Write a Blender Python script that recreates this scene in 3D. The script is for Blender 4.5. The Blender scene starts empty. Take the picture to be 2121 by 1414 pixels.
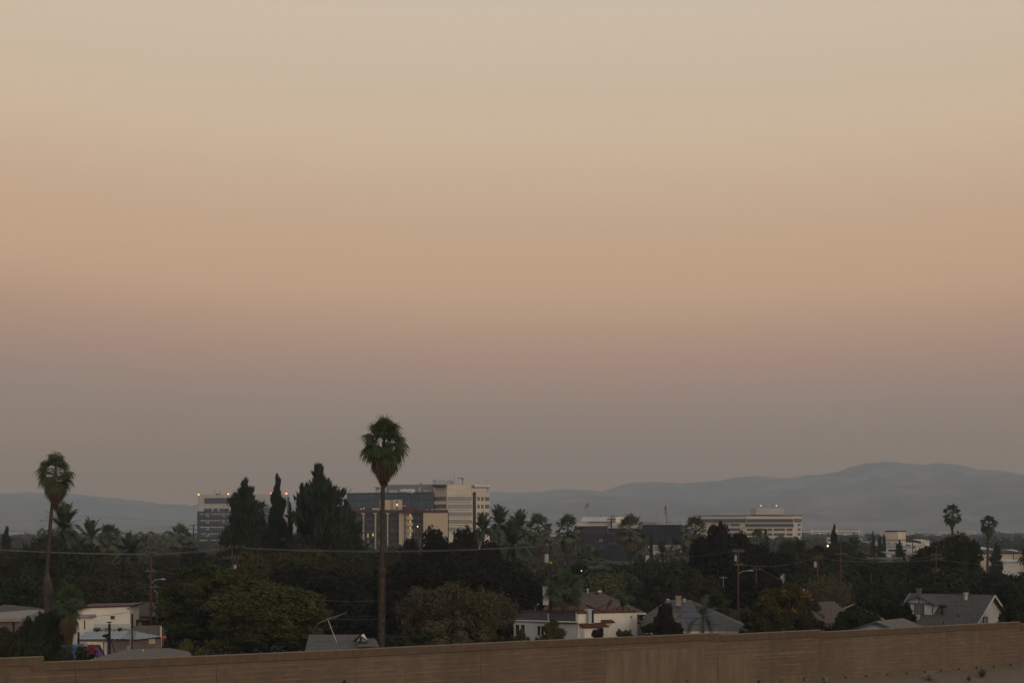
import bpy, math, random
import numpy as np
from mathutils import Vector, Matrix
R = math.radians
sc = bpy.context.scene
# ---------------------------------------------------------------- camera
F = 3958.0; HY = 1095.0; HC = 12.5
cam = bpy.data.cameras.new("camera"); camo = bpy.data.objects.new("camera", cam)
sc.collection.objects.link(camo); sc.camera = camo
cam.sensor_width = 36; cam.lens = 36*F/2121.0; cam.shift_y = (HY-707.0)/2121.0
cam.clip_start = 1; cam.clip_end = 40000
camo.location = (0, 0, HC); camo.rotation_euler = (R(90), 0, 0)
# ---------------------------------------------------------------- world (dusk sky)
w = bpy.data.worlds.new("World"); sc.world = w; w.use_nodes = True
nt = w.node_tree; nt.nodes.clear()
out = nt.nodes.new('ShaderNodeOutputWorld'); bg = nt.nodes.new('ShaderNodeBackground')
sky = nt.nodes.new('ShaderNodeTexSky'); sky.sky_type = 'NISHITA'; sky.sun_disc = False
SUN_EL = 5.0; SUN_AZ = 152.0      # degrees clockwise from +Y : low glow behind the camera, to the right
sky.sun_elevation = R(SUN_EL); sky.sun_rotation = R(SUN_AZ)
tc = nt.nodes.new('ShaderNodeTexCoord'); sep = nt.nodes.new('ShaderNodeSeparateXYZ')
nt.links.new(tc.outputs['Generated'], sep.inputs[0])
m1 = nt.nodes.new('ShaderNodeMath'); m1.operation = 'MULTIPLY_ADD'   # the belt dips towards the right
nt.links.new(sep.outputs['X'], m1.inputs[0]); m1.inputs[1].default_value = 0.02
sq = nt.nodes.new('ShaderNodeMath'); sq.operation = 'MULTIPLY'; nt.links.new(sep.outputs['X'], sq.inputs[0]); nt.links.new(sep.outputs['X'], sq.inputs[1])
mn = nt.nodes.new('ShaderNodeMath'); mn.operation = 'MINIMUM'; nt.links.new(sq.outputs[0], mn.inputs[0]); mn.inputs[1].default_value = 0.1
m0 = nt.nodes.new('ShaderNodeMath'); m0.operation = 'MULTIPLY_ADD'; nt.links.new(mn.outputs[0], m0.inputs[0]); m0.inputs[1].default_value = -0.17
nt.links.new(sep.outputs['Z'], m0.inputs[2]); nt.links.new(m0.outputs[0], m1.inputs[2])
ramp = nt.nodes.new('ShaderNodeValToRGB'); ramp.color_ramp.interpolation = 'B_SPLINE'
nt.links.new(m1.outputs[0], ramp.inputs[0])
def lin(r, g, b):
    f = lambda c: (c/255/12.92) if c/255 <= 0.04045 else ((c/255+0.055)/1.055)**2.4
    return (f(r), f(g), f(b), 1)
SKY = [  # (sin elevation, linear colour of the sky behind the haze)
 (0.0000, (0.422, 0.215, 0.074)),
 (0.0290, (0.422, 0.215, 0.074)),
 (0.0490, (0.323, 0.220, 0.164)),
 (0.0740, (0.424, 0.240, 0.179)),
 (0.0990, (0.529, 0.295, 0.190)),
 (0.1240, (0.664, 0.405, 0.223)),
 (0.1605, (0.623, 0.406, 0.252)),
 (0.1960, (0.707, 0.512, 0.344)),
 (0.2310, (0.654, 0.510, 0.363)),
 (0.2630, (0.692, 0.544, 0.398)),
 (0.3400, (0.560, 0.520, 0.470)),
 (0.5500, (0.400, 0.440, 0.500)),
 (1.0000, (0.300, 0.370, 0.480))]
els = ramp.color_ramp.elements
els[0].position = SKY[0][0]; els[0].color = (*SKY[0][1], 1)
els[1].position = SKY[-1][0]; els[1].color = (*SKY[-1][1], 1)
for p, c in SKY[1:-1]:
    e = els.new(p); e.color = (*c, 1)
mixa = nt.nodes.new('ShaderNodeMixRGB'); mixa.blend_type = 'ADD'; mixa.inputs[0].default_value = 1
sc1 = nt.nodes.new('ShaderNodeMixRGB'); sc1.blend_type = 'MULTIPLY'; sc1.inputs[0].default_value = 1
sc1.inputs[2].default_value = (0.012, 0.012, 0.012, 1)
nt.links.new(sky.outputs[0], sc1.inputs[1])
nt.links.new(ramp.outputs[0], mixa.inputs[1]); nt.links.new(sc1.outputs[0], mixa.inputs[2])
nt.links.new(mixa.outputs[0], bg.inputs[0]); bg.inputs[1].default_value = 1.0
nt.links.new(bg.outputs[0], out.inputs[0])
# ---------------------------------------------------------------- sun (last warm glow)
sl = bpy.data.lights.new("sun", 'SUN'); sl.energy = 0.78; sl.angle = R(24); sl.color = (1.0, 0.86, 0.70)
so = bpy.data.objects.new("sun", sl); sc.collection.objects.link(so)
az = R(SUN_AZ); el = R(SUN_EL+6)
sdir = Vector((math.sin(az)*math.cos(el), math.cos(az)*math.cos(el), math.sin(el)))
so.rotation_euler = sdir.to_track_quat('Z', 'Y').to_euler()
vs = sc.view_settings; vs.view_transform = 'Standard'; vs.look = 'None'; vs.exposure = 0; vs.gamma = 1
vs.use_curve_mapping = False
sc.cycles.volume_bounces = 0; sc.cycles.max_bounces = 5; sc.cycles.transparent_max_bounces = 4
sc.cycles.diffuse_bounces = 2; sc.cycles.glossy_bounces = 2
# ---------------------------------------------------------------- helpers
C = sc.collection
def X(px, D): return (px-1060.5)/F*D
def Z(py, D): return HC-(py-HY)/F*D
def mat(name, c1, c2=None, scale=1.0, rough=0.8, metal=0.0, bump=0.0, leaf=False, emit=None, spec=0.12, stretch=None, detail=5):
    m = bpy.data.materials.new(name); m.use_nodes = True; t = m.node_tree; b = t.nodes['Principled BSDF']
    b.inputs['Roughness'].default_value = rough; b.inputs['Metallic'].default_value = metal
    b.inputs['Specular IOR Level'].default_value = spec
    if emit:
        b.inputs['Emission Color'].default_value = (*emit[0], 1); b.inputs['Emission Strength'].default_value = emit[1]
        b.inputs['Base Color'].default_value = (*c1, 1); return m
    if c2 is None: c2 = tuple(x*0.78 for x in c1)
    tcn = t.nodes.new('ShaderNodeTexCoord'); nz = t.nodes.new('ShaderNodeTexNoise')
    nz.inputs['Scale'].default_value = scale; nz.inputs['Detail'].default_value = detail
    src = tcn.outputs['Object']
    if stretch:
        mp = t.nodes.new('ShaderNodeMapping'); mp.inputs['Scale'].default_value = stretch
        t.links.new(src, mp.inputs[0]); src = mp.outputs[0]
    t.links.new(src, nz.inputs['Vector'])
    mr = t.nodes.new('ShaderNodeMapRange'); mr.inputs[1].default_value = 0.32; mr.inputs[2].default_value = 0.68
    t.links.new(nz.outputs[0], mr.inputs[0])
    fac = mr.outputs[0]
    if leaf:   # every leaf its own tint, every tree its own tone
        g = t.nodes.new('ShaderNodeNewGeometry'); oi = t.nodes.new('ShaderNodeObjectInfo')
        a = t.nodes.new('ShaderNodeMath'); a.operation = 'MULTIPLY_ADD'; a.inputs[1].default_value = 0.45
        t.links.new(g.outputs['Random Per Island'], a.inputs[0])
        s = t.nodes.new('ShaderNodeMath'); s.operation = 'MULTIPLY'; s.inputs[1].default_value = 0.55
        t.links.new(mr.outputs[0], s.inputs[0]); t.links.new(s.outputs[0], a.inputs[2])
        a2 = t.nodes.new('ShaderNodeMath'); a2.operation = 'MULTIPLY_ADD'; a2.inputs[1].default_value = 0.3; 
        t.links.new(oi.outputs['Random'], a2.inputs[0]); t.links.new(a.outputs[0], a2.inputs[2])
        a3 = t.nodes.new('ShaderNodeMath'); a3.operation = 'SUBTRACT'; a3.inputs[1].default_value = 0.15; a3.use_clamp = True
        t.links.new(a2.outputs[0], a3.inputs[0]); fac = a3.outputs[0]
    mx = t.nodes.new('ShaderNodeMixRGB'); mx.inputs[1].default_value = (*c1, 1); mx.inputs[2].default_value = (*c2, 1)
    t.links.new(fac, mx.inputs[0]); t.links.new(mx.outputs[0], b.inputs['Base Color'])
    if bump:
        bp = t.nodes.new('ShaderNodeBump'); bp.inputs['Strength'].default_value = bump; bp.inputs['Distance'].default_value = 0.03
        t.links.new(nz.outputs[0], bp.inputs['Height']); t.links.new(bp.outputs[0], b.inputs['Normal'])
    return m
class MB:
    def __init__(s): s.v = []; s.f = []
    def add(s, vs, fs):
        n = len(s.v); s.v.extend([tuple(v) for v in vs]); s.f.extend([tuple(i+n for i in f) for f in fs]); return s
    def box(s, x0, x1, y0, y1, z0, z1):
        return s.prism([(x0, y0), (x1, y0), (x1, y1), (x0, y1)], z0, z1)
    def prism(s, poly, z0, z1):
        n = len(poly)
        z0l = z0 if isinstance(z0, (list, tuple)) else [z0]*n
        z1l = z1 if isinstance(z1, (list, tuple)) else [z1]*n
        vs = [(p[0], p[1], z0l[i]) for i, p in enumerate(poly)]+[(p[0], p[1], z1l[i]) for i, p in enumerate(poly)]
        a = sum(poly[i][0]*poly[(i+1) % n][1]-poly[(i+1) % n][0]*poly[i][1] for i in range(n))
        fs = [tuple(range(n))[::-1], tuple(range(n, 2*n))]+[(i, (i+1) % n, n+(i+1) % n, n+i) for i in range(n)]
        if a < 0: fs = [f[::-1] for f in fs]
        return s.add(vs, fs)
    def slab(s, pts, th):
        n = len(pts); vs = [tuple(p) for p in pts]+[(p[0], p[1], p[2]-th) for p in pts]
        a = sum(pts[i][0]*pts[(i+1) % n][1]-pts[(i+1) % n][0]*pts[i][1] for i in range(n))
        fs = [tuple(range(n)), tuple(range(n, 2*n))[::-1]]+[(i, n+i, n+(i+1) % n, (i+1) % n) for i in range(n)]
        if a < 0: fs = [f[::-1] for f in fs]
        return s.add(vs, fs)
    def tube(s, pts, rs, n=8, cap=True):
        pts = [Vector(p) for p in pts]
        if not isinstance(rs, (list, tuple)): rs = [rs]*len(pts)
        vs = []; fs = []
        for i, p in enumerate(pts):
            d = (pts[min(i+1, len(pts)-1)]-pts[max(i-1, 0)]).normalized()
            a = d.orthogonal().normalized() if abs(d.z) < 0.95 else Vector((1, 0, 0)); a = (a-d*a.dot(d)).normalized()
            b = d.cross(a)
            for k in range(n):
                t = 2*math.pi*k/n; q = p+(a*math.cos(t)+b*math.sin(t))*rs[i]; vs.append(q[:])
        for i in range(len(pts)-1):
            for k in range(n):
                fs.append((i*n+k, i*n+(k+1) % n, (i+1)*n+(k+1) % n, (i+1)*n+k))
        if cap: fs.append(tuple(range(n))[::-1]); fs.append(tuple(range((len(pts)-1)*n, len(pts)*n)))
        return s.add(vs, fs)
    def ball(s, c, r, n=8, m=6, sz=1.0):
        vs = []; fs = []
        for i in range(m+1):
            t = math.pi*i/m
            for k in range(n):
                a = 2*math.pi*k/n; vs.append((c[0]+r*math.sin(t)*math.cos(a), c[1]+r*math.sin(t)*math.sin(a), c[2]+r*sz*math.cos(t)))
        for i in range(m):
            for k in range(n): fs.append((i*n+k, (i+1)*n+k, (i+1)*n+(k+1) % n, i*n+(k+1) % n))
        return s.add(vs, fs)
def mesh_of(name, mb, m):
    me = bpy.data.meshes.new(name); me.from_pydata(mb.v, [], mb.f); me.materials.append(m); me.update(); return me
def mesh_np(name, V, NQ, m, k=4):
    me = bpy.data.meshes.new(name); me.vertices.add(len(V)); me.vertices.foreach_set('co', V.astype(np.float32).ravel())
    me.loops.add(NQ*k); me.polygons.add(NQ); me.loops.foreach_set('vertex_index', np.arange(NQ*k, dtype=np.int32))
    me.polygons.foreach_set('loop_start', np.arange(0, NQ*k, k, dtype=np.int32))
    me.materials.append(m); me.update(calc_edges=True); return me
ORG = {}
def tag(o, label, cat, group=None, kind=None):
    if label: o['label'] = label
    if cat: o['category'] = cat
    if group: o['group'] = group
    if kind: o['kind'] = kind
    return o
def thing(name, label, cat, loc, group=None, rot=None):
    o = bpy.data.objects.new(name, None); C.objects.link(o); o.location = loc; o.empty_display_size = 0.3
    ORG[o.name] = Vector((0, 0, 0)) if rot is not None else Vector(loc)
    if rot is not None: o.rotation_euler = (0, 0, rot)
    return tag(o, label, cat, group)
def part(name, mb, m, parent=None, label=None, smooth=False):
    if parent is not None:
        og = ORG[parent.name]; mb.v = [(v[0]-og.x, v[1]-og.y, v[2]-og.z) for v in mb.v]
    me = mesh_of(name, mb, m)
    if smooth: me.polygons.foreach_set('use_smooth', [True]*len(me.polygons))
    o = bpy.data.objects.new(name, me); C.objects.link(o)
    if parent is not None: o.parent = parent; ORG[o.name] = ORG[parent.name]
    if label: o['label'] = label
    return o
def single(name, mb, m, label, cat, group=None, kind=None, smooth=False):
    """one-mesh thing, origin moved to its base"""
    V = np.array(mb.v); c = ((V[:, 0].min()+V[:, 0].max())/2, (V[:, 1].min()+V[:, 1].max())/2, V[:, 2].min())
    mb.v = [(v[0]-c[0], v[1]-c[1], v[2]-c[2]) for v in mb.v]
    o = part(name, mb, m, smooth=smooth); o.location = c
    return tag(o, label, cat, group, kind)
class Face:
    """a vertical wall plane given by two (px, D) corners; boxes placed on it in metres derived from the view"""
    def __init__(s, A, B):
        s.A = Vector((X(*A), A[1])); s.B = Vector((X(*B), B[1])); s.d = (s.B-s.A).normalized()
        s.n = Vector((s.d.y, -s.d.x)); s.DA = A[1]; s.DB = B[1]
        if s.n.dot(-s.A) < 0: s.n = -s.n
    def at(s, px):
        u = (px-1060.5)/F; t = (u*s.A.y-s.A.x)/(s.d.x-u*s.d.y); return s.A+s.d*t
    def box(s, mb, px0, px1, y0, y1, out=0.05, inn=0.3):
        a = s.at(px0); b = s.at(px1); D = (s.A.y+s.B.y)/2
        ia = a.normalized()*inn if inn > 3 else -s.n*inn; ib = b.normalized()*inn if inn > 3 else -s.n*inn
        q = [a+s.n*out, b+s.n*out, b+ib, a+ia]
        z0 = Z(max(y0, y1), D) if y1 is not None else 0; z1 = Z(min(y0, y1), D) if y1 is not None else Z(y0, D)
        mb.prism([(p.x, p.y) for p in q], z0, z1); return mb
def ppoly(lst): return [(X(p, D), D) for p, D in lst]

# ---------------------------------------------------------------- materials
M = {}
M['ground'] = mat('ground_soil', (0.022, 0.021, 0.013), (0.05, 0.042, 0.03), 0.05, 0.95)
M['gravel'] = mat('bank_gravel', (0.21, 0.155, 0.10), (0.12, 0.088, 0.058), 9.0, 0.95, bump=0.6)
M['asphalt'] = mat('asphalt', (0.05, 0.05, 0.05), (0.04, 0.04, 0.04), 3, 0.9)
M['paint'] = mat('road_paint', (0.6, 0.6, 0.55), None, 3, 0.8)
M['cap'] = mat('wall_cap', (0.160, 0.114, 0.080), (0.125, 0.088, 0.061), 3.0, 0.9, bump=0.3)
M['patch'] = mat('wall_overpaint', (0.165, 0.124, 0.087), (0.116, 0.084, 0.058), 2.2, 0.9, stretch=(1, 1, 0.25))
M['dark'] = mat('dark_metal', (0.02, 0.02, 0.02), None, 2, 0.6)
M['hill'] = mat('hill_scrub', (0.055, 0.050, 0.030), (0.27, 0.215, 0.135), 0.0028, 1.0, detail=8)
M['concrete'] = mat('concrete', (0.46, 0.435, 0.39), (0.39, 0.37, 0.335), 0.15, 0.85)
M['concrete_warm'] = mat('warm_concrete', (0.66, 0.56, 0.43), (0.57, 0.48, 0.37), 0.12, 0.85)
M['glass_blue'] = mat('blue_glass', (0.040, 0.072, 0.115), (0.032, 0.060, 0.095), 0.3, 0.25, spec=0.35)
M['glass_dark'] = mat('dark_glass', (0.035, 0.042, 0.05), (0.02, 0.025, 0.03), 0.5, 0.15, spec=0.5)
M['glass_grey'] = mat('grey_glass', (0.07, 0.075, 0.08), (0.05, 0.055, 0.06), 0.5, 0.2, spec=0.5)
M['glass_black'] = mat('black_glass', (0.010, 0.011, 0.017), (0.016, 0.017, 0.024), 0.15, 0.25, spec=0.25)
M['mullion'] = mat('mullion', (0.18, 0.19, 0.20), None, 1, 0.5)
M['mull_dark'] = mat('dark_mullion', (0.05, 0.055, 0.065), None, 1, 0.5)
M['grey_panel'] = mat('grey_panel', (0.20, 0.21, 0.205), (0.165, 0.17, 0.17), 0.1, 0.6)
M['louvre'] = mat('louvre', (0.085, 0.09, 0.092), (0.07, 0.075, 0.078), 0.2, 0.7, stretch=(1, 1, 8))
M['maroon'] = mat('maroon_fascia', (0.085, 0.032, 0.038), (0.065, 0.026, 0.03), 0.3, 0.7)
M['cream'] = mat('cream_stucco', (0.52, 0.41, 0.28), (0.46, 0.36, 0.25), 0.2, 0.9)
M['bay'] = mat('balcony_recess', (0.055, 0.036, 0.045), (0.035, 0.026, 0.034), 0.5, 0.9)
M['roofequip'] = mat('roof_equipment', (0.45, 0.45, 0.43), (0.3, 0.3, 0.29), 0.6, 0.6)
M['tarp'] = mat('white_tarp', (0.6, 0.6, 0.58), (0.4, 0.36, 0.32), 0.4, 0.8)
M['stucco'] = mat('white_stucco', (0.70, 0.65, 0.55), (0.62, 0.57, 0.48), 0.7, 0.95, bump=0.3)
M['stucco_l'] = mat('cream_and_lit_stucco', (0.70, 0.64, 0.54), (0.60, 0.54, 0.45), 1.2, 0.95, bump=0.4)  # cream tone also carries the warm light on the white house's right side
M['grey_shaded_white'] = mat('grey_and_shaded_stucco', (0.42, 0.42, 0.40), (0.36, 0.36, 0.35), 1.0, 0.95)  # grey tone also carries the shade on the white house's left wall
M['terracotta'] = mat('terracotta_tile', (0.15, 0.052, 0.033), (0.085, 0.034, 0.024), 4.0, 0.85)
M['shingle_dk'] = mat('dark_roll_roofing', (0.042, 0.033, 0.028), (0.028, 0.022, 0.019), 1.5, 0.95)
M['shingle_gr'] = mat('grey_shingle', (0.120, 0.103, 0.084), (0.088, 0.076, 0.062), 3.0, 0.95, bump=0.3)
M['shingle_bl'] = mat('slate_shingle', (0.094, 0.082, 0.070), (0.062, 0.054, 0.046), 3.0, 0.95, bump=0.3)
M['shingle_br'] = mat('brown_shingle', (0.115, 0.085, 0.062), (0.08, 0.06, 0.045), 3.0, 0.95, bump=0.3)
M['shingle_tn'] = mat('tan_shingle', (0.17, 0.135, 0.105), (0.12, 0.095, 0.075), 3.0, 0.95, bump=0.3)
M['solar'] = mat('solar_panel', (0.085, 0.083, 0.085), (0.07, 0.068, 0.07), 2, 0.6)
M['tanroof'] = mat('tan_roof', (0.27, 0.235, 0.185), (0.22, 0.19, 0.155), 0.8, 0.95)
M['mauve'] = mat('mauve_stucco', (0.16, 0.125, 0.11), (0.13, 0.10, 0.09), 0.9, 0.95)
M['olivewall'] = mat('olive_wall', (0.085, 0.078, 0.055), None, 1, 0.95)
M['darkwall'] = mat('dark_blue_wall', (0.035, 0.037, 0.045), None, 1, 0.95)
M['whitetrim'] = mat('white_trim', (0.50, 0.47, 0.43), (0.42, 0.39, 0.36), 2, 0.8)
M['bluetrim'] = mat('blue_trim', (0.05, 0.085, 0.12), None, 2, 0.7)
M['siding'] = mat('white_siding', (0.40, 0.40, 0.38), (0.32, 0.32, 0.31), 2.0, 0.85, stretch=(0.3, 0.3, 5))
M['corr'] = mat('corrugated_white', (0.36, 0.35, 0.33), (0.26, 0.255, 0.245), 1.0, 0.8)
M['cmu'] = mat('grey_block', (0.13, 0.12, 0.105), (0.10, 0.093, 0.08), 1.2, 0.95)
M['wood'] = mat('pole_wood', (0.088, 0.050, 0.034), (0.055, 0.032, 0.023), 2.0, 0.95, stretch=(6, 6, 0.6))
M['wood_dk'] = mat('dark_pole_wood', (0.045, 0.028, 0.02), (0.03, 0.02, 0.015), 2.0, 0.95, stretch=(6, 6, 0.6))
M['wood_gr'] = mat('grey_crossarm', (0.11, 0.10, 0.09), None, 2.0, 0.95)
M['metal'] = mat('galvanised', (0.33, 0.34, 0.34), (0.26, 0.27, 0.27), 2, 0.5, metal=0.3)
M['ceramic'] = mat('insulator_ceramic', (0.20, 0.19, 0.175), None, 2, 0.6)
M['wire'] = mat('wire', (0.20, 0.20, 0.19), None, 2, 0.6)
M['pane'] = mat('window_pane', (0.02, 0.022, 0.025), (0.03, 0.03, 0.032), 2, 0.15, spec=0.5)
M['brownpane'] = mat('brown_shutter', (0.06, 0.022, 0.02), None, 2, 0.6)
M['bark'] = mat('bark', (0.055, 0.042, 0.03), (0.03, 0.024, 0.018), 3, 0.95)
M['palmtrunk'] = mat('palm_trunk', (0.066, 0.051, 0.041), (0.036, 0.029, 0.024), 2.0, 0.95, stretch=(1, 1, 6), bump=0.4)
M['boot'] = mat('palm_boots', (0.16, 0.12, 0.09), (0.028, 0.022, 0.017), 3.0, 0.95, leaf=True)
M['deadfrond'] = mat('dead_fronds', (0.120, 0.078, 0.046), (0.045, 0.034, 0.020), 1.0, 0.95, leaf=True)
M['deadmid'] = mat('olive_dead_fronds', (0.092, 0.070, 0.042), (0.045, 0.042, 0.024), 1.0, 0.95, leaf=True)
M['deadgrey'] = mat('old_dead_fronds', (0.13, 0.098, 0.08), (0.015, 0.012, 0.01), 1.0, 0.95, leaf=True)
M['fan'] = mat('fan_frond', (0.030, 0.048, 0.020), (0.068, 0.085, 0.038), 0.8, 0.85, leaf=True, spec=.12)
M['fan_mid'] = mat('pale_fan_frond', (0.045, 0.060, 0.030), (0.105, 0.115, 0.062), 0.8, 0.85, leaf=True, spec=.12)
M['feather'] = mat('feather_frond', (0.030, 0.040, 0.022), (0.060, 0.070, 0.040), 0.85, 0.6, leaf=True, spec=.12)
M['fruit'] = mat('date_fruit', (0.30, 0.105, 0.03), (0.16, 0.055, 0.02), 3, 0.8)
LEAF = {
 'g': mat('leaf_green', (0.0144, 0.0201, 0.0079), (0.0361, 0.0418, 0.0159), 3.0, 0.85, leaf=True, spec=0.12),
 'o': mat('leaf_olive', (0.0203, 0.0218, 0.0094), (0.0484, 0.0468, 0.0203), 3.0, 0.85, leaf=True, spec=0.12),
 'y': mat('leaf_yellowing', (0.0207, 0.0240, 0.0094), (0.0677, 0.0552, 0.0131), 4.0, 0.85, leaf=True, spec=0.12),
 'k': mat('leaf_dark_oak', (0.0071, 0.0082, 0.0046), (0.0158, 0.0163, 0.0082), 3.0, 0.85, leaf=True, spec=0.12),
 'b': mat('leaf_brown', (0.0507, 0.0420, 0.0209), (0.1027, 0.0866, 0.0397), 3.0, 0.9, leaf=True, spec=0.1),
 'l': mat('leaf_light', (0.0370, 0.0449, 0.0195), (0.0800, 0.0829, 0.0390), 3.0, 0.85, leaf=True, spec=0.12),
 'w': mat('leaf_willow', (0.0131, 0.0161, 0.0081), (0.0292, 0.0314, 0.0161), 3.0, 0.85, leaf=True, spec=0.12),
 'm': mat('leaf_near_dark', (0.0184, 0.0247, 0.0066), (0.0544, 0.0581, 0.0132), 2.6, 0.8, leaf=True, spec=0.12),
 'n': mat('leaf_near', (0.0293, 0.0369, 0.0097), (0.0860, 0.0865, 0.0193), 2.6, 0.8, leaf=True, spec=0.12),
 'c': mat('needle', (0.0139, 0.0215, 0.0119), (0.0365, 0.0472, 0.0237), 4.0, 0.85, leaf=True, spec=0.1),
 'p': mat('leaf_plum', (0.018, 0.013, 0.010), (0.036, 0.024, 0.019), 4.0, 0.85, leaf=True, spec=0.1),
 's': mat('leaf_shrub', (0.0337, 0.0374, 0.0121), (0.0889, 0.0823, 0.0281), 4.0, 0.85, leaf=True, spec=0.12),
}
M['twig'] = mat('twig', (0.125, 0.095, 0.07), (0.08, 0.06, 0.045), 3, 0.95)
M['yflower'] = mat('yellow_flower', (0.24, 0.125, 0.012), (0.15, 0.085, 0.01), 3, 0.8, leaf=True)
M['pflower'] = mat('pink_flower', (0.26, 0.05, 0.075), (0.16, 0.035, 0.055), 3, 0.8, leaf=True)
M['red_on'] = mat('red_lamp', (0.3, 0.02, 0.01), emit=((1.0, 0.16, 0.05), 7))
M['warm_on'] = mat('warm_lamp', (0.5, 0.4, 0.2), emit=((1.0, 0.70, 0.36), 1.6))
M['warm_lo'] = mat('ceiling_light', (0.3, 0.25, 0.12), emit=((0.95, 0.66, 0.28), 0.55))
M['white_on'] = mat('white_lamp', (0.5, 0.5, 0.45), emit=((1.0, 0.85, 0.66), 2.2))
M['amber_on'] = mat('amber_lamp', (0.5, 0.3, 0.1), emit=((1.0, 0.45, 0.06), 2))
# ================================================================ THE GROUND
def struct(name, mb, m, smooth=False):
    o = part(name, mb, m, smooth=smooth); o['kind'] = 'structure'; return o
WD0 = 70.0; WX0 = -1060.5/F*WD0; WDIR = Vector((0.8, 0.6)); WN = Vector((0.6, -0.8))   # sound wall line, WN towards the freeway
def wt(px):
    u = (px-1060.5)/F; return (u*WD0-WX0)/(0.8-0.6*u)
def wp(t, off=0.0): p = Vector((WX0, WD0))+WDIR*t+WN*off; return (p.x, p.y)
def wD(px): return WD0+0.6*wt(px)
def wz(px, py): return Z(py, wD(px))
mb = MB()
g = [(-4900, -50), (4900, -50), (4900, 13200), (-4900, 13200)]
mb.add([(x, y, 0) for x, y in g], [(0, 1, 2, 3)])
struct('ground', mb, M['ground'])
mb = MB(); ts = np.linspace(-110, 175, 60)
def bz(t): return 4.80+0.0035*min(max(t, 0), 60)
prof = [(-16, lambda t: -0.3), (-0.22, lambda t: bz(t)-0.25), (0.02, bz), (7.0, lambda t: bz(t)-1.15), (8.0, lambda t: bz(t)-1.2)]
for t in ts:
    for off, zf in prof:
        p = wp(t, off); rr = 0.05*math.sin(t*1.7+off)+0.04*math.sin(t*3.1-off*2) if 1 < off < 7.5 else 0
        mb.v.append((p[0], p[1], zf(t)+rr))
n = len(prof)
for i in range(len(ts)-1):
    for j in range(n-1): mb.f.append((i*n+j, i*n+j+1, (i+1)*n+j+1, (i+1)*n+j))
struct('gravel_bank', mb, M['gravel'])
mb = MB()
for t in ts:
    for off in (8.0, 90.0): p = wp(t, off); mb.v.append((p[0], p[1], bz(t)-1.22))
for i in range(len(ts)-1): mb.f.append((i*2, i*2+1, i*2+3, i*2+2))
struct('freeway', mb, M['asphalt'])
mb = MB()
for off, dash in ((11.0, 0), (14.7, 1), (18.4, 1), (22.1, 1), (25.8, 0)):
    t = -110
    while t < 175:
        L = 3.0 if dash else 6.0; a = wp(t, off-0.07); b = wp(t+L, off-0.07); c = wp(t+L, off+0.07); d = wp(t, off+0.07)
        mb.add([(*a, bz(t)-1.214), (*b, bz(t+L)-1.214), (*c, bz(t+L)-1.214), (*d, bz(t)-1.214)], [(0, 1, 2, 3)])
        t += 12.0 if dash else 6.0
struct('lane_markings', mb, M['paint'])
mb = MB(); mb.prism([(-400, 262), (400, 262), (400, 270), (-400, 270)], 0.0, 0.02)
struct('street', mb, M['asphalt'])
# ---------------------------------------------------------------- sound wall
def lerp_pts(pts, x):
    if x <= pts[0][0]: return pts[0][1]
    for a, b in zip(pts, pts[1:]):
        if x <= b[0]: return a[1]+(b[1]-a[1])*(x-a[0])/(b[0]-a[0])
    return pts[-1][1]
SEG = [((-400, 7.80), (90, wz(90, 1359))), ((90, wz(90, 1370.6)), (1487, wz(1487, 1310))),
       ((1487, wz(1487, 1314.3)), (1699, wz(1699, 1303.8))), ((1699, wz(1699, 1308.2)), (2113, wz(2113, 1287))), ((2113, wz(2113, 1291.5)), (2700, wz(2113, 1291.5)+0.1))]
midz = [(90, wz(90, 1370.6)), (340, wz(340, 1361.5)), (720, wz(720, 1345)), (1060, wz(1060, 1328.2)), (1380, wz(1380, 1315)), (1487, wz(1487, 1310))]
def ztop(px):
    for k, (a, b) in enumerate(SEG):
        if px < b[0] or k == len(SEG)-1:
            if k == 1: return lerp_pts(midz, px)
            return a[1]+(b[1]-a[1])*(px-a[0])/(b[0]-a[0])
def px_of_t(t):
    p = wp(t); return p[0]/p[1]*F+1060.5
wall = thing('sound_wall', 'long brown block sound wall with ribbed coping running across the foreground', 'wall', (*wp(0), bz(0)))
T0 = wt(-330); T1 = wt(2560)
# colour of the body: faint pale course lines, speckle
bm_ = bpy.data.materials.new('wall_body'); bm_.use_nodes = True; t_ = bm_.node_tree; b_ = t_.nodes['Principled BSDF']
b_.inputs['Roughness'].default_value = 0.92; b_.inputs['Specular IOR Level'].default_value = 0.2
tcn = t_.nodes.new('ShaderNodeTexCoord'); sp = t_.nodes.new('ShaderNodeSeparateXYZ'); t_.links.new(tcn.outputs['Object'], sp.inputs[0])
def N(ty, op=None, **k):
    n_ = t_.nodes.new(ty)
    if op: n_.operation = op
    for i, v in k.items(): n_.inputs[int(i[1:])].default_value = v
    return n_
fr = N('ShaderNodeMath', 'MULTIPLY', _1=5.0); t_.links.new(sp.outputs['Z'], fr.inputs[0])
f2 = N('ShaderNodeMath', 'FRACT'); t_.links.new(fr.outputs[0], f2.inputs[0])
f3 = N('ShaderNodeMath', 'LESS_THAN', _1=0.2); t_.links.new(f2.outputs[0], f3.inputs[0])
ns = N('ShaderNodeTexNoise'); ns.inputs['Scale'].default_value = 1.0; ns.inputs['Detail'].default_value = 3
mp = N('ShaderNodeMapping'); mp.inputs['Scale'].default_value = (0.45, 0.45, 5.0)
t_.links.new(tcn.outputs['Object'], mp.inputs[0]); t_.links.new(mp.outputs[0], ns.inputs['Vector'])
mr = N('ShaderNodeMapRange'); mr.inputs[1].default_value = 0.42; mr.inputs[2].default_value = 0.66; t_.links.new(ns.outputs[0], mr.inputs[0])
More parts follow.
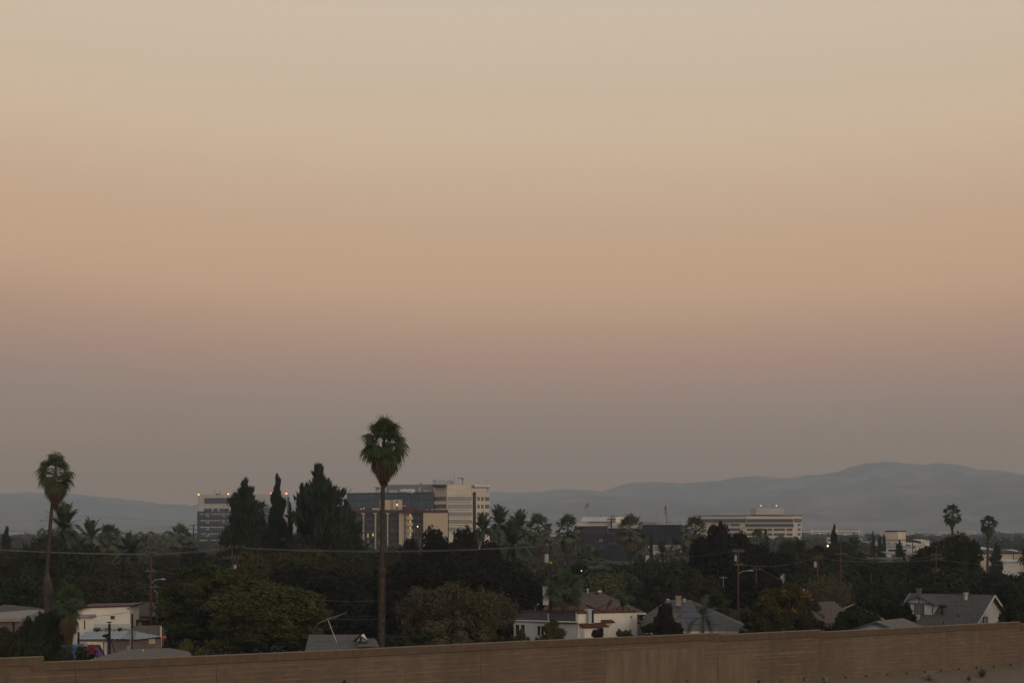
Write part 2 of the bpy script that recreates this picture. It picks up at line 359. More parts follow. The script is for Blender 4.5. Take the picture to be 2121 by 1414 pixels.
ml = N('ShaderNodeMath', 'MULTIPLY'); t_.links.new(f3.outputs[0], ml.inputs[0]); t_.links.new(mr.outputs[0], ml.inputs[1])
n2 = N('ShaderNodeTexNoise'); n2.inputs['Scale'].default_value = 9.0; n2.inputs['Detail'].default_value = 8; t_.links.new(tcn.outputs['Object'], n2.inputs['Vector'])
n3 = N('ShaderNodeTexNoise'); n3.inputs['Scale'].default_value = 0.16; n3.inputs['Detail'].default_value = 5; t_.links.new(tcn.outputs['Object'], n3.inputs['Vector'])
c1 = N('ShaderNodeMixRGB'); c1.inputs[1].default_value = (0.106, 0.0755, 0.0525, 1); c1.inputs[2].default_value = (0.146, 0.106, 0.0755, 1)
ad = N('ShaderNodeMath', 'MULTIPLY_ADD', _1=0.35); t_.links.new(n2.outputs[0], ad.inputs[0])
a4 = N('ShaderNodeMath', 'MULTIPLY', _1=0.65); t_.links.new(n3.outputs[0], a4.inputs[0]); t_.links.new(a4.outputs[0], ad.inputs[2])
mr2 = N('ShaderNodeMapRange'); mr2.inputs[1].default_value = 0.36; mr2.inputs[2].default_value = 0.64; t_.links.new(ad.outputs[0], mr2.inputs[0])
t_.links.new(mr2.outputs[0], c1.inputs[0])
c2 = N('ShaderNodeMixRGB'); c2.inputs[2].default_value = (0.185, 0.135, 0.09, 1); t_.links.new(ml.outputs[0], c2.inputs[0]); t_.links.new(c1.outputs[0], c2.inputs[1])
mpb = N('ShaderNodeMapping'); mpb.inputs['Rotation'].default_value = (0, 0, -math.atan2(0.6, 0.8)); t_.links.new(tcn.outputs['Object'], mpb.inputs[0])
spb = N('ShaderNodeSeparateXYZ'); t_.links.new(mpb.outputs[0], spb.inputs[0]); cmb = N('ShaderNodeCombineXYZ'); t_.links.new(spb.outputs['X'], cmb.inputs['X']); t_.links.new(spb.outputs['Z'], cmb.inputs['Y'])
brk = N('ShaderNodeTexBrick'); brk.inputs['Scale'].default_value = 1.0; brk.inputs['Brick Width'].default_value = 0.4; brk.inputs['Row Height'].default_value = 0.2; brk.inputs['Mortar Size'].default_value = 0.006
brk.inputs['Color1'].default_value = (0.80, 0.80, 0.80, 1); brk.inputs['Color2'].default_value = (1.14, 1.12, 1.1, 1); brk.inputs['Mortar'].default_value = (0.72, 0.72, 0.72, 1); t_.links.new(cmb.outputs[0], brk.inputs['Vector'])
mulb = N('ShaderNodeMixRGB'); mulb.blend_type = 'MULTIPLY'; mulb.inputs[0].default_value = 0.5; t_.links.new(c2.outputs[0], mulb.inputs[1]); t_.links.new(brk.outputs['Color'], mulb.inputs[2])
# water streaks running down from the coping, with a shape of their own
n5 = N('ShaderNodeTexNoise'); n5.inputs['Scale'].default_value = 1.0; n5.inputs['Detail'].default_value = 4; mp5 = N('ShaderNodeMapping'); mp5.inputs['Scale'].default_value = (1.6, 1.6, 0.12); t_.links.new(tcn.outputs['Object'], mp5.inputs[0]); t_.links.new(mp5.outputs[0], n5.inputs['Vector'])
r5 = N('ShaderNodeMapRange'); r5.inputs[1].default_value = 0.3; r5.inputs[2].default_value = 0.7; r5.inputs[3].default_value = 0.91; r5.inputs[4].default_value = 1.08; t_.links.new(n5.outputs[0], r5.inputs[0])
mul5 = N('ShaderNodeMixRGB'); mul5.blend_type = 'MULTIPLY'; mul5.inputs[0].default_value = 1.0; t_.links.new(mulb.outputs[0], mul5.inputs[1]); t_.links.new(r5.outputs[0], mul5.inputs[2])
t_.links.new(mul5.outputs[0], b_.inputs['Base Color'])
bp = N('ShaderNodeBump'); bp.inputs['Strength'].default_value = 0.5; bp.inputs['Distance'].default_value = 0.02
t_.links.new(n2.outputs[0], bp.inputs['Height']); t_.links.new(bp.outputs[0], b_.inputs['Normal'])
M['wallbody'] = bm_
def wallsheet(mb, t0, t1, zb, zt, off0, off1):
    a = wp(t0, off0); b = wp(t1, off0); c = wp(t1, off1); d = wp(t0, off1)
    mb.prism([a, b, c, d], [zb[0], zb[1], zb[1], zb[0]], [zt[0], zt[1], zt[1], zt[0]])
joints = [-300, -30, 156, 448, 737, 996, 1253, 1487, 1699, 1845, 1961, 2113, 2230, 2350, 2480, 2560]
CAPH = 0.31
mb = MB(); t = T0; zt = lambda t, e=0.0: ztop(px_of_t(t)+e)
for a, b in zip([-330]+joints, joints):     # panels with open joints between them
    cuts = [a]+[s[1][0] for s in SEG if a < s[1][0] < b]+[b]
    for c, d in zip(cuts, cuts[1:]):
        tc_, td_ = wt(c), wt(d)
        wallsheet(mb, tc_+(0.008 if c == a else 0), td_-(0.008 if d == b else 0), (bz(tc_)-0.3, bz(td_)-0.3), (ztop(c+.01)-CAPH+0.02, ztop(d-.01)-CAPH+0.02), 0.0, -0.2)
part('wall_panels', mb, M['wallbody'], wall)
mb = MB(); wallsheet(mb, T0, T1, (3.9, 3.9), (6.9, 6.9), -0.06, -0.15)
part('joint_backing', mb, M['dark'], wall)
# coping: ribbed split-face units (real ribs, 5 cm pitch), stepping at each change of height
mb = MB(); bounds = [-330, 90, 1487, 1699, 2113, 2560]
for a, b in zip(bounds, bounds[1:]):
    ta, tb = wt(a), wt(b); pitch = 0.055; nseg = int((tb-ta)/pitch)
    shift = 0.20 if a > -300 else 0
    vs = []; 
    for i in range(nseg+1):
        for q, off in ((0.0, 0.05), (0.52, 0.05), (0.56, 0.022), (0.96, 0.022)):
            if i == nseg and q > 0: break
            tt = ta+(tb-ta)*(i+q)/nseg; p = wp(tt, off); pxx = px_of_t(tt); pxx = min(max(pxx, a+.01), b-.01); z = ztop(pxx)
            lo = z-CAPH
            if b in (90, 1487, 1699) and tb-tt < 0.50: lo = ztop(b+0.01)-CAPH   # the course below the step starts half a block early
            vs.append((p[0], p[1], lo)); vs.append((p[0], p[1], z-0.012))
    k = len(vs)//2; mb.add(vs, [(2*i, 2*i+2, 2*i+3, 2*i+1) for i in range(k-1)])
part('coping', mb, M['cap'], wall)
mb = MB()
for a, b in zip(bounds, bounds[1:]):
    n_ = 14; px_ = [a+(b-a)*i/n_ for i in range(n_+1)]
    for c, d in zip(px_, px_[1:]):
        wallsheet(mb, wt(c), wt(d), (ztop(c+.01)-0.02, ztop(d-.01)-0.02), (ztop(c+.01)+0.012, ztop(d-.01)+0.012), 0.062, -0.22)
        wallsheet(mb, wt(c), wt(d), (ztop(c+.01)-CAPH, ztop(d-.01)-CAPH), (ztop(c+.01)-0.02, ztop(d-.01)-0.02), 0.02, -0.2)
jl = MB()
for a, b in zip(bounds, bounds[1:]):
    px_ = [a+(b-a)*i/14 for i in range(15)]
    for c, d in zip(px_, px_[1:]): wallsheet(jl, wt(c), wt(d), (ztop(c+.01)-CAPH-.022, ztop(d-.01)-CAPH-.022), (ztop(c+.01)-CAPH, ztop(d-.01)-CAPH), 0.006, -0.1)
part('bed_joint_shade', jl, mat('joint_mortar_shade', (.05, .036, .026), None, 3), wall)  # dark line puts the shadow gap under the coping into the joint colour
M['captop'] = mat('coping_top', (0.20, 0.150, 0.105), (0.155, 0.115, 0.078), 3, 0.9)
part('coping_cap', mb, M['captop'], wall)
for px0, px1, y0, y1, o in ((1253, 1375, 1349, 1425, 0.004), (1375, 1458, 1344, 1425, 0.008), (1455, 1486, 1377, 1425, 0.012), (1489, 1555, 1356, 1425, 0.008), (1605, 1664, 1400, 1416, 0.006), (1560, 1690, 1352, 1358, 0.005)):
    mb = MB(); ta, tb = wt(px0), wt(px1)
    wallsheet(mb, ta, tb, (max(wz(px0, y1), bz(0)), max(wz(px1, y1-(px1-px0)*.05), bz(0))), (wz(px0, y0), wz(px1, y0-(px1-px0)*.05)), o, 0.002)
    part('paint_patch', mb, M['patch'], wall, label='paler overpainted patch of the wall')
for px, py in ((1423, 1412), (1473, 1413), (1571, 1412), (1618, 1409.5), (1664, 1406.5), (1706, 1407.3), (1751, 1404), (1794, 1401.3), (1837, 1398.6), (1877, 1395.5), (1915, 1392.2), (1949, 1390), (1986, 1386.8), (2022, 1384), (2058, 1381.2), (2093, 1378.5)):
    tt = wt(px); z = wz(px, py); mb = MB(); hw = 0.055
    for q in ((tt-hw-.015, tt-hw, z-.1, z+.1), (tt+hw, tt+hw+.015, z-.1, z+.1), (tt-hw, tt+hw, z+.085, z+.1)):
        wallsheet(mb, q[0], q[1], (q[2],)*2, (q[3],)*2, 0.02, 0.0)
    wallsheet(mb, tt-hw, tt+hw, (z-.1,)*2, (z+.085,)*2, 0.004, 0.0)
    part('drain_hole', mb, M['dark'], wall)
# ---------------------------------------------------------------- hills
rng = np.random.default_rng(5)
def fbm(x, y, seed, octs=5):
    r = np.random.default_rng(seed); o = np.zeros_like(x); a = 1.0; f = 1.0
    for _ in range(octs):
        for k in range(3):
            th = r.uniform(0, math.pi*2); ph = r.uniform(0, math.pi*2)
            o += a*np.sin((x*math.cos(th)+y*math.sin(th))*f+ph+1.7*np.sin((x*math.sin(th)-y*math.cos(th))*f*0.7+ph*2))/3
        a *= 0.5; f *= 2.1
    return o
def hills(name, prof, D, depth, seed, rough, nu=420, nv=60):
    px0, px1 = prof[0][0], prof[-1][0]; xs = np.linspace(px0, px1, nu); V = []
    ys = np.interp(xs, [p[0] for p in prof], [p[1] for p in prof])
    Xr = (xs-1060.5)/F*D; Hr = HC-(ys-HY)/F*D
    vv = np.linspace(0, 1.25, nv); XX, VV = np.meshgrid(Xr, vv); HH = np.tile(Hr, (nv, 1)); YY = D-depth*(1-VV)
    shape = np.where(VV <= 1, VV**0.85, 1-(VV-1)*1.6); shape = np.clip(shape, 0, 1)
    gul = fbm(XX/260, YY/420, seed)*rough*np.clip(1-np.abs(VV-0.5)*1.7, 0, 1) + fbm(XX/70, YY/90, seed+1, 4)*rough*0.2*np.clip(VV*3, 0, 1)*np.where(VV > 0.97, 0.35, 1)
    ZZ = np.maximum(HH*shape+gul*np.clip(HH/200, .1, 1), -2); 
    # keep every point under the sight line to the crest, so the crest stays the skyline
    lim = (HH-HC)/D*YY+HC; ZZ = np.where(VV < 0.98, np.minimum(ZZ, lim-3*(1-VV)), ZZ); ZZ[0] = -2
    V = np.stack([XX, YY, ZZ], -1).reshape(-1, 3); mb = MB(); mb.v = [tuple(v) for v in V.tolist()]
    mb.f = [(j*nu+i, j*nu+i+1, (j+1)*nu+i+1, (j+1)*nu+i) for j in range(nv-1) for i in range(nu-1)]
    return struct(name, mb, M['hill'], smooth=True)
far = [(-400, 1030), (0, 1022), (30, 1021), (60, 1022), (100, 1025.5), (150, 1025), (200, 1029), (250, 1031), (275, 1037), (300, 1039), (340, 1043), (420, 1044), (600, 1040), (760, 1032), (900, 1022), (1000, 1017),
       (1040, 1020), (1100, 1022), (1150, 1015), (1200, 1014), (1245, 1019), (1270, 1010), (1290, 1003), (1330, 999), (1370, 1000), (1405, 1006), (1450, 1001), (1500, 994), (1560, 986), (1590, 984), (1635, 985), (1660, 981),
       (1700, 977), (1725, 972), (1740, 969), (1760, 960), (1790, 956.5), (1812, 959), (1835, 956), (1870, 959), (1895, 962), (1910, 964), (1945, 960), (1980, 964), (2005, 969), (2032, 975), (2045, 973), (2085, 976), (2121, 982), (2300, 990), (2500, 1000)]
hills('hills', far, 11800, 2600, 3, 95)
near_r = [(985, 1100), (1010, 1070), (1040, 1054), (1100, 1046), (1150, 1035), (1200, 1031), (1300, 1031), (1360, 1036), (1420, 1043), (1480, 1040), (1540, 1032), (1600, 1028), (1650, 1026), (1700, 1020), (1760, 1012), (1830, 1003), (1900, 1000), (1960, 992), (2030, 985), (2090, 984), (2121, 988), (2300, 1000), (2500, 1010)]
hills('foothills', near_r, 8900, 2300, 8, 75)
low_l = [(-400, 1050), (-100, 1052), (0, 1056), (100, 1060), (200, 1066), (300, 1071), (420, 1078), (600, 1086), (800, 1092)]
hills('low_hills', low_l, 8600, 1500, 12, 16, 240, 40)
# ---------------------------------------------------------------- haze
mb = MB().box(-5000, 5000, -80, 13600, -3.5, 470)
hz = part('haze', mb, None) if False else None
me = bpy.data.meshes.new('haze'); me.from_pydata(mb.v, [], mb.f)
hm = bpy.data.materials.new('haze_air'); hm.use_nodes = True; ht = hm.node_tree; ht.nodes.clear()
ho = ht.nodes.new('ShaderNodeOutputMaterial'); hv = ht.nodes.new('ShaderNodeVolumePrincipled')
hv.inputs['Color'].default_value = (0.665, 0.725, 0.765, 1); hv.inputs['Density'].default_value = 1.35e-4; hv.inputs['Anisotropy'].default_value = 0.0
ht.links.new(hv.outputs[0], ho.inputs['Volume'])
me.materials.append(hm); hz = bpy.data.objects.new('haze', me); C.objects.link(hz); hz['kind'] = 'stuff'; hz['label'] = 'thin grey evening haze over the whole town'
# ==== AFTER
# ================================================================ DISTANT OFFICE BUILDINGS
def emit_row(name, face, xs, y0, y1, wpx, m, parent, out=0.06):
    for x in xs: part(name, face.box(MB(), x-wpx/2, x+wpx/2, y0, y1, out, 0), m, parent)
def mast(mb, px, D, y0, y1, r=0.12): mb.tube([(X(px, D), D, Z(y1, D)), (X(px, D), D, Z(y0, D))], r, 5); return mb
# ---- glass and concrete block behind the conifers
D1 = 1200.0
b = thing('office_block', 'blue glass office block with pale top storeys and red roof lights behind the conifers', 'building', (X(500, D1), D1, 0))
f = Face((408.5, D1), (600, D1-14))
mb = MB(); f.box(mb, 408.5, 585, 1058, None, 0, 40); part('glass_wall', mb, M['glass_blue'], b)
mb = MB(); f.box(mb, 410.5, 600, 1023.5, 1058, -0.3, 38); f.box(mb, 585, 600, 1058, None, -0.3, 38)
part('wall', mb, M['concrete'], b)
for x0, x1, y0, y1, m in ((423.5, 486, 1030.5, 1041.8, 'louvre'), (422.5, 438.5, 1052.2, 1058.5, 'glass_blue'), (442, 450.5, 1052.2, 1058.5, 'glass_blue'), (454.5, 473, 1052.2, 1058.5, 'glass_blue'), (526, 556.5, 1044.5, 1110, 'glass_blue'), (595, 599, 1029, 1075, 'louvre')):
    mb = MB(); f.box(mb, x0, x1, y0, y1, 0.12, 1.0); part('window', mb, M[m], b)
mb = MB()
for x in np.arange(408.5, 585, 3.0): f.box(mb, x, x+0.35, 1058.5, 1150, 0.16, 0)
for x in np.arange(526, 556, 3.0): f.box(mb, x, x+0.35, 1045, 1110, 0.26, 0)
part('mullions', mb, M['mull_dark'], b)
mb = MB()
for y in (1071.5, 1085, 1098.5, 1112, 1126): f.box(mb, 408.5, 585, y, y+3.2, 0.05, 0)
part('spandrels', mb, M['glass_dark'], b)
mb = MB()
for x in np.arange(411, 526, 7.4): f.box(mb, x, x+0.25, 1024, 1050, -0.2, 1)
for y in (1035.5, 1045.5): f.box(mb, 410.5, 423, y, y+0.3, -0.22, 1); f.box(mb, 486, 526, y, y+0.3, -0.22, 1)
part('panel_joints', mb, M['grey_panel'], b)
for r, y in enumerate((1063.2, 1077, 1090.8, 1104.5, 1118.2)):
    xs = [x for x in np.arange(416.5, 484, 3.05) if (int(x*7+r*3) % 17) > 0]
    emit_row('ceiling_light', f, xs, y, y+0.9, 1.5, M['warm_lo'], b, 0.1)
    emit_row('ceiling_light', f, [429, 432, 462.5, 465.5], y+3.4, y+5.6, 0.9, M['warm_lo'], b, 0.07)
for y in (1049.4, 1062.4, 1076.4): emit_row('ceiling_light', f, list(np.arange(528, 556, 3.1)), y, y+0.9, 1.6, M['warm_lo'], b, 0.2)
emit_row('ceiling_light', f, list(np.arange(541, 556, 3.1)), 1118.3, 1119.3, 1.5, M['warm_lo'], b, 0.2)
for px, y in ((411.5, 1023.6), (472.8, 1022.5), (562.3, 1021), (593, 1021.5)):
    q = MB().ball((X(px, D1-8), D1-8, Z(y, D1-8)), 0.48, 8, 6); o = part('obstruction_light', q, M['red_on'], b)
mb = MB(); mast(mb, 443.5, D1, 1014.5, 1023.6, .1); mb.box(X(442, D1), X(448, D1), D1, D1+.2, Z(1015.2, D1), Z(1014.6, D1)); mast(mb, 456, D1, 1014, 1023.6, .13); mb.box(X(447, D1), X(453, D1), D1, D1+3, Z(1023.8, D1), Z(1021.8, D1)); mast(mb, 470.5, D1, 1019, 1023.5, .14)
part('roof_antennas', mb, M['dark'], b)
# ---- hospital
b = thing('hospital_building', 'tall white and blue glass building with a roof full of antennas behind the tall palm', 'building', (X(860, 1090), 1090, 0))
fg = Face((718, 1130), (897, 1092))
mb = MB(); fg.box(mb, 718, 897, 1019.3, None, 0, 45); part('glass_wing', mb, M['glass_blue'], b)
mb = MB()
for y, h in ((1019.0, 0.9), (1024.8, 0.5), (1039.4, 0.5), (1054, 0.5), (1068.5, .5), (1083, .5)): fg.box(mb, 718, 897, y, y+h, 0.15, 0.1)
for x in (718.2, 743.5, 768.7, 820, 846, 872.5, 896.3): fg.box(mb, x, x+0.35, 1019, 1110, 0.15, 0.1)
part('mullions', mb, M['mullion'], b)
mb = MB()
for y in (1021, 1035.5, 1050, 1065, 1079): fg.box(mb, 718, 897, y, y+3.4, 0.05, 0)
part('spandrels', mb, M['glass_dark'], b)
fp = Face((777, 1118), (900, 1102)); mb = MB(); fp.box(mb, 792, 899, 1002.6, 1019.5, -6, 30); part('penthouse', mb, M['grey_panel'], b)
mb = MB(); fp.box(mb, 778, 793, 1006.5, 1019.5, -5, 14); part('stair_house', mb, M['concrete'], b)
mb = MB(); fp.box(mb, 773, 777.8, 1007.2, 1008.2, -4, 12); part('canopy', mb, M['grey_panel'], b)
mb = MB(); rr = random.Random(3)
for k in range(9):
    px = 832+k*3; D = 1096; z = Z(1017+rr.uniform(-1, 1), D); mb.ball((X(px, D), D-rr.uniform(0, 2), z), rr.uniform(1.0, 1.9), 7, 5, rr.uniform(.5, .85))
part('tarpaulin', mb, M['tarp'], b)
for x0, x1, y0 in ((780, 790, 1014), (806, 823, 1014.6), (845, 859, 1015.2), (868, 870.5, 1010), (878, 890, 1013.8), (891, 894, 1012)):
    mb = MB(); q = Face((700, 1098), (900, 1095)); q.box(mb, x0, x1, y0, 1019.3, 0, 4)
    for j in range(3): q.box(mb, x0+(x1-x0)*(.15+.3*j), x0+(x1-x0)*(.28+.3*j), y0-0.5, y0, -1, 3)
    part('air_handler', mb, M['roofequip'], b)
cl, cr, ck = (897, 1094), (926, 1078), (979, 1081)
mb = MB(); poly = ppoly([cl, cr, ck, (979, 1120), (897, 1130)]); mb.prism(poly, 0, Z(1003, 1080)); part('wall', mb, M['concrete_warm'], b)
fl = Face(cl, cr); fm = Face(cr, ck)
mb = MB()
for y in np.arange(1003, 1030, 10.5): fm.box(mb, 926, 979, y, y+.25, .06, 0); fl.box(mb, 897, 926, y, y+.25, .06, 0)
for x in np.arange(931, 979, 7.5): fm.box(mb, x, x+.22, 1003.5, 1028, .05, 0)
for x in np.arange(900, 925, 6): fl.box(mb, x, x+.25, 1014, 1028, .05, 0)
part('panel_joints', mb, M['grey_panel'], b)
for i, y in enumerate((1028.2, 1043.9, 1059.8, 1075.5, 1091)):
    mb = MB(); fm.box(mb, 927, 977.5, y, y+8.6, 0.1, 1); w_ = part('window', mb, M['glass_grey'], b)
    mb = MB()
    for x in np.arange(929.5, 977, 3.1): fm.box(mb, x, x+.28, y, y+8.6, 0.18, 0)
    part('mullions', mb, M['grey_panel'], w_)
    mb = MB(); fm.box(mb, 926, 975, y+11.0, y+11.7, 0.4, 0); part('sill_band', mb, M['louvre'], b)
    if i < 4: mb = MB(); fl.box(mb, 899, 925, y-.2, y+8.6, 0.1, 1); part('window', mb, M['glass_dark'], b)
mb = MB(); q = Face((978.5, 1086), (987, 1086)); q.box(mb, 979, 986, 1018.5, None, -3, 6); part('stair_glazing', mb, M['glass_dark'], b)
fr_ = Face((986, 1080), (1014, 1083)); mb = MB(); fr_.box(mb, 986, 1014, 1018.3, None, 0, 30); part('wall', mb, M['concrete_warm'], b)
for y in (1028.6, 1044.4, 1060.2, 1076, 1092):
    for x0, x1 in ((988.3, 993.8), (996.4, 1001.8), (1004.5, 1013.3)):
        mb = MB(); fr_.box(mb, x0, x1, y, y+8.3, .1, 1)
        w_ = part('window', mb, M['glass_grey'], b)
mb = MB()
for y in (1023.5, 1040, 1056, 1072): fr_.box(mb, 986, 1014, y, y+.4, .3, 0)
part('sill_band', mb, M['concrete'], b)
mb = MB(); fr_.box(mb, 979, 1012, 1003, 1008.6, 3, 26); part('roof_beam', mb, M['concrete_warm'], b)
mb = MB(); fr_.box(mb, 1008.5, 1010, 1008.6, 1018.3, 2, -1); part('roof_column', mb, M['concrete'], b)
mb = MB(); mb.slab([(X(893.5, 1085), 1085, Z(1002.4, 1085)), (X(924.5, 1076), 1076, Z(1002.4, 1076)), (X(924.5, 1078), 1110, Z(1002.6, 1085)), (X(897, 1085), 1110, Z(1002.6, 1085))], 0.9)
mb.slab([(X(898, 1090), 1090, Z(1005.2, 1085)), (X(922, 1079), 1079, Z(1006.8, 1080)), (X(922, 1079), 1110, Z(1006.8, 1080)), (X(900, 1090), 1110, Z(1005.2, 1085))], 0.8)
part('canopy', mb, M['louvre'], b)
for px in (901.5, 905.2, 909, 913, 917.5, 921.8, 926, 930, 933.4, 937):
    D = 1084; top = 991.5+((px*13) % 4)*0.5; mb = MB(); mast(mb, px, D, top, 1003, .12); mb.box(X(px, D)-.45, X(px, D)+.45, D-.3, D+.3, Z(top+2.6, D), Z(top+0.5, D))
    part('cellular_antenna', mb, M['roofequip'], b)
mb = MB(); D = 1085
for y in (996.5, 999.5): mb.box(X(897.5, D), X(940, D), D, D+.25, Z(y+.35, D), Z(y, D))
for px in (897.8, 903, 911, 919.5, 928, 935.5, 940): mast(mb, px, D, 996, 1003, .1)
mb.tube([(X(932, D), D, Z(994, D)), (X(936, D), D, Z(1002, D))], .25, 5)
part('antenna_frame', mb, M['mull_dark'], b)
mb = MB(); mast(mb, 897.8, D, 987, 1003, .08); mast(mb, 940.6, D, 982, 1003, .08); mast(mb, 931, D, 986, 1000, .06); mast(mb, 1008.3, D, 991.5, 1003, .1)
part('whip_antennas', mb, M['mull_dark'], b)
mb = MB(); mast(mb, 958.3, D, 989.5, 1003, .22); mb.tube([(X(948, D), D, Z(990, D)), (X(959, D), D, Z(990, D))], .25, 5); mb.box(X(956, D), X(960, D), D-.4, D+.4, Z(993, D), Z(989.2, D)); part('davit_crane', mb, M['louvre'], b)
mb = MB(); mb.ball((X(872, 1100), 1100, Z(1000.8, 1100)), .9, 8, 6); mb.box(X(871, 1100), X(874, 1100), 1100, 1101, Z(1003, 1100), Z(1001, 1100)); mb.ball((X(899, 1084), 1084, Z(994.5, 1084)), .8, 8, 6); mb.ball((X(927, 1084), 1084, Z(997.5, 1084)), .8, 8, 6)
part('dish_antennas', mb, M['roofequip'], b)
# ---- balcony apartment block with the maroon parapet
b = thing('apartment_block', 'cream apartment block with dark balconies and a maroon parapet behind the tall palm', 'building', (X(830, 880), 880, 0))
fa = Face((719, 884), (928, 878))
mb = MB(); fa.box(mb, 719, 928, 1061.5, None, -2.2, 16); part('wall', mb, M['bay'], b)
mb = MB(); fa.box(mb, 717, 928.6, 1055.3, 1061.4, 0.6, 16); part('parapet', mb, M['maroon'], b)
mb = MB()
cx, cd = X(846, 877), 877.0; pts = [(cx+math.cos(a)*2.7, cd-0.2-math.sin(a)*1.6) for a in np.linspace(math.pi, 0, 9)]
mb.prism(pts+[(cx+2.7, cd+4), (cx-2.7, cd+4)], Z(1062, 877), Z(1048.2, 877)); fa.box(mb, 852, 866.5, 1049, 1056, 0.9, 6)
part('raised_parapet', mb, M['maroon'], b)
mb = MB(); fa.box(mb, 757, 771, 1052, 1055.6, -2, 6); part('roof_hatch', mb, M['maroon'], b)
mb = MB(); fa.box(mb, 826.8, 838, 1061.4, None, 0.4, 8); part('stair_wall', mb, M['cream'], b); mb = MB(); fa.box(mb, 838.1, 851.5, 1061.4, None, -0.8, 8); part('stair_wall', mb, M['cream'], b)
mb = MB(); fa.box(mb, 877, 928, 1061.4, None, 0.35, 15); part('end_wall', mb, M['cream'], b)
mb = MB(); fa.box(mb, 718, 728, 1061.4, None, .3, 10)
part('end_wall', mb, M['cream'], b)
for px in (752.5, 777.4, 802.8):
    mb = MB(); fa.box(mb, px-0.8, px+0.8, 1061.4, None, 0.3, 2.4)
    a = fa.at(px); mb.prism([(a.x-.9, a.y-.3), (a.x+.9, a.y-.3), (a.x+.35, a.y+1), (a.x-.35, a.y+1)], Z(1064, 880), Z(1061.4, 880)); part('fin_wall', mb, M['cream'], b)
rr = random.Random(8); floors = [1075.0, 1088.1, 1101.2, 1114.4, 1127.5, 1140.6]
for x0, x1 in ((728, 751.7), (753.3, 776.6), (778.2, 802), (803.6, 826.8), (852, 876.8)):
    for fy in floors:
        mb = MB(); fa.box(mb, x0, x1, fy-0.35, fy+0.75, 0.25, 2.3)
        for x in np.arange(x0+.3, x1, 1.0): fa.box(mb, x, x+.12, fy-4.2, fy-0.3, 0.22, -0.16)
        fa.box(mb, x0, x1, fy-4.6, fy-4.2, 0.24, -0.1)
        o = part('balcony', mb, M['louvre'], b)
    for fy in floors:
        lit = (fy > 1114 and fy < 1115 and x0 in (753.3,)) 
        for k in range(2):
            xx = x0+3+k*(x1-x0)*.45+rr.uniform(0, 4); mb = MB(); fa.box(mb, xx, xx+rr.choice([1.6, 3.4, 4.5]), fy-10.2, fy-4.8 if k else fy-1.5, -2.12, 2.5)
            part('lit_window' if (lit) else 'window', mb, M['warm_lo'] if lit else (M['pane'] if rr.random() < .6 else M['grey_panel']), b)
for fy in floors:
    mb = MB(); pts = [(cx+0.55+math.cos(a)*1.5, cd-.6-math.sin(a)*1.1) for a in np.linspace(math.pi, 0, 8)]
    mb.prism(pts+[(cx+2.05, cd+1.5), (cx-.95, cd+1.5)], Z(fy+.6, 877), Z(fy-6, 877)); part('stair_balcony', mb, M['cream'], b)
    mb = MB(); a = fa.at(850.5); mb.box(a.x-.35, a.x+.2, a.y-.3, a.y+.3, Z(fy-6.3, 877), Z(fy-10.6, 877)); part('stair_lamp', mb, M['warm_lo'], b)
fpz = Face((786, 884), (831, 883)); mb = MB(); fpz.box(mb, 786.5, 812, 1034.6, 1055.5, -5, 9); fpz.box(mb, 811.5, 831, 1034.2, 1055.5, -3, 9); fpz.box(mb, 831, 838, 1046.5, 1055.5, -4, 9)
part('lift_tower', mb, M['cream'], b)
for x in (799.5, 805):
    mb = MB(); mast(mb, x, 880, 1039, 1055, .5); part('flue', mb, M['cream'], b)
for y, m in ((1038.2, 'pane'), (1044.9, 'warm_on'), (1051.5, 'pane')):
    mb = MB(); a = fpz.at(821.5); mb.tube([(a.x, a.y+2.8, Z(y, 883)), (a.x, a.y+3.4, Z(y, 883))], .33 if m == 'warm_on' else .42, 10); part('round_vent', mb, M[m], b)
mb = MB(); fpz.box(mb, 771, 786, 1052, 1055.5, 0, 3); part('air_handler', mb, M['roofequip'], b)
mb = MB(); mast(mb, 817.5, 884, 1020, 1035, .07); part('whip_antenna', mb, M['mull_dark'], b)
for px, y in ((747.8, 1053.6), (753.6, 1052), (768, 1129.6), (730, 1056), (885.6, 1054.5), (895, 1054.8)):
    mb = MB().ball((X(px, 874), 874, Z(y, 874)), .12 if px < 860 else .09, 6, 5); part('lamp', mb, M['white_on'], b)
# ---- beige office building with ribbon windows
D4 = 1550.0
b = thing('beige_office_building', 'beige office building with ribbon windows and a boxy rooftop penthouse before the hills', 'building', (X(1580, D4), D4, 0))
f1 = Face((1440, D4+40), (1546, D4)); f2 = Face((1546, D4), (1643, D4-4)); f3 = Face((1643, D4-4), (1660.5, D4+22))
mb = MB(); mb.prism(ppoly([(1440, D4+40), (1546, D4), (1643, D4-4), (1660.5, D4+22), (1655, D4+70), (1450, D4+90)]), 0, Z(1067.3, D4)); part('wall', mb, M['concrete_warm'], b)
mb = MB(); mb.prism([(p[0]*1.0, p[1]-0.4) for p in ppoly([(1439.5, D4+40), (1546, D4-.4), (1643, D4-4.6), (1661, D4+22)])]+ppoly([(1655, D4+70), (1450, D4+90)]), Z(1067.9, D4), Z(1066.2, D4)); part('coping', mb, M['maroon'], b)
def ribbon(fc, x0, x1, y0, y1, nm=3.2):
    mb = MB(); fc.box(mb, x0, x1, y0, y1, .12, 1); w_ = part('window', mb, M['glass_dark'], b)
    mb = MB()
    for x in np.arange(x0+nm, x1-.5, nm): fc.box(mb, x, x+.3, y0, y1, .2, 0)
    if mb.v: part('mullions', mb, M['louvre'], w_)
ribbon(f1, 1452, 1545.5, 1074, 1081.4, 2.6); ribbon(f2, 1546.3, 1642.6, 1074, 1081.4, 3.0); ribbon(f3, 1644, 1660, 1073.6, 1081.2, 1.6)
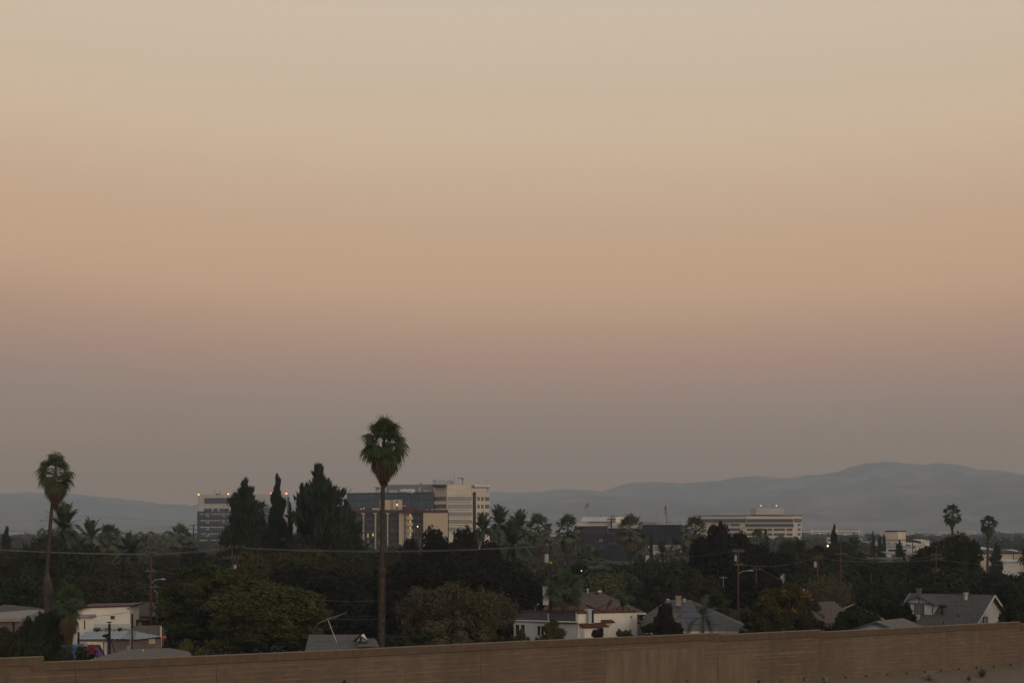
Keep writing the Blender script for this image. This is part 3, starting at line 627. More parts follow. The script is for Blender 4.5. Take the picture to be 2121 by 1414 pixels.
ribbon(f2, 1543.5, 1644, 1083.9, 1091, 3.0)
ribbon(f1, 1513, 1532, 1084.2, 1089, 5); ribbon(f1, 1500, 1510, 1084.4, 1089, 4)
for y in (1093.8, 1103.6, 1113.6, 1123.6):
    for x0, x1 in ((1547, 1560), (1563, 1586), (1589.3, 1599.5), (1602.3, 1626), (1629, 1641.3)): ribbon(f2, x0, x1, y, y+5.2, 5.5)
    ribbon(f1, 1510, 1533, y, y+5, 5.5)
for y in (1083.8, 1093.3, 1103.2): ribbon(f3, 1652, 1658, y, y+5.2, 9)
mb = MB()
for y in (1082, 1091.8, 1101.2, 1110.8): f2.box(mb, 1546, 1643, y, y+.5, .6, 0); f1.box(mb, 1450, 1546, y, y+.5, .6, 0)
part('ledges', mb, M['cream'], b)
mb = MB(); mb.prism(ppoly([(1554.5, D4+16), (1566, D4+6), (1618, D4+5), (1624.3, D4+12), (1622, D4+40), (1556, D4+44)]), Z(1065.2, D4), Z(1051.5, D4)); part('penthouse', mb, M['concrete'], b)
mb = MB(); mb.prism(ppoly([(1556.5, D4+18), (1567, D4+9), (1617, D4+8), (1622.3, D4+15), (1620, D4+38), (1558, D4+42)]), Z(1067.5, D4), Z(1065.2, D4)); part('penthouse_base', mb, M['maroon'], b)
mb = MB(); q = Face((1500, D4+14), (1540, D4+8)); q.box(mb, 1510, 1519.5, 1064.3, 1067.6, 0, 4); q.box(mb, 1512.5, 1516.5, 1062.5, 1064.3, -.5, 3); part('roof_unit', mb, M['cream'], b)
mb = MB(); mast(mb, 1487.5, D4+20, 1061.5, 1067, .25); mast(mb, 1600.5, D4+20, 1044, 1051.5, .2); mb.box(X(1598, D4+20), X(1603, D4+20), D4+20, D4+20.4, Z(1044.8, D4), Z(1044.2, D4)); mb.tube([(X(1582, D4+20), D4+20, Z(1046.5, D4)), (X(1592, D4+20), D4+20, Z(1050.8, D4))], .15, 5); mast(mb, 1567, D4+20, 1048.5, 1051.5, .3); part('roof_masts', mb, M['louvre'], b)
for px in (1476, 1638):
    mb = MB().ball((X(px, D4+30), D4+30, Z(1066.8, D4)), 2.6, 10, 6, .3); part('skylight_dome', mb, M['grey_panel'], b)
for px in (1576.3, 1608.3):
    mb = MB().ball((X(px, D4), D4, Z(1046.8, D4)), .36, 8, 6); part('roof_lamp', mb, M['white_on'], b); mb = MB(); mast(mb, px, D4+.6, 1047.5, 1051.8, .1); part('lamp_post', mb, M['louvre'], b)
# ---- black glass building
D5 = 750.0
b = thing('black_glass_building', 'low black glass building under cream roof blocks behind the skirted palms', 'building', (X(1300, D5), D5, 0))
g1 = Face((1192, D5+6), (1262, D5+2)); g2 = Face((1259, D5), (1414, D5-8))
mb = MB(); g1.box(mb, 1194, 1262, 1104.8, None, 0, 25); part('glass_wall', mb, M['glass_black'], b)
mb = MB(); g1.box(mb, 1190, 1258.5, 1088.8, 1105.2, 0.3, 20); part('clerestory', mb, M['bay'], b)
mb = MB()
for x in np.arange(1192, 1258, 2.6): g1.box(mb, x, x+.3, 1088.8, 1105, .45, 0)
part('clerestory_mullions', mb, M['louvre'], b)
mb = MB(); mb.prism(ppoly([(1259, D5), (1330, D5-4), (1330, D5+30), (1259, D5+30)]), 0, Z(1093.3, D5)); mb.prism(ppoly([(1330, D5-3), (1414, D5-8), (1410, D5+30), (1330, D5+30)]), 0, Z(1086.2, D5)); part('glass_block', mb, M['glass_black'], b)
mb = MB()
for x in np.arange(1262, 1413, 3.2): g2.box(mb, x, x+.22, 1094 if x < 1331 else 1087, 1150, .18, 0)
for x in np.arange(1197, 1259, 3.2): g1.box(mb, x, x+.22, 1105, 1150, .12, 0)
for y in (1107.8, 1113.2, 1127.5, 1136.5): g2.box(mb, 1259, 1413, y, y+.35, .2, 0); g1.box(mb, 1196, 1258, y, y+.35, .13, 0)
part('mullions', mb, M['darkwall'], b)
for fc, x0, x1, y0, y1, m in ((g1, 1233, 1239.5, 1117, 1121.6, 'warm_lo'), (g1, 1242, 1248.3, 1116, 1121.6, 'warm_lo')):
    for k in range(3):
        mb = MB(); xx = x0+k*(x1-x0)/3; fc.box(mb, xx, xx+(x1-x0)/4.5, y0, y1, .05, 0); part('lit_window', mb, M['bay' if x0 < 1240 or k == 1 else 'cream'], b)  # glow of the lit panes is put into cream colour, the rest stay dark
for x0, x1 in ((1210, 1214), (1220, 1236), (1240, 1256), (1331, 1343), (1356, 1362), (1385, 1390), (1400, 1404)):
    y0 = 1112.5 if x0 > 1300 else 1127.8; fc = g2 if x0 > 1300 else g1; mb = MB(); fc.box(mb, x0, x1, y0, y0+9, .06, 0); part('window', mb, M['glass_dark'], b)
mb = MB(); mb.prism(ppoly([(1195, D5+4), (1275, D5+3), (1275, D5+30), (1200, D5+30)]), Z(1089, D5), Z(1081.8, D5)); mb.prism(ppoly([(1267, D5-1), (1328, D5-1), (1328, D5+26), (1267, D5+26)]), Z(1089, D5), Z(1081.4, D5)); part('lower_roof_storey', mb, M['concrete'], b)
a = [(X(1202.5, D5+6), D5+6, Z(1079.3, D5)), (X(1275, D5+6), D5+6, Z(1079.3, D5)), (X(1275, D5+7), D5+7, Z(1070, D5)), (X(1207, D5+7), D5+7, Z(1070, D5)),
     (X(1202.5, D5+6), D5+28, Z(1079.3, D5)), (X(1275, D5+6), D5+28, Z(1079.3, D5)), (X(1275, D5+7), D5+28, Z(1070, D5)), (X(1207, D5+7), D5+28, Z(1070, D5))]
mb = MB().add(a, [(0, 1, 2, 3), (5, 4, 7, 6), (3, 2, 6, 7), (1, 5, 6, 2), (4, 0, 3, 7), (4, 5, 1, 0)]); part('upper_roof_storey', mb, M['concrete'], b)
mb = MB(); mb.prism(ppoly([(1275, D5+1), (1300.5, D5+1), (1300.5, D5+24), (1275, D5+24)]), Z(1081, D5), Z(1069.8, D5)); part('plant_room', mb, M['stucco'], b)
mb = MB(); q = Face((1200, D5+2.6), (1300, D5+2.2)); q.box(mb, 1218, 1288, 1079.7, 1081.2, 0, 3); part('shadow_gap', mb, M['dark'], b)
mb = MB(); mb.prism(ppoly([(1284.5, D5-3), (1292, D5-3), (1292, D5+4), (1284.5, D5+4)]), Z(1093.2, D5), Z(1089.6, D5)); part('wall_niche', mb, M['terracotta'], b)
mb = MB(); mb.prism(ppoly([(1327, D5+4), (1354, D5+4), (1359.5, D5+9), (1359.5, D5+22), (1327, D5+22)]), Z(1086.3, D5), Z(1080, D5)); part('roof_plant_screen', mb, M['grey_panel'], b)
mb = MB()
for px, y in ((1362.5, 1079.5), (1365, 1079), (1368, 1081), (1372, 1081.5), (1387, 1080), (1243, 1065.6), (1244.5, 1066), (1272, 1066.5)): mast(mb, px, D5+5, y, 1086.3 if px > 1300 else 1070, .07)
mb.tube([(X(1380, D5), D5, Z(1081, D5)), (X(1388, D5), D5, Z(1080.5, D5)), (X(1392, D5), D5, Z(1085, D5))], .1, 5); mb.tube([(X(1405, D5), D5, Z(1080.5, D5)), (X(1408, D5), D5, Z(1081.5, D5)), (X(1411, D5), D5, Z(1085.5, D5))], .1, 5)
mb.box(X(1266, D5+5), X(1271, D5+5), D5+5, D5+6, Z(1070, D5), Z(1067.6, D5)); mb.box(X(1277, D5+5), X(1280, D5+5), D5+5, D5+6, Z(1069.8, D5), Z(1067.8, D5))
part('roof_aerials', mb, M['louvre'], b)
mb = MB(); q = Face((1335, D5-60), (1425, D5-62)); q.box(mb, 1337, 1412, 1129, None, 0, 12); part('annex_wall', mb, M['concrete'], b)
mb = MB()
for k in range(5): q.box(mb, 1350+0*k, 1411, 1130.4+k*2.2, 1131.1+k*2.2, .2, 0)
part('annex_louvres', mb, M['louvre'], b)
# flags
def flag(px, ytop, ybot, D, fpts, lab, r):
    t = thing('flagpole', lab, 'flagpole', (X(px, D), D, Z(ybot, D)), 'flagpoles on the black glass building')
    mb = MB(); mast(mb, px, D, ytop, ybot, r); part('pole', mb, M['metal'], t, smooth=True)
    # hanging cloth: grid between hoist and fly edges with folds
    (hx0, hy0), (hx1, hy1), (fx0, fy0), (fx1, fy1) = fpts; nu, nv = 9, 14
    def P(u, v):
        x = (hx0*(1-v)+hx1*v)*(1-u)+(fx0*(1-v)+fx1*v)*u; y = (hy0*(1-v)+hy1*v)*(1-u)+(fy0*(1-v)+fy1*v)*u
        return (X(x, D), D-0.15+0.22*math.sin(u*9+v*2)*u, Z(y, D))
    red, white, blue = MB(), MB(), MB()
    for i in range(nu):
        for j in range(13):
            u0, u1, v0, v1 = i/nu, (i+1)/nu, j/13, (j+1)/13
            tgt = blue if (i < nu*0.42 and j < 7) else (red if j % 2 == 0 else white)
            tgt.add([P(u0, v0), P(u1, v0), P(u1, v1), P(u0, v1)], [(0, 1, 2, 3)])
    me = MB(); f_ = part('flag', red, M['flagred'], t); part('white_stripes', white, M['flagwhite'], f_); part('blue_canton', blue, M['flagblue'], f_)
M['flagred'] = mat('flag_red', (0.25, 0.05, 0.05), None, 3); M['flagwhite'] = mat('flag_white', (0.42, 0.40, 0.38), None, 3); M['flagblue'] = mat('flag_blue', (0.03, 0.04, 0.11), None, 3)
flag(1219.3, 1040.3, 1070, D5+10, ((1218.6, 1041.2), (1217, 1050.5), (1211.5, 1048.5), (1209, 1054.5)), 'slender flagpole with windblown striped flag on the cream roof, left of the other', .11)
flag(1381.2, 1024.2, 1086, D5-4, ((1379.6, 1045.8), (1380.5, 1068), (1376.2, 1050), (1376, 1064)), 'thick tall flagpole flying a limp striped flag at half mast', .2)
t = thing('floodlight_mast', 'thin mast with a cross of floodlights rising beside the half mast flag', 'light mast', (X(1360.4, D5+8), D5+8, Z(1086, D5)))
mb = MB(); mast(mb, 1360.4, D5+8, 1056, 1086, .12); part('mast', mb, M['metal'], t)
for dx in (-2, 2):
    mb = MB(); mb.box(X(1360.4+dx-.8, D5+8), X(1360.4+dx+.8, D5+8), D5+7.8, D5+8.2, Z(1059.4, D5), Z(1057.4, D5)); part('floodlight', mb, M['metal'], t)
# ---- beige block with a dark roof rim and the pale workshops around it
D6 = 620.0
b = thing('theatre_block', 'tall windowless pinkish block with a dark rim above low pale sheds', 'building', (X(1853, D6), D6, 0))
a1, a2, a3 = (1834.5, D6), (1860, D6-6), (1876, D6+3)
mb = MB(); mb.prism(ppoly([a1, a2, a3, (1852, D6+9)]), 0, Z(1098.5, D6)); part('wall', mb, M['concrete_warm'], b)
mb = MB(); mb.prism([(x+dx, y-.2) for (x, y), dx in zip(ppoly([a1, a2, a3, (1852, D6+9)]), (-.2, 0, .2, 0))], Z(1100.6, D6), Z(1098.2, D6)); part('roof_rim', mb, M['glass_dark'], b)
mb = MB(); mb.prism([(x+dx, y-.1) for (x, y), dx in zip(ppoly([a1, a2, a3, (1852, D6+9)]), (-.1, 0, .1, 0))], Z(1118.8, D6), Z(1116.6, D6)); part('band', mb, M['grey_panel'], b)
for px in (1840, 1854):
    mb = MB(); Face(a1, a2).box(mb, px, px+2, 1123, 1127, .08, 0); part('door', mb, M['grey_panel'], b)
mb = MB(); Face(a2, a3).box(mb, 1866, 1869, 1122.5, 1127, .08, 0); part('door', mb, M['grey_panel'], b)
def shed(px0, px1, y0, D, dep, wall, roof, label, cat='building', group=None, wins=(), slope=0.0, base=None, name='low_building'):
    t = thing(name, label, cat, (X((px0+px1)/2, D), D, 0), group); fc = Face((px0, D), (px1, D-(px1-px0)*D/F*0.03))
    mb = MB(); fc.box(mb, px0, px1, y0, None, 0, dep); part('wall', mb, M[wall], t)
    h = 0.35+0.01*dep; a = fc.at(px0)-fc.d*.3+fc.n*.3; c = fc.at(px1)+fc.d*.3+fc.n*.3; z = Z(y0, D)
    mb = MB(); mb.slab([(a.x, a.y, z+.003), (c.x, c.y, z+.003), (c.x-fc.n.x*(dep+.6), c.y-fc.n.y*(dep+.6), z+h+slope), (a.x-fc.n.x*(dep+.6), a.y-fc.n.y*(dep+.6), z+h+slope)], 0.25); part('roof', mb, M[roof], t)
    for x0, x1, ya, yb in wins: mb = MB(); fc.box(mb, x0, x1, ya, yb, .06, 0); part('window', mb, M['glass_dark'], t)
    return t
shed(1805, 1838, 1124.5, 600, 20, 'concrete', 'grey_panel', 'long pale shed with a low roof left of the pinkish block', wins=((1808, 1822, 1130, 1134), (1824, 1834, 1130, 1134)))
shed(1830, 1888, 1131.5, 585, 24, 'concrete', 'grey_panel', 'white walled shed directly in front of the pinkish block', wins=((1840, 1856, 1137, 1142), (1862, 1878, 1137, 1142)))
shed(1846, 1905, 1146.5, 520, 15, 'cmu', 'grey_panel', 'grey lower shed in front of the white walled shed', wins=((1850, 1860, 1151, 1154), (1880, 1886, 1151, 1154)))
shed(1886, 1912, 1127, 640, 20, 'concrete', 'concrete', 'small pale rooftop building right of the pinkish block', wins=((1890, 1896, 1131, 1135),))
shed(1908, 1925, 1119.5, 660, 16, 'concrete_warm', 'concrete', 'narrow pale tower house half hidden by the big green tree', wins=((1911, 1914, 1124, 1128),))
shed(2026, 2126, 1144.5, 560, 30, 'cream', 'shingle_dk', 'long tan warehouse with a dark roof edge behind the tall right palm', wins=((2098, 2100, 1147, 1160),))
shed(2028, 2062, 1137, 640, 20, 'concrete', 'roofequip', 'white box building behind the tan warehouse, left of the dark cone tree')
shed(2062, 2121, 1141.5, 700, 20, 'concrete', 'roofequip', 'long low white roofed building behind the tan warehouse')
t = shed(2074, 2112, 1161.5, 470, 12, 'concrete', 'roofequip', 'low white garage block with dark slot windows at far right', wins=((2081, 2083.5, 1162.5, 1165.5), (2094.5, 2096, 1162.5, 1165.5), (2101.5, 2103, 1162.5, 1166), (2106, 2107.5, 1162.5, 1166)))
shed(1690, 1715, 1136.5, 900, 20, 'stucco', 'roofequip', 'small white building beyond the trees under a bright lamp')
shed(1540, 1558, 1131, 700, 12, 'stucco', 'tanroof', 'small white building glimpsed between dark oaks below the beige office')
shed(1566, 1582, 1126, 800, 12, 'stucco', 'roofequip', 'white house glimpsed at the foot of the beige office building')
shed(258, 272, 1182, 300, 6, 'stucco', 'shingle_gr', 'white house glimpsed through the trees beside an amber lamp', wins=((262, 266, 1184, 1188),))
shed(1060, 1072, 1157, 320, 8, 'stucco', 'shingle_gr', 'pale house glimpsed under the date palms')
# far hillside and valley buildings
rr = random.Random(21)
FB = [(1645, 1688, 1095, 3300), (1680, 1732, 1093.5, 3200), (1732, 1782, 1093, 3000), (0, 50, 1103, 3000), (48, 92, 1104, 2900), (0, 40, 1106.5, 2700), (250, 262, 1109, 2600), (262, 275, 1108, 2800), (275, 292, 1107, 2700), (336, 350, 1109, 2500), (28, 44, 1129, 1500), (46, 62, 1120, 1800)]
for i in range(44):
    px = rr.choice([rr.uniform(1660, 2121), rr.uniform(1660, 2121), rr.uniform(0, 420), rr.uniform(1020, 1200)]); y = rr.uniform(1098, 1118); D = 12.5*F/(y-1089)*rr.uniform(.8, 1.0) if y > 1100 else rr.uniform(3000, 4500)
    FB.append((px, px+rr.uniform(5, 22), y, min(D, 4200)))
k = 0
for x0, x1, y, D in sorted(FB):
    t = thing('distant_building', 'pale low building in the hazy distance below the hills', 'building', (X((x0+x1)/2, D), D, 0), 'pale buildings in the hazy distance')
    if k == 0: pass
    k += 1; fc = Face((x0, D), (x1, D)); z = max(Z(y, D), 4.0); ytop = HY+(HC-z)/D*F
    mb = MB(); fc.box(mb, x0, x1, ytop, None, 0, 25); part('wall', mb, M['stucco' if k % 3 else 'concrete_warm'], t)
    mb = MB(); fc.box(mb, x0-.2, x1+.2, ytop-.25, ytop, .8, 26); part('roof', mb, M['grey_panel' if k % 2 else 'roofequip'], t)
    nfl = max(1, int((z)/4)); step = z/nfl
    mb = MB()
    for fl_ in range(nfl):
        ya = HY+(HC-(z-step*fl_-step*.3))/D*F; fc.box(mb, x0+(x1-x0)*.06, x1-(x1-x0)*.06, ya, ya+step*.38/D*F, .3, 0)
    part('window_band', mb, M['glass_grey'], t)
t_special = {'x': 0}
# ================================================================ VEGETATION
def leaves_on(Cn, Nn, size, rng, jit=0.75, aspect=1.7):
    n = len(Cn); N_ = Nn+rng.normal(size=(n, 3))*jit; N_ /= np.linalg.norm(N_, axis=1)[:, None]+1e-9
    a = rng.normal(size=(n, 3)); a -= N_*(a*N_).sum(1)[:, None]; a /= np.linalg.norm(a, axis=1)[:, None]+1e-9; b = np.cross(N_, a)
    s = size*rng.uniform(0.6, 1.4, (n, 1)); L = a*s*aspect/2; W = b*s/2
    return np.stack([Cn-L, Cn+W-L*0.1, Cn+L, Cn-W-L*0.1], 1).reshape(-1, 3)
def spikes(Cn, Dn, size, rng, jit=0.45, aspect=4.2):
    n = len(Cn); a = Dn+rng.normal(size=(n, 3))*jit; a /= np.linalg.norm(a, axis=1)[:, None]+1e-9
    b = rng.normal(size=(n, 3)); b -= a*(a*b).sum(1)[:, None]; b /= np.linalg.norm(b, axis=1)[:, None]+1e-9
    s = size*rng.uniform(0.6, 1.4, (n, 1)); L = a*s*aspect/2; W = b*s/2
    return np.stack([Cn-L, Cn+W-L*0.1, Cn+L, Cn-W-L*0.1], 1).reshape(-1, 3)
def leaves_np(Cn, size, rng, tilt=0.6, aspect=1.7, droop=0.0, elong=None):
    """diamond leaves at centres Cn with random orientation"""
    n = len(Cn); a = rng.normal(size=(n, 3)); a[:, 2] = a[:, 2]*tilt-droop; a /= np.linalg.norm(a, axis=1)[:, None]+1e-9
    b = rng.normal(size=(n, 3)); b -= a*(a*b).sum(1)[:, None]; b /= np.linalg.norm(b, axis=1)[:, None]+1e-9
    s = size*rng.uniform(0.6, 1.35, (n, 1)); L = a*s*aspect/2; W = b*s/2
    V = np.stack([Cn-L, Cn+W-L*0.1, Cn+L, Cn-W-L*0.1], 1).reshape(-1, 3); return V
def merge(*arrs): return np.concatenate(arrs, 0)
def lobes_crown(seed, nlobe, nleaf, leaf, zlo=0.16, flat=0.9, lobe_r=(0.13, 0.22), rim=0.33, sparse=0.0, full=False, shell=0.16):
    """unit crown: width 1, from z=zlo to z=1; many overlapping leafy lobes, uneven outline"""
    rng = np.random.default_rng(seed); ctr = []; rad = []
    zc = (zlo+1)/2; hz_ = (1-zlo)/2
    for k in range(nlobe):
        u = rng.normal(size=3); u /= np.linalg.norm(u); r = rng.uniform(0.35, 1.0)**0.5
        if full and u[2] < 0.15: q_ = math.hypot(u[0], u[1])+1e-6; u[0] /= q_**.85; u[1] /= q_**.85
        lr = rng.uniform(*lobe_r); c = np.array([u[0]*(0.5-lr*0.8)*r, u[1]*(0.5-lr*0.8)*r, zc+u[2]*(hz_-lr*flat*.85)*r])
        wf = 1.0-(0.12 if full else 0.25)*max(0, (c[2]-zc)/hz_); c[:2] *= wf; ctr.append(c); rad.append(lr)
    ctr = np.array(ctr); rad = np.array(rad); w_ = rad**2; idx = rng.choice(nlobe, nleaf, p=w_/w_.sum())
    d = rng.normal(size=(nleaf, 3)); d /= np.linalg.norm(d, axis=1)[:, None]; d[:, 2] = np.where(d[:, 2] < -0.3, d[:, 2]*.6, d[:, 2])
    rr_ = 1-np.abs(rng.normal(0, shell, nleaf)); rr_ = np.clip(rr_, 0.05, 1.0)+rng.exponential(0.05, nleaf)
    bump = 1+0.16*np.sin(d[:, 0]*7+idx)+0.14*np.sin(d[:, 1]*6+idx*2.3)+0.12*np.sin(d[:, 2]*8+idx*1.7)
    P = ctr[idx]+d*(rad[idx]*rr_*bump)[:, None]*np.array([1, 1, flat])
    ok = P[:, 2] > zlo*0.5; P = P[ok]; d = d[ok]
    return P, d, ctr, rad
def tree_meshes(name, seed, nlobe, nleaf, leaf, lm, zlo=0.16, **kw):
    P, Nd, ctr, rad = lobes_crown(seed, nlobe, nleaf, leaf, zlo, **kw); rng = np.random.default_rng(seed+100)
    V = leaves_on(P, Nd, leaf, rng); cm = mesh_np(name+'_crown', V, len(P), lm)
    mb = MB(); r0 = random.Random(seed); mb.tube([(0, 0, -0.02), (0.008, 0.005, zlo*.8), (-0.01, 0.01, zlo*1.8)], [0.042, 0.032, 0.024], 8)
    for k in range(6):
        c = ctr[(k*3) % len(ctr)]; b0 = (0, 0, zlo*(0.9+0.12*k)); mid = ((b0[0]+c[0])*.55, (b0[1]+c[1])*.55, b0[2]+(c[2]-b0[2])*.6)
        mb.tube([b0, mid, tuple(c)], [0.02, 0.012, 0.005], 5)
    tm = mesh_of(name+'_trunk', mb, M['bark']); return tm, cm
def conifer_meshes(name, seed, lm, nleaf=15000, power=1.0, lumps=150, leaf=0.045, lean=0.0, base=0.05, gap=0.35):
    rng = np.random.default_rng(seed); Ps = []
    for k in range(lumps):
        h = base+(1-base)*(k+rng.uniform(0, 1))/lumps*0.985; Rh = 0.5*(1-h)**power*min(1, (1-h)/.2)**.5*(1.05 if h > base+.08 else .8)+0.012
        a = rng.uniform(0, 2*math.pi); tipr = Rh*rng.uniform(0.35, 1.3); m = int(nleaf/lumps*(0.35+1.7*(1-h)))
        t_ = rng.uniform(0.12, 1, m)**0.75; up = (0.10+0.1*(1-h))*t_*tipr/0.5
        lr = (0.015+0.046*Rh/0.5)*rng.uniform(.7, 1.4)
        Pk = np.stack([np.cos(a)*tipr*t_, np.sin(a)*tipr*t_, h+up*0.35-0.01+rng.uniform(-.008, .008)], 1)+rng.normal(size=(m, 3))*np.array([lr*.62, lr*.62, lr*.36])
        Ps.append(Pk)
    P = merge(*Ps); P[:, 0] += lean*P[:, 2]; P = P[(P[:, 2] < 1.0)]
    Dn = np.stack([P[:, 0], P[:, 1], np.full(len(P), .12)], 1); Dn /= np.linalg.norm(Dn, axis=1)[:, None]+1e-9; Dn[:, 2] += .5
    V = spikes(P, Dn, leaf, rng); cm = mesh_np(name+'_crown', V, len(P), lm)
    mb = MB(); mb.tube([(0, 0, -0.02), (lean*.4, 0, .4), (lean*.97, 0, .97)], [0.028, 0.018, 0.003], 7); return mesh_of(name+'_trunk', mb, M['bark']), cm
PROTO = {}
for k, (sd, nl) in enumerate(((11, 26), (12, 34), (13, 22))):
    for tone in 'goyklw': PROTO[('mid', tone, k)] = None
def proto(kind, tone, k):
    key = (kind, tone, k)
    if PROTO.get(key) is None:
        sd = {'mid': 10, 'near': 40, 'shrub': 70, 'con': 90, 'thin': 120, 'spread': 150}[kind]+k
        if kind == 'mid': PROTO[key] = tree_meshes('broadleaf', sd, (40, 52, 34, 60)[k], 20000, 0.031, LEAF[tone], zlo=(0.12, 0.06, 0.15, 0.05)[k], lobe_r=(0.10, 0.19), full=True)
        if kind == 'near': PROTO[key] = tree_meshes('near_tree', sd, (70, 90, 60)[k % 3], 60000, 0.0195, LEAF[tone], zlo=0.0, lobe_r=(0.07, 0.145), full=True)
        if kind == 'shrub': PROTO[key] = tree_meshes('shrub', sd, (14, 20)[k % 2], 12000, 0.038, LEAF[tone], zlo=0.0, lobe_r=(0.10, 0.2), full=True)
        if kind == 'spread': PROTO[key] = tree_meshes('spreading', sd, 50, 30000, 0.026, LEAF[tone], zlo=0.02, lobe_r=(0.06, 0.13), full=True, shell=.35)
        if kind == 'con': PROTO[key] = conifer_meshes('conifer', sd, LEAF[tone], 26000, (0.56, 0.72, 0.56, 0.66)[k % 4], (105, 80, 135, 60)[k % 4], 0.0165, (0.0, 0.02, 0.01, -0.02)[k % 4])
        if kind == 'thin': PROTO[key] = conifer_meshes('slim_conifer', sd, LEAF[tone], 8000, 0.55, 60, 0.042)
    return PROTO[key]
def plant(kind, tone, k, px, ytop, wpx, D, name, label, cat, group=None, zb=0.0, parts=('trunk', 'crown'), rz=None, ymul=1.0):
    tm, cm = proto(kind, tone, k); t = thing(name, label, cat, (X(px, D), D, zb), group, rot=0.0)
    w_ = wpx/F*D; h = max(Z(ytop, D)-zb, 0.6); t.scale = (w_, w_*ymul, h); t.rotation_euler = (0, 0, rz if rz is not None else (px*1.37) % 6.28)
    if ymul != 1.0: t.rotation_euler = (0, 0, 0)
    for nm, me in zip(parts, (tm, cm)):
        o = bpy.data.objects.new(nm, me); C.objects.link(o); o.parent = t
    return t
# ---- the near trees, each placed by hand
NEAR = [
 ('near', 'm', 0, 428, 1160, 225, 205, 'broadleaf_tree', 'big olive green leafy tree left behind the other rounded one, poles above it', 'tree'),
 ('near', 'n', 1, 556, 1196, 268, 188, 'broadleaf_tree', 'big rounded olive green tree in front, touching the wall at left centre', 'tree'),
 ('near', 'g', 2, 84, 1262, 96, 150, 'broadleaf_tree', 'loose leafy dark green tree before the left white stucco building', 'tree'),
 ('near', 'g', 0, 58, 1275, 70, 152, 'broadleaf_tree', 'scruffy dark shrub tree before the tan flat roof at far left', 'tree'),
 ('near', 'o', 1, 12, 1295, 90, 140, 'broadleaf_tree', 'dark green bush in the bottom left corner above the wall', 'bush'),
 ('shrub', 'g', 0, 60, 1320, 120, 138, 'shrub', 'low dark hedge growing along the wall at far left', 'bush'),
 ('shrub', 'g', 1, 150, 1330, 90, 140, 'shrub', 'dark bush with the blue inflatable showing through it', 'bush'),
 ('near', 'y', 1, 1622, 1204, 142, 185, 'flowering_tree', 'dark tree dotted with yellow orange blossom right of the grey hip roof', 'tree'),
 ('near', 'k', 2, 1862, 1245, 92, 178, 'broadleaf_tree', 'dense rounded dark tree between the brown roofs and the dormer house', 'tree'),
 ('near', 'g', 1, 1764, 1253, 88, 172, 'broadleaf_tree', 'glossy green citrus tree left of the small blue trimmed gable', 'tree'),
 ('near', 'g', 0, 2106, 1236, 90, 178, 'broadleaf_tree', 'dark leafy tree at the far right edge beside the dormer house gable', 'tree'),
 ('near', 'p', 2, 1384, 1243, 66, 172, 'plum_tree', 'dark purplish layered tree before the grey hip roof', 'tree'),
 ('thin', 's', 0, 1145, 1285, 72, 182, 'conical_shrub', 'conical olive shrub standing before the window of the white stucco house', 'bush'),
 ('shrub', 'g', 1, 1362, 1284, 92, 176, 'shrub', 'dark green hedge between the white stucco house and the purplish tree', 'bush'),
 ('shrub', 's', 1, 1290, 1297, 52, 180, 'shrub', 'loose rose bush against the cream wall at right of the white stucco house', 'bush'),
 ('shrub', 'p', 0, 1238, 1296, 40, 181, 'shrub', 'reddish climbing shrub beside the tiled porch of the white stucco house', 'bush'),
 ('shrub', 's', 0, 398, 1318, 64, 150, 'shrub', 'pale olive sapling bush before the big left tree, by the wall', 'bush'),
 ('shrub', 'g', 0, 845, 1298, 120, 172, 'shrub', 'dark green bush right of the tall palm trunk base', 'bush'),
 ('shrub', 'g', 1, 1030, 1288, 90, 184, 'shrub', 'dark green bush between the bare brown tree and the white stucco house', 'bush'),
 ('shrub', 'o', 0, 1700, 1278, 90, 176, 'shrub', 'dull olive bush between the blossom tree and the citrus tree', 'bush'),
 ('shrub', 's', 1, 1082, 1296, 40, 184, 'shrub', 'yellowing bush under the left window of the white stucco house', 'bush'),
 ('shrub', 'g', 1, 1560, 1262, 70, 190, 'shrub', 'green leafy bush at the right hip of the grey roof', 'bush'),
 ('near', 'o', 2, 1445, 1188, 150, 232, 'broadleaf_tree', 'wide dark reddish green tree rising behind the grey hip roof', 'tree'),
 ('shrub', 'l', 1, 1535, 1252, 60, 215, 'shrub', 'light green bushy tree just behind the right slope of the grey roof', 'bush'),
]
for a in NEAR: plant(*a)
# blossom and flowers as parts
def bloom(px, py, wpx, hpx, D, n, size, m, parent, seed, name='blossom'):
    rng = np.random.default_rng(seed); cl = rng.uniform(-1, 1, (n//14+1, 3)); cl[:, 2] = np.abs(cl[:, 2])
    P = []; og = Vector((0, 0, 0))
    for k in range(n):
        c = cl[rng.integers(len(cl))]; r = c/np.linalg.norm(c)
        P.append((X(px, D)+r[0]*wpx/2/F*D+rng.normal(0, .13), D+(-abs(r[1])*wpx/2/F*D)+rng.normal(0, .12), Z(py, D)+(r[2]*hpx)/F*D*.9+rng.normal(0, .13)))
    V = leaves_np(np.array(P), size, rng); me = mesh_np(name, V, len(P), m); o = bpy.data.objects.new(name, me); C.objects.link(o)
    return o
def attach(o, t):
    M_ = Matrix.Translation(t.location) @ Matrix.Rotation(t.rotation_euler.z, 4, 'Z') @ Matrix.Diagonal((*t.scale, 1)); o.parent = t; o.matrix_parent_inverse = M_.inverted()
bt = [o for o in C.objects if o.name.startswith('flowering_tree')][0]
attach(bloom(1628, 1262, 124, 52, 184, 130, 0.13, M['yflower'], bt, 4), bt)
t = plant('shrub', 'g', 0, 182, 1334, 46, 146, 'flowering_vine', 'bright pink flowering vine by the purple inflatable tube behind the wall', 'bush')
attach(bloom(182, 1352, 44, 14, 145.2, 420, 0.14, M['pflower'], t, 9), t)
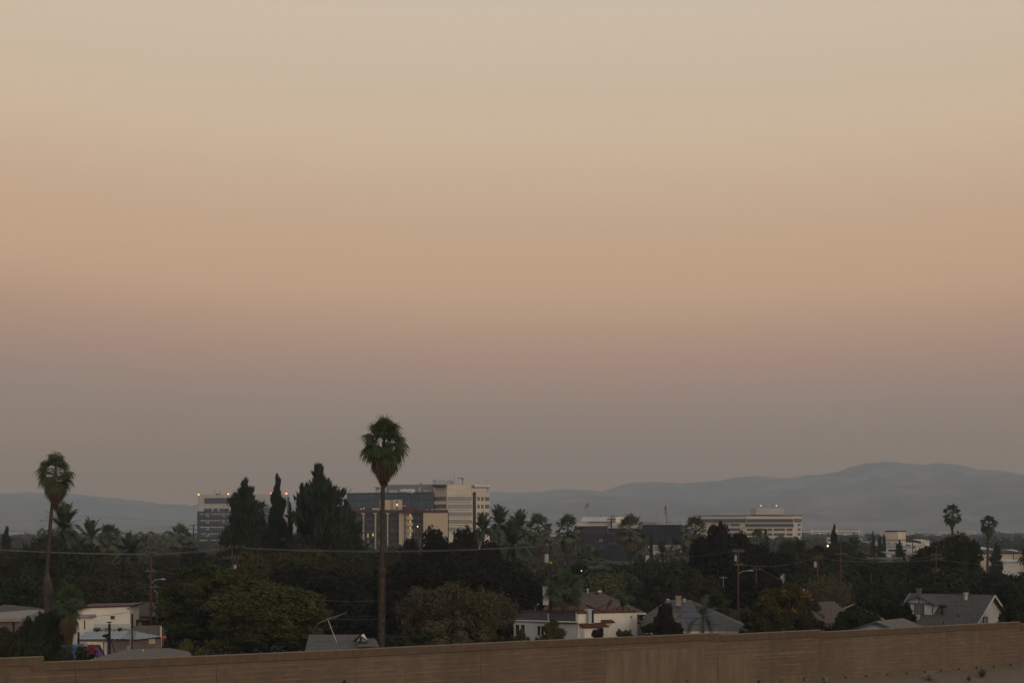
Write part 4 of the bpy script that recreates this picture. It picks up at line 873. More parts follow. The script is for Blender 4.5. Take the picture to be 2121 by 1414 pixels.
# bare brown tree: real twigs
def twig_tree(px, ytop, wpx, D, seed, name, label, nl=5200):
    h = Z(ytop, D); w_ = wpx/F*D; t = thing(name, label, 'tree', (X(px, D), D, 0)); r0 = random.Random(seed); mb = MB(); tips = []
    def grow(p, d, L, r, lv):
        q = p+d*L; mb.tube([p, (p+q)/2+Vector((r0.uniform(-.04, .04)*L, r0.uniform(-.04, .04)*L, 0)), q], [r, r*.85, r*.65], 4 if lv > 1 else 6, cap=False)
        if lv >= 6: tips.append(q); return
        if lv >= 3: tips.append(q)
        for k in range(3 if lv < 5 else 2):
            nd = (d+Vector((r0.uniform(-1, 1), r0.uniform(-1, 1), r0.uniform(-.35, .6)))*.72).normalized(); grow(q, nd, L*r0.uniform(.62, .86), r*.6, lv+1)
    for k in range(4):
        a = k*1.57+.4; grow(Vector((X(px, D), D, 0.0)), Vector((math.cos(a)*.55, math.sin(a)*.55, 1)).normalized(), h*.26, .16, 1)
    V = np.array(mb.v); c = np.array([X(px, D), D, 0]); ex = V-c; sx = (w_/2)/np.percentile(np.abs(ex[:, 0]), 99); sz = h/np.percentile(ex[:, 2], 99.7)
    S = np.array([sx, sx, sz]); mb.v = [tuple(v) for v in (c+ex*S)]
    part('branches', mb, M['twig'], t)
    rng = np.random.default_rng(seed); T = c+(np.array([tuple(q) for q in tips])-c)*S
    P = T[rng.integers(0, len(T), nl)]+rng.normal(0, .22, (nl, 3)); P -= c
    o = bpy.data.objects.new('leaves', mesh_np('leaves', leaves_np(P, .15, rng), len(P), LEAF['b'])); C.objects.link(o); o.parent = t
    return t
plant('spread', 'b', 0, 902, 1217, 150, 183, 'brown_bush', 'dense rounded tan olive bush right of the tall palm trunk', 'bush')
plant('spread', 'b', 1, 990, 1226, 140, 185, 'brown_bush', 'thin reddish tan bush under the bare branches beside the white stucco house', 'bush')
plant('shrub', 'b', 1, 930, 1272, 110, 178, 'brown_bush', 'low brownish undergrowth at the foot of the dense tan olive bush', 'bush')
twig_tree(905, 1211, 150, 182, 5, 'brown_tree', 'half bare brown twiggy tree, left one of the pair beside the tall palm', 9000)
twig_tree(1000, 1224, 130, 184, 9, 'brown_tree', 'bare reddish brown twiggy tree right of its leafier brown neighbour', 5200)
twig_tree(1718, 1195, 110, 222, 13, 'brown_tree', 'dull brown leafless tree behind the citrus tree at right', 2600)
# ---- the mass of trees: (px, top, width px, distance, tone)
MASS = [
 (22,1140,92,300,'o'),(62,1126,64,290,'g'),(100,1109,98,272,'g'),(163,1109,96,266,'g'),(212,1150,86,262,'o'),(272,1156,106,268,'o'),(345,1140,80,305,'o'),(400,1128,78,330,'g'),(452,1132,62,300,'o'),
 (512,1132,100,272,'y'),(585,1136,112,282,'y'),(652,1128,100,272,'y'),(722,1143,104,262,'o'),(775,1141,88,272,'o'),(818,1120,60,300,'o'),(848,1108,50,300,'k'),(905,1087,78,272,'k'),(958,1087,84,266,'k'),(1002,1106,80,266,'k'),
 (1050,1150,110,256,'k'),(1096,1162,88,252,'o'),(1165,1188,112,232,'l'),(1248,1192,120,240,'l'),(1208,1162,92,305,'g'),(1288,1160,82,335,'g'),(1340,1152,80,345,'g'),(1402,1152,80,345,'g'),(1370,1170,112,284,'o'),
 (1440,1166,92,292,'g'),(1490,1077,78,276,'k'),(1452,1112,62,282,'k'),(1536,1096,62,276,'k'),(1572,1112,54,292,'k'),(1522,1128,124,266,'k'),(1602,1132,92,282,'k'),(1632,1116,60,335,'g'),(1657,1113,46,345,'g'),(1695,1130,62,335,'k'),
 (1680,1142,92,282,'o'),(1745,1122,62,385,'g'),(1735,1165,100,282,'g'),(1792,1140,62,385,'g'),(1800,1158,104,302,'g'),(1862,1152,82,305,'g'),(1922,1132,84,282,'g'),(1970,1100,104,276,'g'),(2008,1118,66,272,'g'),(2056,1182,104,250,'w'),(2108,1180,104,242,'w'),
 (28,1186,132,226,'g'),(118,1180,132,216,'g'),(204,1192,112,222,'o'),(285,1202,122,226,'o'),(620,1162,144,228,'k'),(700,1178,152,216,'k'),(772,1184,132,226,'k'),(862,1160,152,222,'k'),(955,1152,152,224,'k'),(1048,1180,142,220,'k'),
 (1112,1206,76,226,'k'),(1335,1205,104,252,'g'),(1515,1192,112,240,'k'),(1585,1186,110,236,'k'),(1700,1172,122,232,'o'),(1835,1196,106,222,'g'),(1905,1180,112,236,'g'),(1972,1178,132,226,'g'),(2042,1202,122,226,'w'),(2110,1202,112,222,'w'),(1640,1180,112,242,'g'),
 (660,1262,96,202,'k'),(742,1268,104,198,'k'),(846,1255,96,206,'k'),(945,1250,110,204,'k'),(1048,1252,96,208,'k'),(345,1262,84,232,'g'),(1100,1262,80,216,'g'),(1330,1240,90,238,'g'),(1660,1240,90,214,'o'),(1930,1232,90,225,'g'),(1400,1160,110,250,'g'),(345,1200,80,240,'g'),(1780,1205,90,240,'g'),(1278,1178,100,262,'l'),
]
LM = [(0, 'tall left palm'), (190, 'left white stucco building'), (300, 'tall red brown pole at left'), (430, 'left big olive tree'), (560, 'rounded olive tree'), (670, 'grey roof by the wall'), (790, 'tall central palm'), (930, 'twiggy brown trees'),
      (1080, 'transformer pole'), (1190, 'white stucco house'), (1320, 'pale parapet house'), (1430, 'grey hip roof'), (1570, 'yellow blossom tree'), (1700, 'citrus tree'), (1810, 'brown gable roofs'), (1900, 'dormer house'), (2040, 'dormer house gable')]
TN = {'g': 'dark green', 'o': 'olive green', 'y': 'yellow flecked olive', 'k': 'near black green', 'l': 'pale green', 'w': 'drooping dark', 'b': 'brown'}
from collections import defaultdict
grp = defaultdict(list)
for i, (px, y, w_, D, tone) in enumerate(MASS):
    lm = [n for a, n in LM if px >= a][-1]; far_ = 'far' if D > 290 else ('middle' if D > 245 else 'near')
    grp[(tone, lm)].append(i)
lab = {}
ORD = ['first', 'second', 'third', 'fourth', 'fifth', 'sixth', 'seventh']
for (tone, lm), idx in grp.items():
    idx.sort(key=lambda i: MASS[i][0]); n = len(idx)
    for j, i in enumerate(idx):
        if n == 1: lab[i] = f"{TN[tone]} leafy tree in the mass behind the {lm}"
        elif n == 2: lab[i] = f"{('left' if j == 0 else 'right')} one of two {TN[tone]} trees behind the {lm}"
        else: lab[i] = f"{ORD[j]} from left of {n} {TN[tone]} trees behind the {lm}"
for i, (px, y, w_, D, tone) in enumerate(MASS):
    plant('mid', tone, (i*7+int(px)) % 4, px, y, w_*1.12, D, 'broadleaf_tree', lab[i], 'tree', 'broadleaf trees massed behind the houses')
# ---- conifers
CON = [(507, 993, 80, 300, 0, 'tall dark conifer, leftmost of the big three in front of the glass office block'), (573, 983, 54, 304, 1, 'slender dark conifer with see-through gaps, between the two broad ones'),
       (660, 963, 118, 298, 2, 'broadest and tallest dark conifer between the office block and hospital'), (716, 1036, 66, 302, 0, 'shorter dark conifer at the right shoulder of the tallest one'),
       (600, 1040, 24, 308, 1, 'small narrow conifer spire just right of the slender one'), (545, 1056, 26, 306, 3, 'small narrow conifer spire just right of the leftmost big conifer'), (625, 1000, 40, 300, 3, 'conifer spire at the left shoulder of the tallest conifer')]
for px, y, w_, D, k, l in CON: plant('con', 'c', k, px, y, w_*1.55, D, 'conifer', l, 'conifer', 'dark conifers before the office blocks', ymul=1.0)
SM = [(14, 1097, 36, 360, 'thin', 'dark cone shaped tree at the far left edge, below the wire'), (1728, 1092, 26, 420, 'thin', 'open branched grey conifer beside the bare brown pole at right'), (1760, 1117, 13, 480, 'thin', 'little pointed conifer between the pale lights and feather palm'),
      (1808, 1104, 14, 560, 'thin', 'slim tattered conifer left of the pinkish block'), (1823, 1111, 16, 540, 'thin', 'dark slim conifer just left of the pinkish block'), (1831, 1105, 9, 570, 'thin', 'thinnest conifer touching the left edge of the pinkish block'),
      (1863, 1122, 28, 430, 'thin', 'dark conifer in front of the white walled shed'), (2063, 1127, 28, 440, 'thin', 'dark cone shaped tree before the tan warehouse'), (1586, 1100, 26, 500, 'thin', 'grey pointed tree in front of the beige office building windows'), (1349, 1105, 9.5, 420, 'thin', 'very thin dark cypress spire before the black glass building'), (49, 1126, 9, 285, 'thin', 'little dark spire on the left tree mass')]
for px, y, w_, D, kd, l in SM: plant(kd, 'c', int(px) % 2, px, y, w_*1.15, D, 'slim_conifer', l, 'conifer')
# ================================================================ PALMS
def fan_leaf(VV, base, d, lp, lb, nl, rng, droop=0.35, grav=0.25, wid=0.055, spread=1.9, roll=0.0):
    """petiole + fan blade with drooping tips; quads appended to VV"""
    up = Vector((0, 0, 1)); p1 = base+d*lp*0.6; d2 = (d-up*grav*0.5).normalized(); p2 = p1+d2*lp*0.4
    s = d.cross(up); s = s.normalized() if s.length > 1e-3 else Vector((1, 0, 0)); w_ = lp*0.022
    VV.append((base-s*w_, base+s*w_, p1+s*w_, p1-s*w_)); VV.append((p1-s*w_, p1+s*w_, p2+s*w_*.7, p2-s*w_*.7))
    d3 = (d2-up*grav*0.5).normalized(); n_ = s.cross(d3).normalized()
    if roll: s, n_ = s*math.cos(roll)+n_*math.sin(roll), n_*math.cos(roll)-s*math.sin(roll)
    for k in range(nl):
        th = (-1+2*(k+.5)/nl)*spread; L = lb*(0.66+0.34*math.cos(th*.8))*rng.uniform(.88, 1.1)
        e = (d3*math.cos(th)+s*math.sin(th)-n_*0.12*abs(math.sin(th))).normalized(); m = p2+e*L*0.58
        e2 = (e-up*(droop+0.35*abs(math.sin(th)))*rng.uniform(.7, 1.5)).normalized(); q = m+e2*L*0.42
        cr = e.cross(n_).normalized()*wid*lb
        VV.append((p2-cr*.25, p2+cr*.25, m+cr, m-cr)); VV.append((m-cr, m+cr, q+cr*.15, q-cr*.15))
def quads_mesh(name, VV, m):
    V = np.array([[tuple(v) for v in q] for q in VV]).reshape(-1, 3); return mesh_np(name, V, len(VV), m)
def fan_palm_meshes(seed, n_green, n_dead, el0, el1, lp, lb, nl, skirt, lmat, droop=.35, skirt_r=0.45, wid=.06, roll=1.0, zdrop=.25, dead0=-38, taper=.6):
    """crown centre at origin, unit = metres; dead skirt hangs below"""
    rng = random.Random(seed); G, Dd = [], []
    for k in range(n_green):
        t_ = (k+.5)/n_green; el = R(el0+(el1-el0)*t_+rng.uniform(-20, 20)); az = k*2.39996+rng.uniform(-.5, .5)
        d = Vector((math.cos(az)*math.cos(el), math.sin(az)*math.cos(el), math.sin(el)))
        sc_ = rng.uniform(.82, 1.1); fan_leaf(G, Vector((d.x*.12, d.y*.12, .15*math.sin(el)-zdrop*t_**1.4)), d, lp*sc_, lb*sc_, nl, rng, droop, .25+.3*t_, wid, roll=rng.uniform(-roll, roll))
    for k in range(n_dead):
        t_ = (k+.5)/n_dead; az = k*2.39996+rng.uniform(-.4, .4); el = R(dead0-(82+dead0)*min(1, t_*1.5)+rng.uniform(-6, 6))
        d = Vector((math.cos(az)*math.cos(el), math.sin(az)*math.cos(el), math.sin(el))); z0 = -0.25-skirt*t_*0.78
        s1 = (1-taper*t_)*rng.uniform(.8, 1.1)*skirt_r/0.45
        fan_leaf(Dd, Vector((d.x*.15, d.y*.15, z0)), d, lp*.62*s1, lb*.8*s1, max(6, nl*2//3), rng, 1.6, 1.0, wid*.9, 1.1)
    return quads_mesh('fronds', G, lmat), quads_mesh('dead_fronds', Dd, M['deadmid' if lmat == M['fan_mid'] else 'deadfrond'])
def trunk_mesh(name, H, r0, r1, lean=(0, 0), mt='palmtrunk', n=10):
    mb = MB(); pts = []; rs = []
    for i in range(n+1):
        t_ = i/n; pts.append((lean[0]*t_*t_, lean[1]*t_*t_, H*t_)); rs.append((r0+(r1-r0)*t_**.7)*(1.25 if i == 0 else 1))
    mb.tube(pts, rs, 12); return mesh_of(name, mb, M[mt])
def put(name, me, parent, loc=(0, 0, 0), s=1.0, rz=0.0):
    o = bpy.data.objects.new(name, me); C.objects.link(o); o.parent = parent; o.location = loc; o.scale = (s, s, s); o.rotation_euler = (0, 0, rz)
    for p in me.polygons if name == 'trunk' and len(me.polygons) < 500 else []: p.use_smooth = True
    return o
def palm(px, D, ycrown, base_px, meshes, s, r0, r1, name, label, group=None, rz=0.0, cat='palm'):
    zc = Z(ycrown, D); bx = X(base_px, D); t = thing(name, label, cat, (bx, D, 0), group); lean = (X(px, D)-bx, 0)
    put('trunk', trunk_mesh('trunk', zc, r0, r1, lean), t)
    for nm, me in meshes:
        put(nm, me, t, (lean[0], 0, zc), s, rz)
    return t
def boots(parent, px_at, D, y0, y1, r, seed, m='boot'):
    """old leaf bases up the trunk"""
    rng = random.Random(seed); VV = []; og = ORG[parent.name]; z0, z1 = Z(y1, D), Z(y0, D); nz = int((z1-z0)/0.10)
    for i in range(nz):
        z = z0+(z1-z0)*i/nz; pc = Vector((X(px_at(z), D), D, z))-og
        for k in range(9):
            a = k*0.698+i*0.4+rng.uniform(-.15, .15); o_ = Vector((math.cos(a), math.sin(a), 0)); s_ = Vector((-o_.y, o_.x, 0)); rr_ = r*rng.uniform(.95, 1.05)
            b0 = pc+o_*rr_; L = rng.uniform(.16, .30); tip = b0+Vector((0, 0, L))+o_*rng.uniform(.06, .20); w_ = .07
            VV.append((b0-s_*w_, b0+s_*w_, tip+s_*w_*.4, tip-s_*w_*.4))
    o = bpy.data.objects.new('leaf_bases', quads_mesh('leaf_bases', VV, M[m])); C.objects.link(o); o.parent = parent
# the two tall ones in front
D2 = 170.0
g_, d_ = fan_palm_meshes(3, 84, 120, 87, -42, 1.12, 1.30, 15, 3.7, M['fan'], droop=.8, skirt_r=.74, wid=.05, zdrop=.6, dead0=-50, taper=.66)
P2 = palm(795, D2, 915, 790, [('fronds', g_), ('dead_fronds', d_)], 1.0, .30, .165, 'fan_palm', 'tallest fan palm with brown skirt rising against the sky near the centre')
boots(P2, lambda z: 790+5*(z/Z(915, D2))**2, D2, 1176, 1345, .27, 1)
D1p = 190.0
g_, d_ = fan_palm_meshes(8, 64, 90, 86, -42, 1.04, 1.2, 14, 3.6, M['fan'], droop=1.0, skirt_r=.68, wid=.052, zdrop=.6, dead0=-50, taper=.66)
P1 = palm(115, D1p, 978, 93, [('fronds', g_), ('dead_fronds', d_)], 1.0, .30, .15, 'fan_palm', 'tall leaning fan palm with ragged brown skirt at left')
# old skirt left on its lower trunk
rng_ = random.Random(4); VV = []; og = ORG[P1.name]
for k in range(300):
    z = Z(1182+70*rng_.random()**1.3, D1p); t_ = z/Z(978, D1p); az_ = rng_.uniform(0, 6.28); o_ = Vector((math.cos(az_), math.sin(az_), 0)); s_ = Vector((-o_.y, o_.x, 0))
    pc = Vector((X(93+22*t_*t_, D1p), D1p, z))-og; out_ = .16+(1182-1182)*0; L = rng_.uniform(1.2, 2.3); fl_ = rng_.uniform(.15, .85)*(1.0-0.3*rng_.random())
    a_ = pc+o_*out_; m_ = a_+o_*fl_*.55+Vector((0, 0, -L*.5)); e_ = m_+o_*fl_*.5+Vector((0, 0, -L*.5)); w_ = rng_.uniform(.018, .045)
    VV.append((a_-s_*w_, a_+s_*w_, m_+s_*w_, m_-s_*w_)); VV.append((m_-s_*w_, m_+s_*w_, e_+s_*w_*.4, e_-s_*w_*.4))
o = bpy.data.objects.new('old_skirt', quads_mesh('old_skirt', VV, M['deadgrey'])); C.objects.link(o); o.parent = P1
# mid distance skirted fan palms
FM = [fan_palm_meshes(20, 40, 64, 86, -34, 1.3, 1.2, 13, 3.3, M['fan_mid'], droop=.45, skirt_r=.66, wid=.095, roll=.8, zdrop=.45, dead0=-46, taper=.45), fan_palm_meshes(21, 34, 70, 84, -26, 1.35, 1.15, 13, 3.5, M['fan_mid'], droop=.5, skirt_r=.66, wid=.095, roll=.7, zdrop=.4, dead0=-48, taper=.4), fan_palm_meshes(22, 48, 54, 86, -38, 1.25, 1.2, 13, 3.0, M['fan_mid'], droop=.5, skirt_r=.62, wid=.095, roll=.9, zdrop=.5, dead0=-46, taper=.45)]
MIDP = [(1115, 390, 1096, 0, 1.0, 'skirted fan palm just right of the feather palm cluster'), (1176, 392, 1098, 1, 1.0, 'skirted fan palm right beside the black glass building'), (1306, 395, 1099, 1, 1.04, 'skirted fan palm standing before the black glass building'),
        (1440, 395, 1099, 2, 1.0, 'skirted fan palm between the black building and dark oaks'), (228, 350, 1114, 2, .86, 'skirted fan palm beside the feather palms at left'), (373, 400, 1115, 1, .92, 'skirted fan palm left of the glass office block'),
        (1236, 300, 1168, 0, .78, 'pale fan palm rising in front of the black glass building'), (480, 340, 1112, 2, .8, 'pale fan palm partly hidden by the leftmost big conifer'), (1330, 420, 1134, 2, .6, 'hazy fan palm just left of the thin cypress'), (1216, 360, 1150, 2, .7, 'hazy light fan palm left of the black building windows'), (1402, 400, 1138, 0, .8, 'light fan palm against the right end of the black building'), (1568, 480, 1112, 2, .72, 'hazy fan palm in front of the beige building'), (1547, 380, 1128, 1, .55, 'small light fan palm right of the dark oak'), (1634, 420, 1135, 1, .6, 'small fan palm on the tree line right of the beige building')]
for px, D, yc, k, s, l in MIDP:
    palm(px, D, yc, px, [('fronds', FM[k][0]), ('dead_fronds', FM[k][1])], s*1.38, .42*s, .30*s, 'fan_palm', l, 'skirted fan palms in the middle distance', rz=px % 6)
for px, D, yc, bx, s, l, sd in ((1972, 400, 1062, 1974, .92, 'tall slim fan palm, left of the two at right, above the green tree', 31), (2048, 395, 1084, 2045, .84, 'tall slim fan palm, rightmost, beside a utility pole', 32)):
    g_, d_ = fan_palm_meshes(sd, 44, 50, 84, -50, 1.1, 1.1, 12, 3.2, M['fan'], droop=.9, skirt_r=.6, wid=.12, zdrop=.8, dead0=-55, taper=.6)
    palm(px, D, yc, bx, [('fronds', g_), ('dead_fronds', d_)], s*1.12, .34, .2, 'fan_palm', l)
# near low fan palms
gN, dN = fan_palm_meshes(41, 44, 12, 78, -32, 1.2, 1.25, 20, 1.0, M['fan'], droop=.6, skirt_r=.5, wid=.034)
palm(1168, 205, 1222, 1168, [('fronds', gN), ('dead_fronds', dN)], 1.12, .3, .25, 'fan_palm', 'broad low green fan palm behind the white stucco house')
gN2, dN2 = fan_palm_meshes(43, 40, 60, 84, -20, 1.0, 1.1, 20, 3.6, M['fan'], droop=.6, skirt_r=.75, wid=.036, dead0=-50)
palm(143, 148, 1250, 143, [('fronds', gN2), ('dead_fronds', dN2)], .80, .3, .25, 'fan_palm', 'short fan palm with long dead skirt in front of the left white building')
# small faraway palms
gS, dS = fan_palm_meshes(51, 24, 14, 80, -45, 1.3, 1.3, 8, 2.0, M['fan_mid'], droop=.4, wid=.2)
for i, (px, y) in enumerate([(289.5, 1110), (301.5, 1116), (311, 1109), (322, 1115), (336.5, 1117), (344.5, 1108), (86, 1103)]):
    palm(px, 900, y, px, [('fronds', gS), ('dead_fronds', dS)], 1.0, .4, .3, 'fan_palm', ('small hazy fan palm in the distant row left of the office block' if i < 6 else 'small hazy palm top beside the tall left trunk'), 'distant row of small palms' if i < 6 else None)
# feather palms
def feather_meshes(seed, nf, el0, el1, L, grav=1.5, nleaf=26, lw=.06):
    rng = random.Random(seed); G = []
    for k in range(nf):
        t_ = (k+.5)/nf; el = R(el0+(el1-el0)*t_+rng.uniform(-6, 6)); az = k*2.39996+rng.uniform(-.25, .25); d = Vector((math.cos(az)*math.cos(el), math.sin(az)*math.cos(el), math.sin(el)))
        p = Vector((d.x*.2, d.y*.2, -.2*t_)); Lk = L*rng.uniform(.85, 1.08); n = 9; pts = [p.copy()]; dd = d.copy()
        for i in range(n):
            dd = (dd-Vector((0, 0, 1))*grav*0.085*(0.5+i/n*1.4)*(math.cos(el)+.25)).normalized(); p = p+dd*Lk/n; pts.append(p.copy())
        s = d.cross(Vector((0, 0, 1))); s = s.normalized() if s.length > 1e-3 else Vector((1, 0, 0))
        for i in range(n): w_ = .035*(1-i/n*.7); G.append((pts[i]-s*w_, pts[i]+s*w_, pts[i+1]+s*w_, pts[i+1]-s*w_))
        for j in range(nleaf):
            u = .12+.86*j/nleaf; i = min(int(u*n), n-1); f_ = u*n-i; c = pts[i]*(1-f_)+pts[i+1]*f_; tg = (pts[i+1]-pts[i]).normalized(); nn = s.cross(tg).normalized()
            ll = L*.17*(math.sin(math.pi*min(1, u*1.02))**.5+.25)*rng.uniform(.85, 1.1)
            for sg in (-1, 1):
                e = (s*sg*.8+tg*.65+nn*.28-Vector((0, 0, .28))).normalized(); q = c+e*ll; w_ = tg*lw*L/3
                G.append((c-w_, c+w_, q+w_*.3, q-w_*.3))
    return quads_mesh('fronds', G, M['feather'])
FE = [feather_meshes(61, 52, 86, -42, 3.1), feather_meshes(62, 44, 84, -35, 3.1, 1.8), feather_meshes(63, 22, 85, -5, 3.0, 1.3)]
def fruit_mesh(seed):
    r0 = random.Random(seed); mb = MB()
    for k in range(5):
        a = r0.uniform(-2.6, -.4); 
        for j in range(9): mb.ball((math.cos(a)*.75+r0.uniform(-.22, .22), math.sin(a)*.75+r0.uniform(-.22, .22), -.75+r0.uniform(-.28, .28)), .13, 5, 4)
    return mesh_of('date_clusters', mb, M['fruit'])
FR = fruit_mesh(2)
FEA = [(132, 300, 1094, 0, 1.02, 1, 'feather palm with orange date clusters beside the tall left trunk'), (188, 320, 1112, 2, .85, 0, 'upright feather palm between the fruiting palm and skirted palm at left'), (1000, 330, 1096, 1, .74, 1, 'feather palm with orange fruit beside the hospital corner'),
       (1034, 360, 1083, 0, .86, 1, 'tallest feather palm of the cluster right of the hospital'), (1076, 370, 1091, 0, .84, 0, 'feather palm with drooping fronds, rightmost of the cluster near hospital'), (1062, 285, 1128, 1, .98, 1, 'big low feather palm at the front of the cluster near hospital'),
       (270, 280, 1148, 1, .82, 0, 'dark feather palm at left behind the red brown pole'), (1372, 400, 1145, 1, .72, 0, 'feather palm right of the thin cypress'), (1768, 400, 1142, 1, .84, 0, 'feather palm before the pale sheds at right'), (1500, 300, 1100, 2, .3, 0, 'tuft of feather fronds on the dark oak'), (299, 600, 1124, 0, .7, 1, 'hazy feather palm below the distant row of palms'), (2123, 400, 1152, 0, .5, 0, 'small feather palm cut by the right edge')]
for px, D, yc, k, s, fr, l in FEA:
    if px == 1500: continue
    t = palm(px, D, yc, px, [('fronds', FE[k])], s*1.35, .42*s, .34*s, 'feather_palm', l, None, rz=px % 5)
    if fr: put('date_clusters', FR, t, (0, 0, Z(yc, D)), s, 0.4 if px > 900 else .9)
# queen palms by the houses
QP = feather_meshes(71, 15, 80, -12, 2.6, 2.3, 40, .022); QP2 = feather_meshes(72, 9, 75, 0, 2.1, 2.2, 34, .025)
palm(1456, 165, 1277, 1456, [('fronds', QP)], .98, .16, .12, 'queen_palm', 'arching feather palm with thin stem in front of the grey hip roof', rz=1.0)
palm(1258, 212, 1254, 1258, [('fronds', QP2)], .9, .14, .1, 'queen_palm', 'little arching palm in front of the brown hip roof', rz=.4)
palm(1290, 214, 1256, 1290, [('fronds', FE[2])], .42, .14, .1, 'queen_palm', 'spiky young palm above the pale parapet', rz=.4)
# ---- far woodland between the buildings: one mass
rng = np.random.default_rng(77); Ps = []; Sz = []
for (ya, yb, n) in ((480, 700, 130), (700, 1100, 210), (1100, 1800, 320), (1800, 3200, 420)):
    for k in range(n):
        D = rng.uniform(ya, yb); px = rng.uniform(-300, 2400); h = rng.uniform(3.0, 6.5) if D < 1100 else rng.uniform(4, 8); w_ = rng.uniform(3.5, 8)
        if (D < 760 and 1190 < px < 1420) or (D < 720 and 2015 < px < 2140) or (D < 680 and 1795 < px < 1925) or (D < 900 and 1680 < px < 1725): continue
        m = 330 if D < 1100 else 70; d = rng.normal(size=(m, 3)); d /= np.linalg.norm(d, axis=1)[:, None]; r = rng.uniform(.55, 1.05, (m, 1))
        P = d*r*np.array([w_, w_, h*.5])+np.array([X(px, D), D, h*.55]); P = P[P[:, 2] > 0]; Ps.append(P); Sz.append(np.full(len(P), 0.75 if D < 1100 else 2.0))
P = merge(*Ps); S = np.concatenate(Sz); V = leaves_np(P, 1.0, rng).reshape(-1, 4, 3); V = (V-P[:, None])*S[:, None, None]+P[:, None]
me = mesh_np('distant_woodland', V.reshape(-1, 3), len(P), LEAF['o']); o = bpy.data.objects.new('distant_woodland', me); C.objects.link(o)
tag(o, 'hazy far-off trees spread over the valley floor', 'trees', None, 'stuff')
# low undergrowth around the gardens
rng = np.random.default_rng(78); n = 60000; D = rng.uniform(150, 470, n); px = rng.uniform(-200, 2400, n); Pp = np.stack([(px-1060.5)/F*D, D, rng.uniform(0.05, 1.5, n)*np.clip((D-150)/60, .35, 1.5)], 1)
me = mesh_np('undergrowth', leaves_np(Pp, .3, rng), n, LEAF['k']); o = bpy.data.objects.new('undergrowth', me); C.objects.link(o)
tag(o, 'dark low undergrowth in the gardens between the houses', 'undergrowth', None, 'stuff')
# ================================================================ HOUSES NEAR THE WALL
def mbx(): return MB()
def pt(px, py, D): return (X(px, D), D, Z(py, D))
def win(parent, face, x0, x1, y0, y1, frame='whitetrim', pane='pane', fw=0.9, out=0.02, mid=True, name='window'):
    mb = MB(); face.box(mb, x0-fw, x0, y0-fw, y1+fw, out+.06, 0); face.box(mb, x1, x1+fw, y0-fw, y1+fw, out+.06, 0); face.box(mb, x0, x1, y0-fw, y0, out+.06, 0); face.box(mb, x0, x1, y1, y1+fw*1.2, out+.09, 0)
    if mid: face.box(mb, (x0+x1)/2-.3, (x0+x1)/2+.3, y0, y1, out+.045, 0)
    w_ = part(name, mb, M[frame], parent); mb = MB(); face.box(mb, x0, x1, y0, y1, out, 0.02); part('pane', mb, M[pane], w_); return w_
# ---- white Spanish house
CL, CC, CR = (1064, 200.5), (1197, 195), (1318.5, 200)
h = thing('stucco_house', 'white stucco house with parapet wall coloured as warmly lit, dark roof and red tile awnings', 'house', (X(1197, 198), 198, 0))
L_, C_, R_ = Vector((X(*CL), CL[1])), Vector((X(*CC), CC[1])), Vector((X(*CR), CR[1])); B_ = L_+R_-C_+Vector((0, 1.5))
fL, fR = Face(CL, CC), Face(CC, CR)
mb = MB(); ze = Z(1286, 198); back = 3.9
mb.prism([tuple(L_), tuple(C_), tuple(R_), tuple(B_)], 0, [Z(1284.5, 200), Z(1288, 195), Z(1288, 200)-.2, Z(1288, 200)-.2]); part('left_wall', mb, M['grey_shaded_white'], h)  # shade of the side turned left is put into this greyer stucco
mb = MB(); n = fR.n; q = [C_+n*.06, R_+n*.06, R_-n*.35, C_-n*.35]; zt_ = [Z(1268.3, 195), Z(1265.6, 200), Z(1265.6, 200), Z(1268.3, 195)]
mb.prism([tuple(p) for p in q], 0, zt_); part('parapet_wall', mb, M['stucco_l'], h)  # warm light on this side is put into the creamier stucco
mb = MB(); 
for i in range(26):   # coping tiles, one after the other
    a = C_+(R_-C_)*(i/26); c = C_+(R_-C_)*((i+.86)/26); z = zt_[0]+(zt_[1]-zt_[0])*(i/26); mb.tube([(a.x, a.y-.1, z+.02), (c.x, c.y-.1, z+.03)], [.17, .13], 6)
part('coping_tiles', mb, M['terracotta'], h)
mb = MB(); eL, eC = pt(1058, 1283.5, 200.8), pt(1196.5, 1287.5, 194.6); bL, bC = pt(1062, 1267.5, 209), pt(1200, 1266, 203.5)
mb.slab([eL, eC, bC, bL], .14); part('roof', mb, M['shingle_dk'], h)
mb = MB(); mb.tube([(eL[0], eL[1]-.1, eL[2]-.02), (eC[0], eC[1]-.1, eC[2]-.02)], .075, 6); part('gutter', mb, M['whitetrim'], h)
mb = MB(); a = Vector(pt(1052, 1266, 207)); c = Vector(pt(1182, 1262.3, 209)); d_2 = Vector(pt(1318, 1264.8, 207)); 
for p_, q_ in ((a, c), (c, d_2)):
    m_ = 24
    for i in range(m_):
        s_ = p_+(q_-p_)*(i/m_); e_ = p_+(q_-p_)*((i+.85)/m_); mb.tube([tuple(s_), tuple(e_)], [.10, .07], 6)
part('back_coping_tiles', mb, M['terracotta'], h)
mb = MB(); mb.prism([(a.x, a.y), (c.x, c.y), (c.x, c.y+.3), (a.x, a.y+.3)], 2.4, [a.z-.1, c.z-.1, c.z-.1, a.z-.1]); mb2 = MB(); mb2.prism([(c.x, c.y), (d_2.x, d_2.y), (d_2.x, d_2.y+.3), (c.x, c.y+.3)], 2.4, [c.z-.1, d_2.z-.1, d_2.z-.1, c.z-.1])
part('back_parapet', mb, M['brownpane'], h); part('back_parapet', mb2, M['brownpane'], h)
win(h, fL, 1068.3, 1076.5, 1295, 1316, mid=False); win(h, fL, 1079.5, 1088, 1295, 1316, mid=False); win(h, fL, 1113.3, 1127.8, 1295.5, 1315.5)
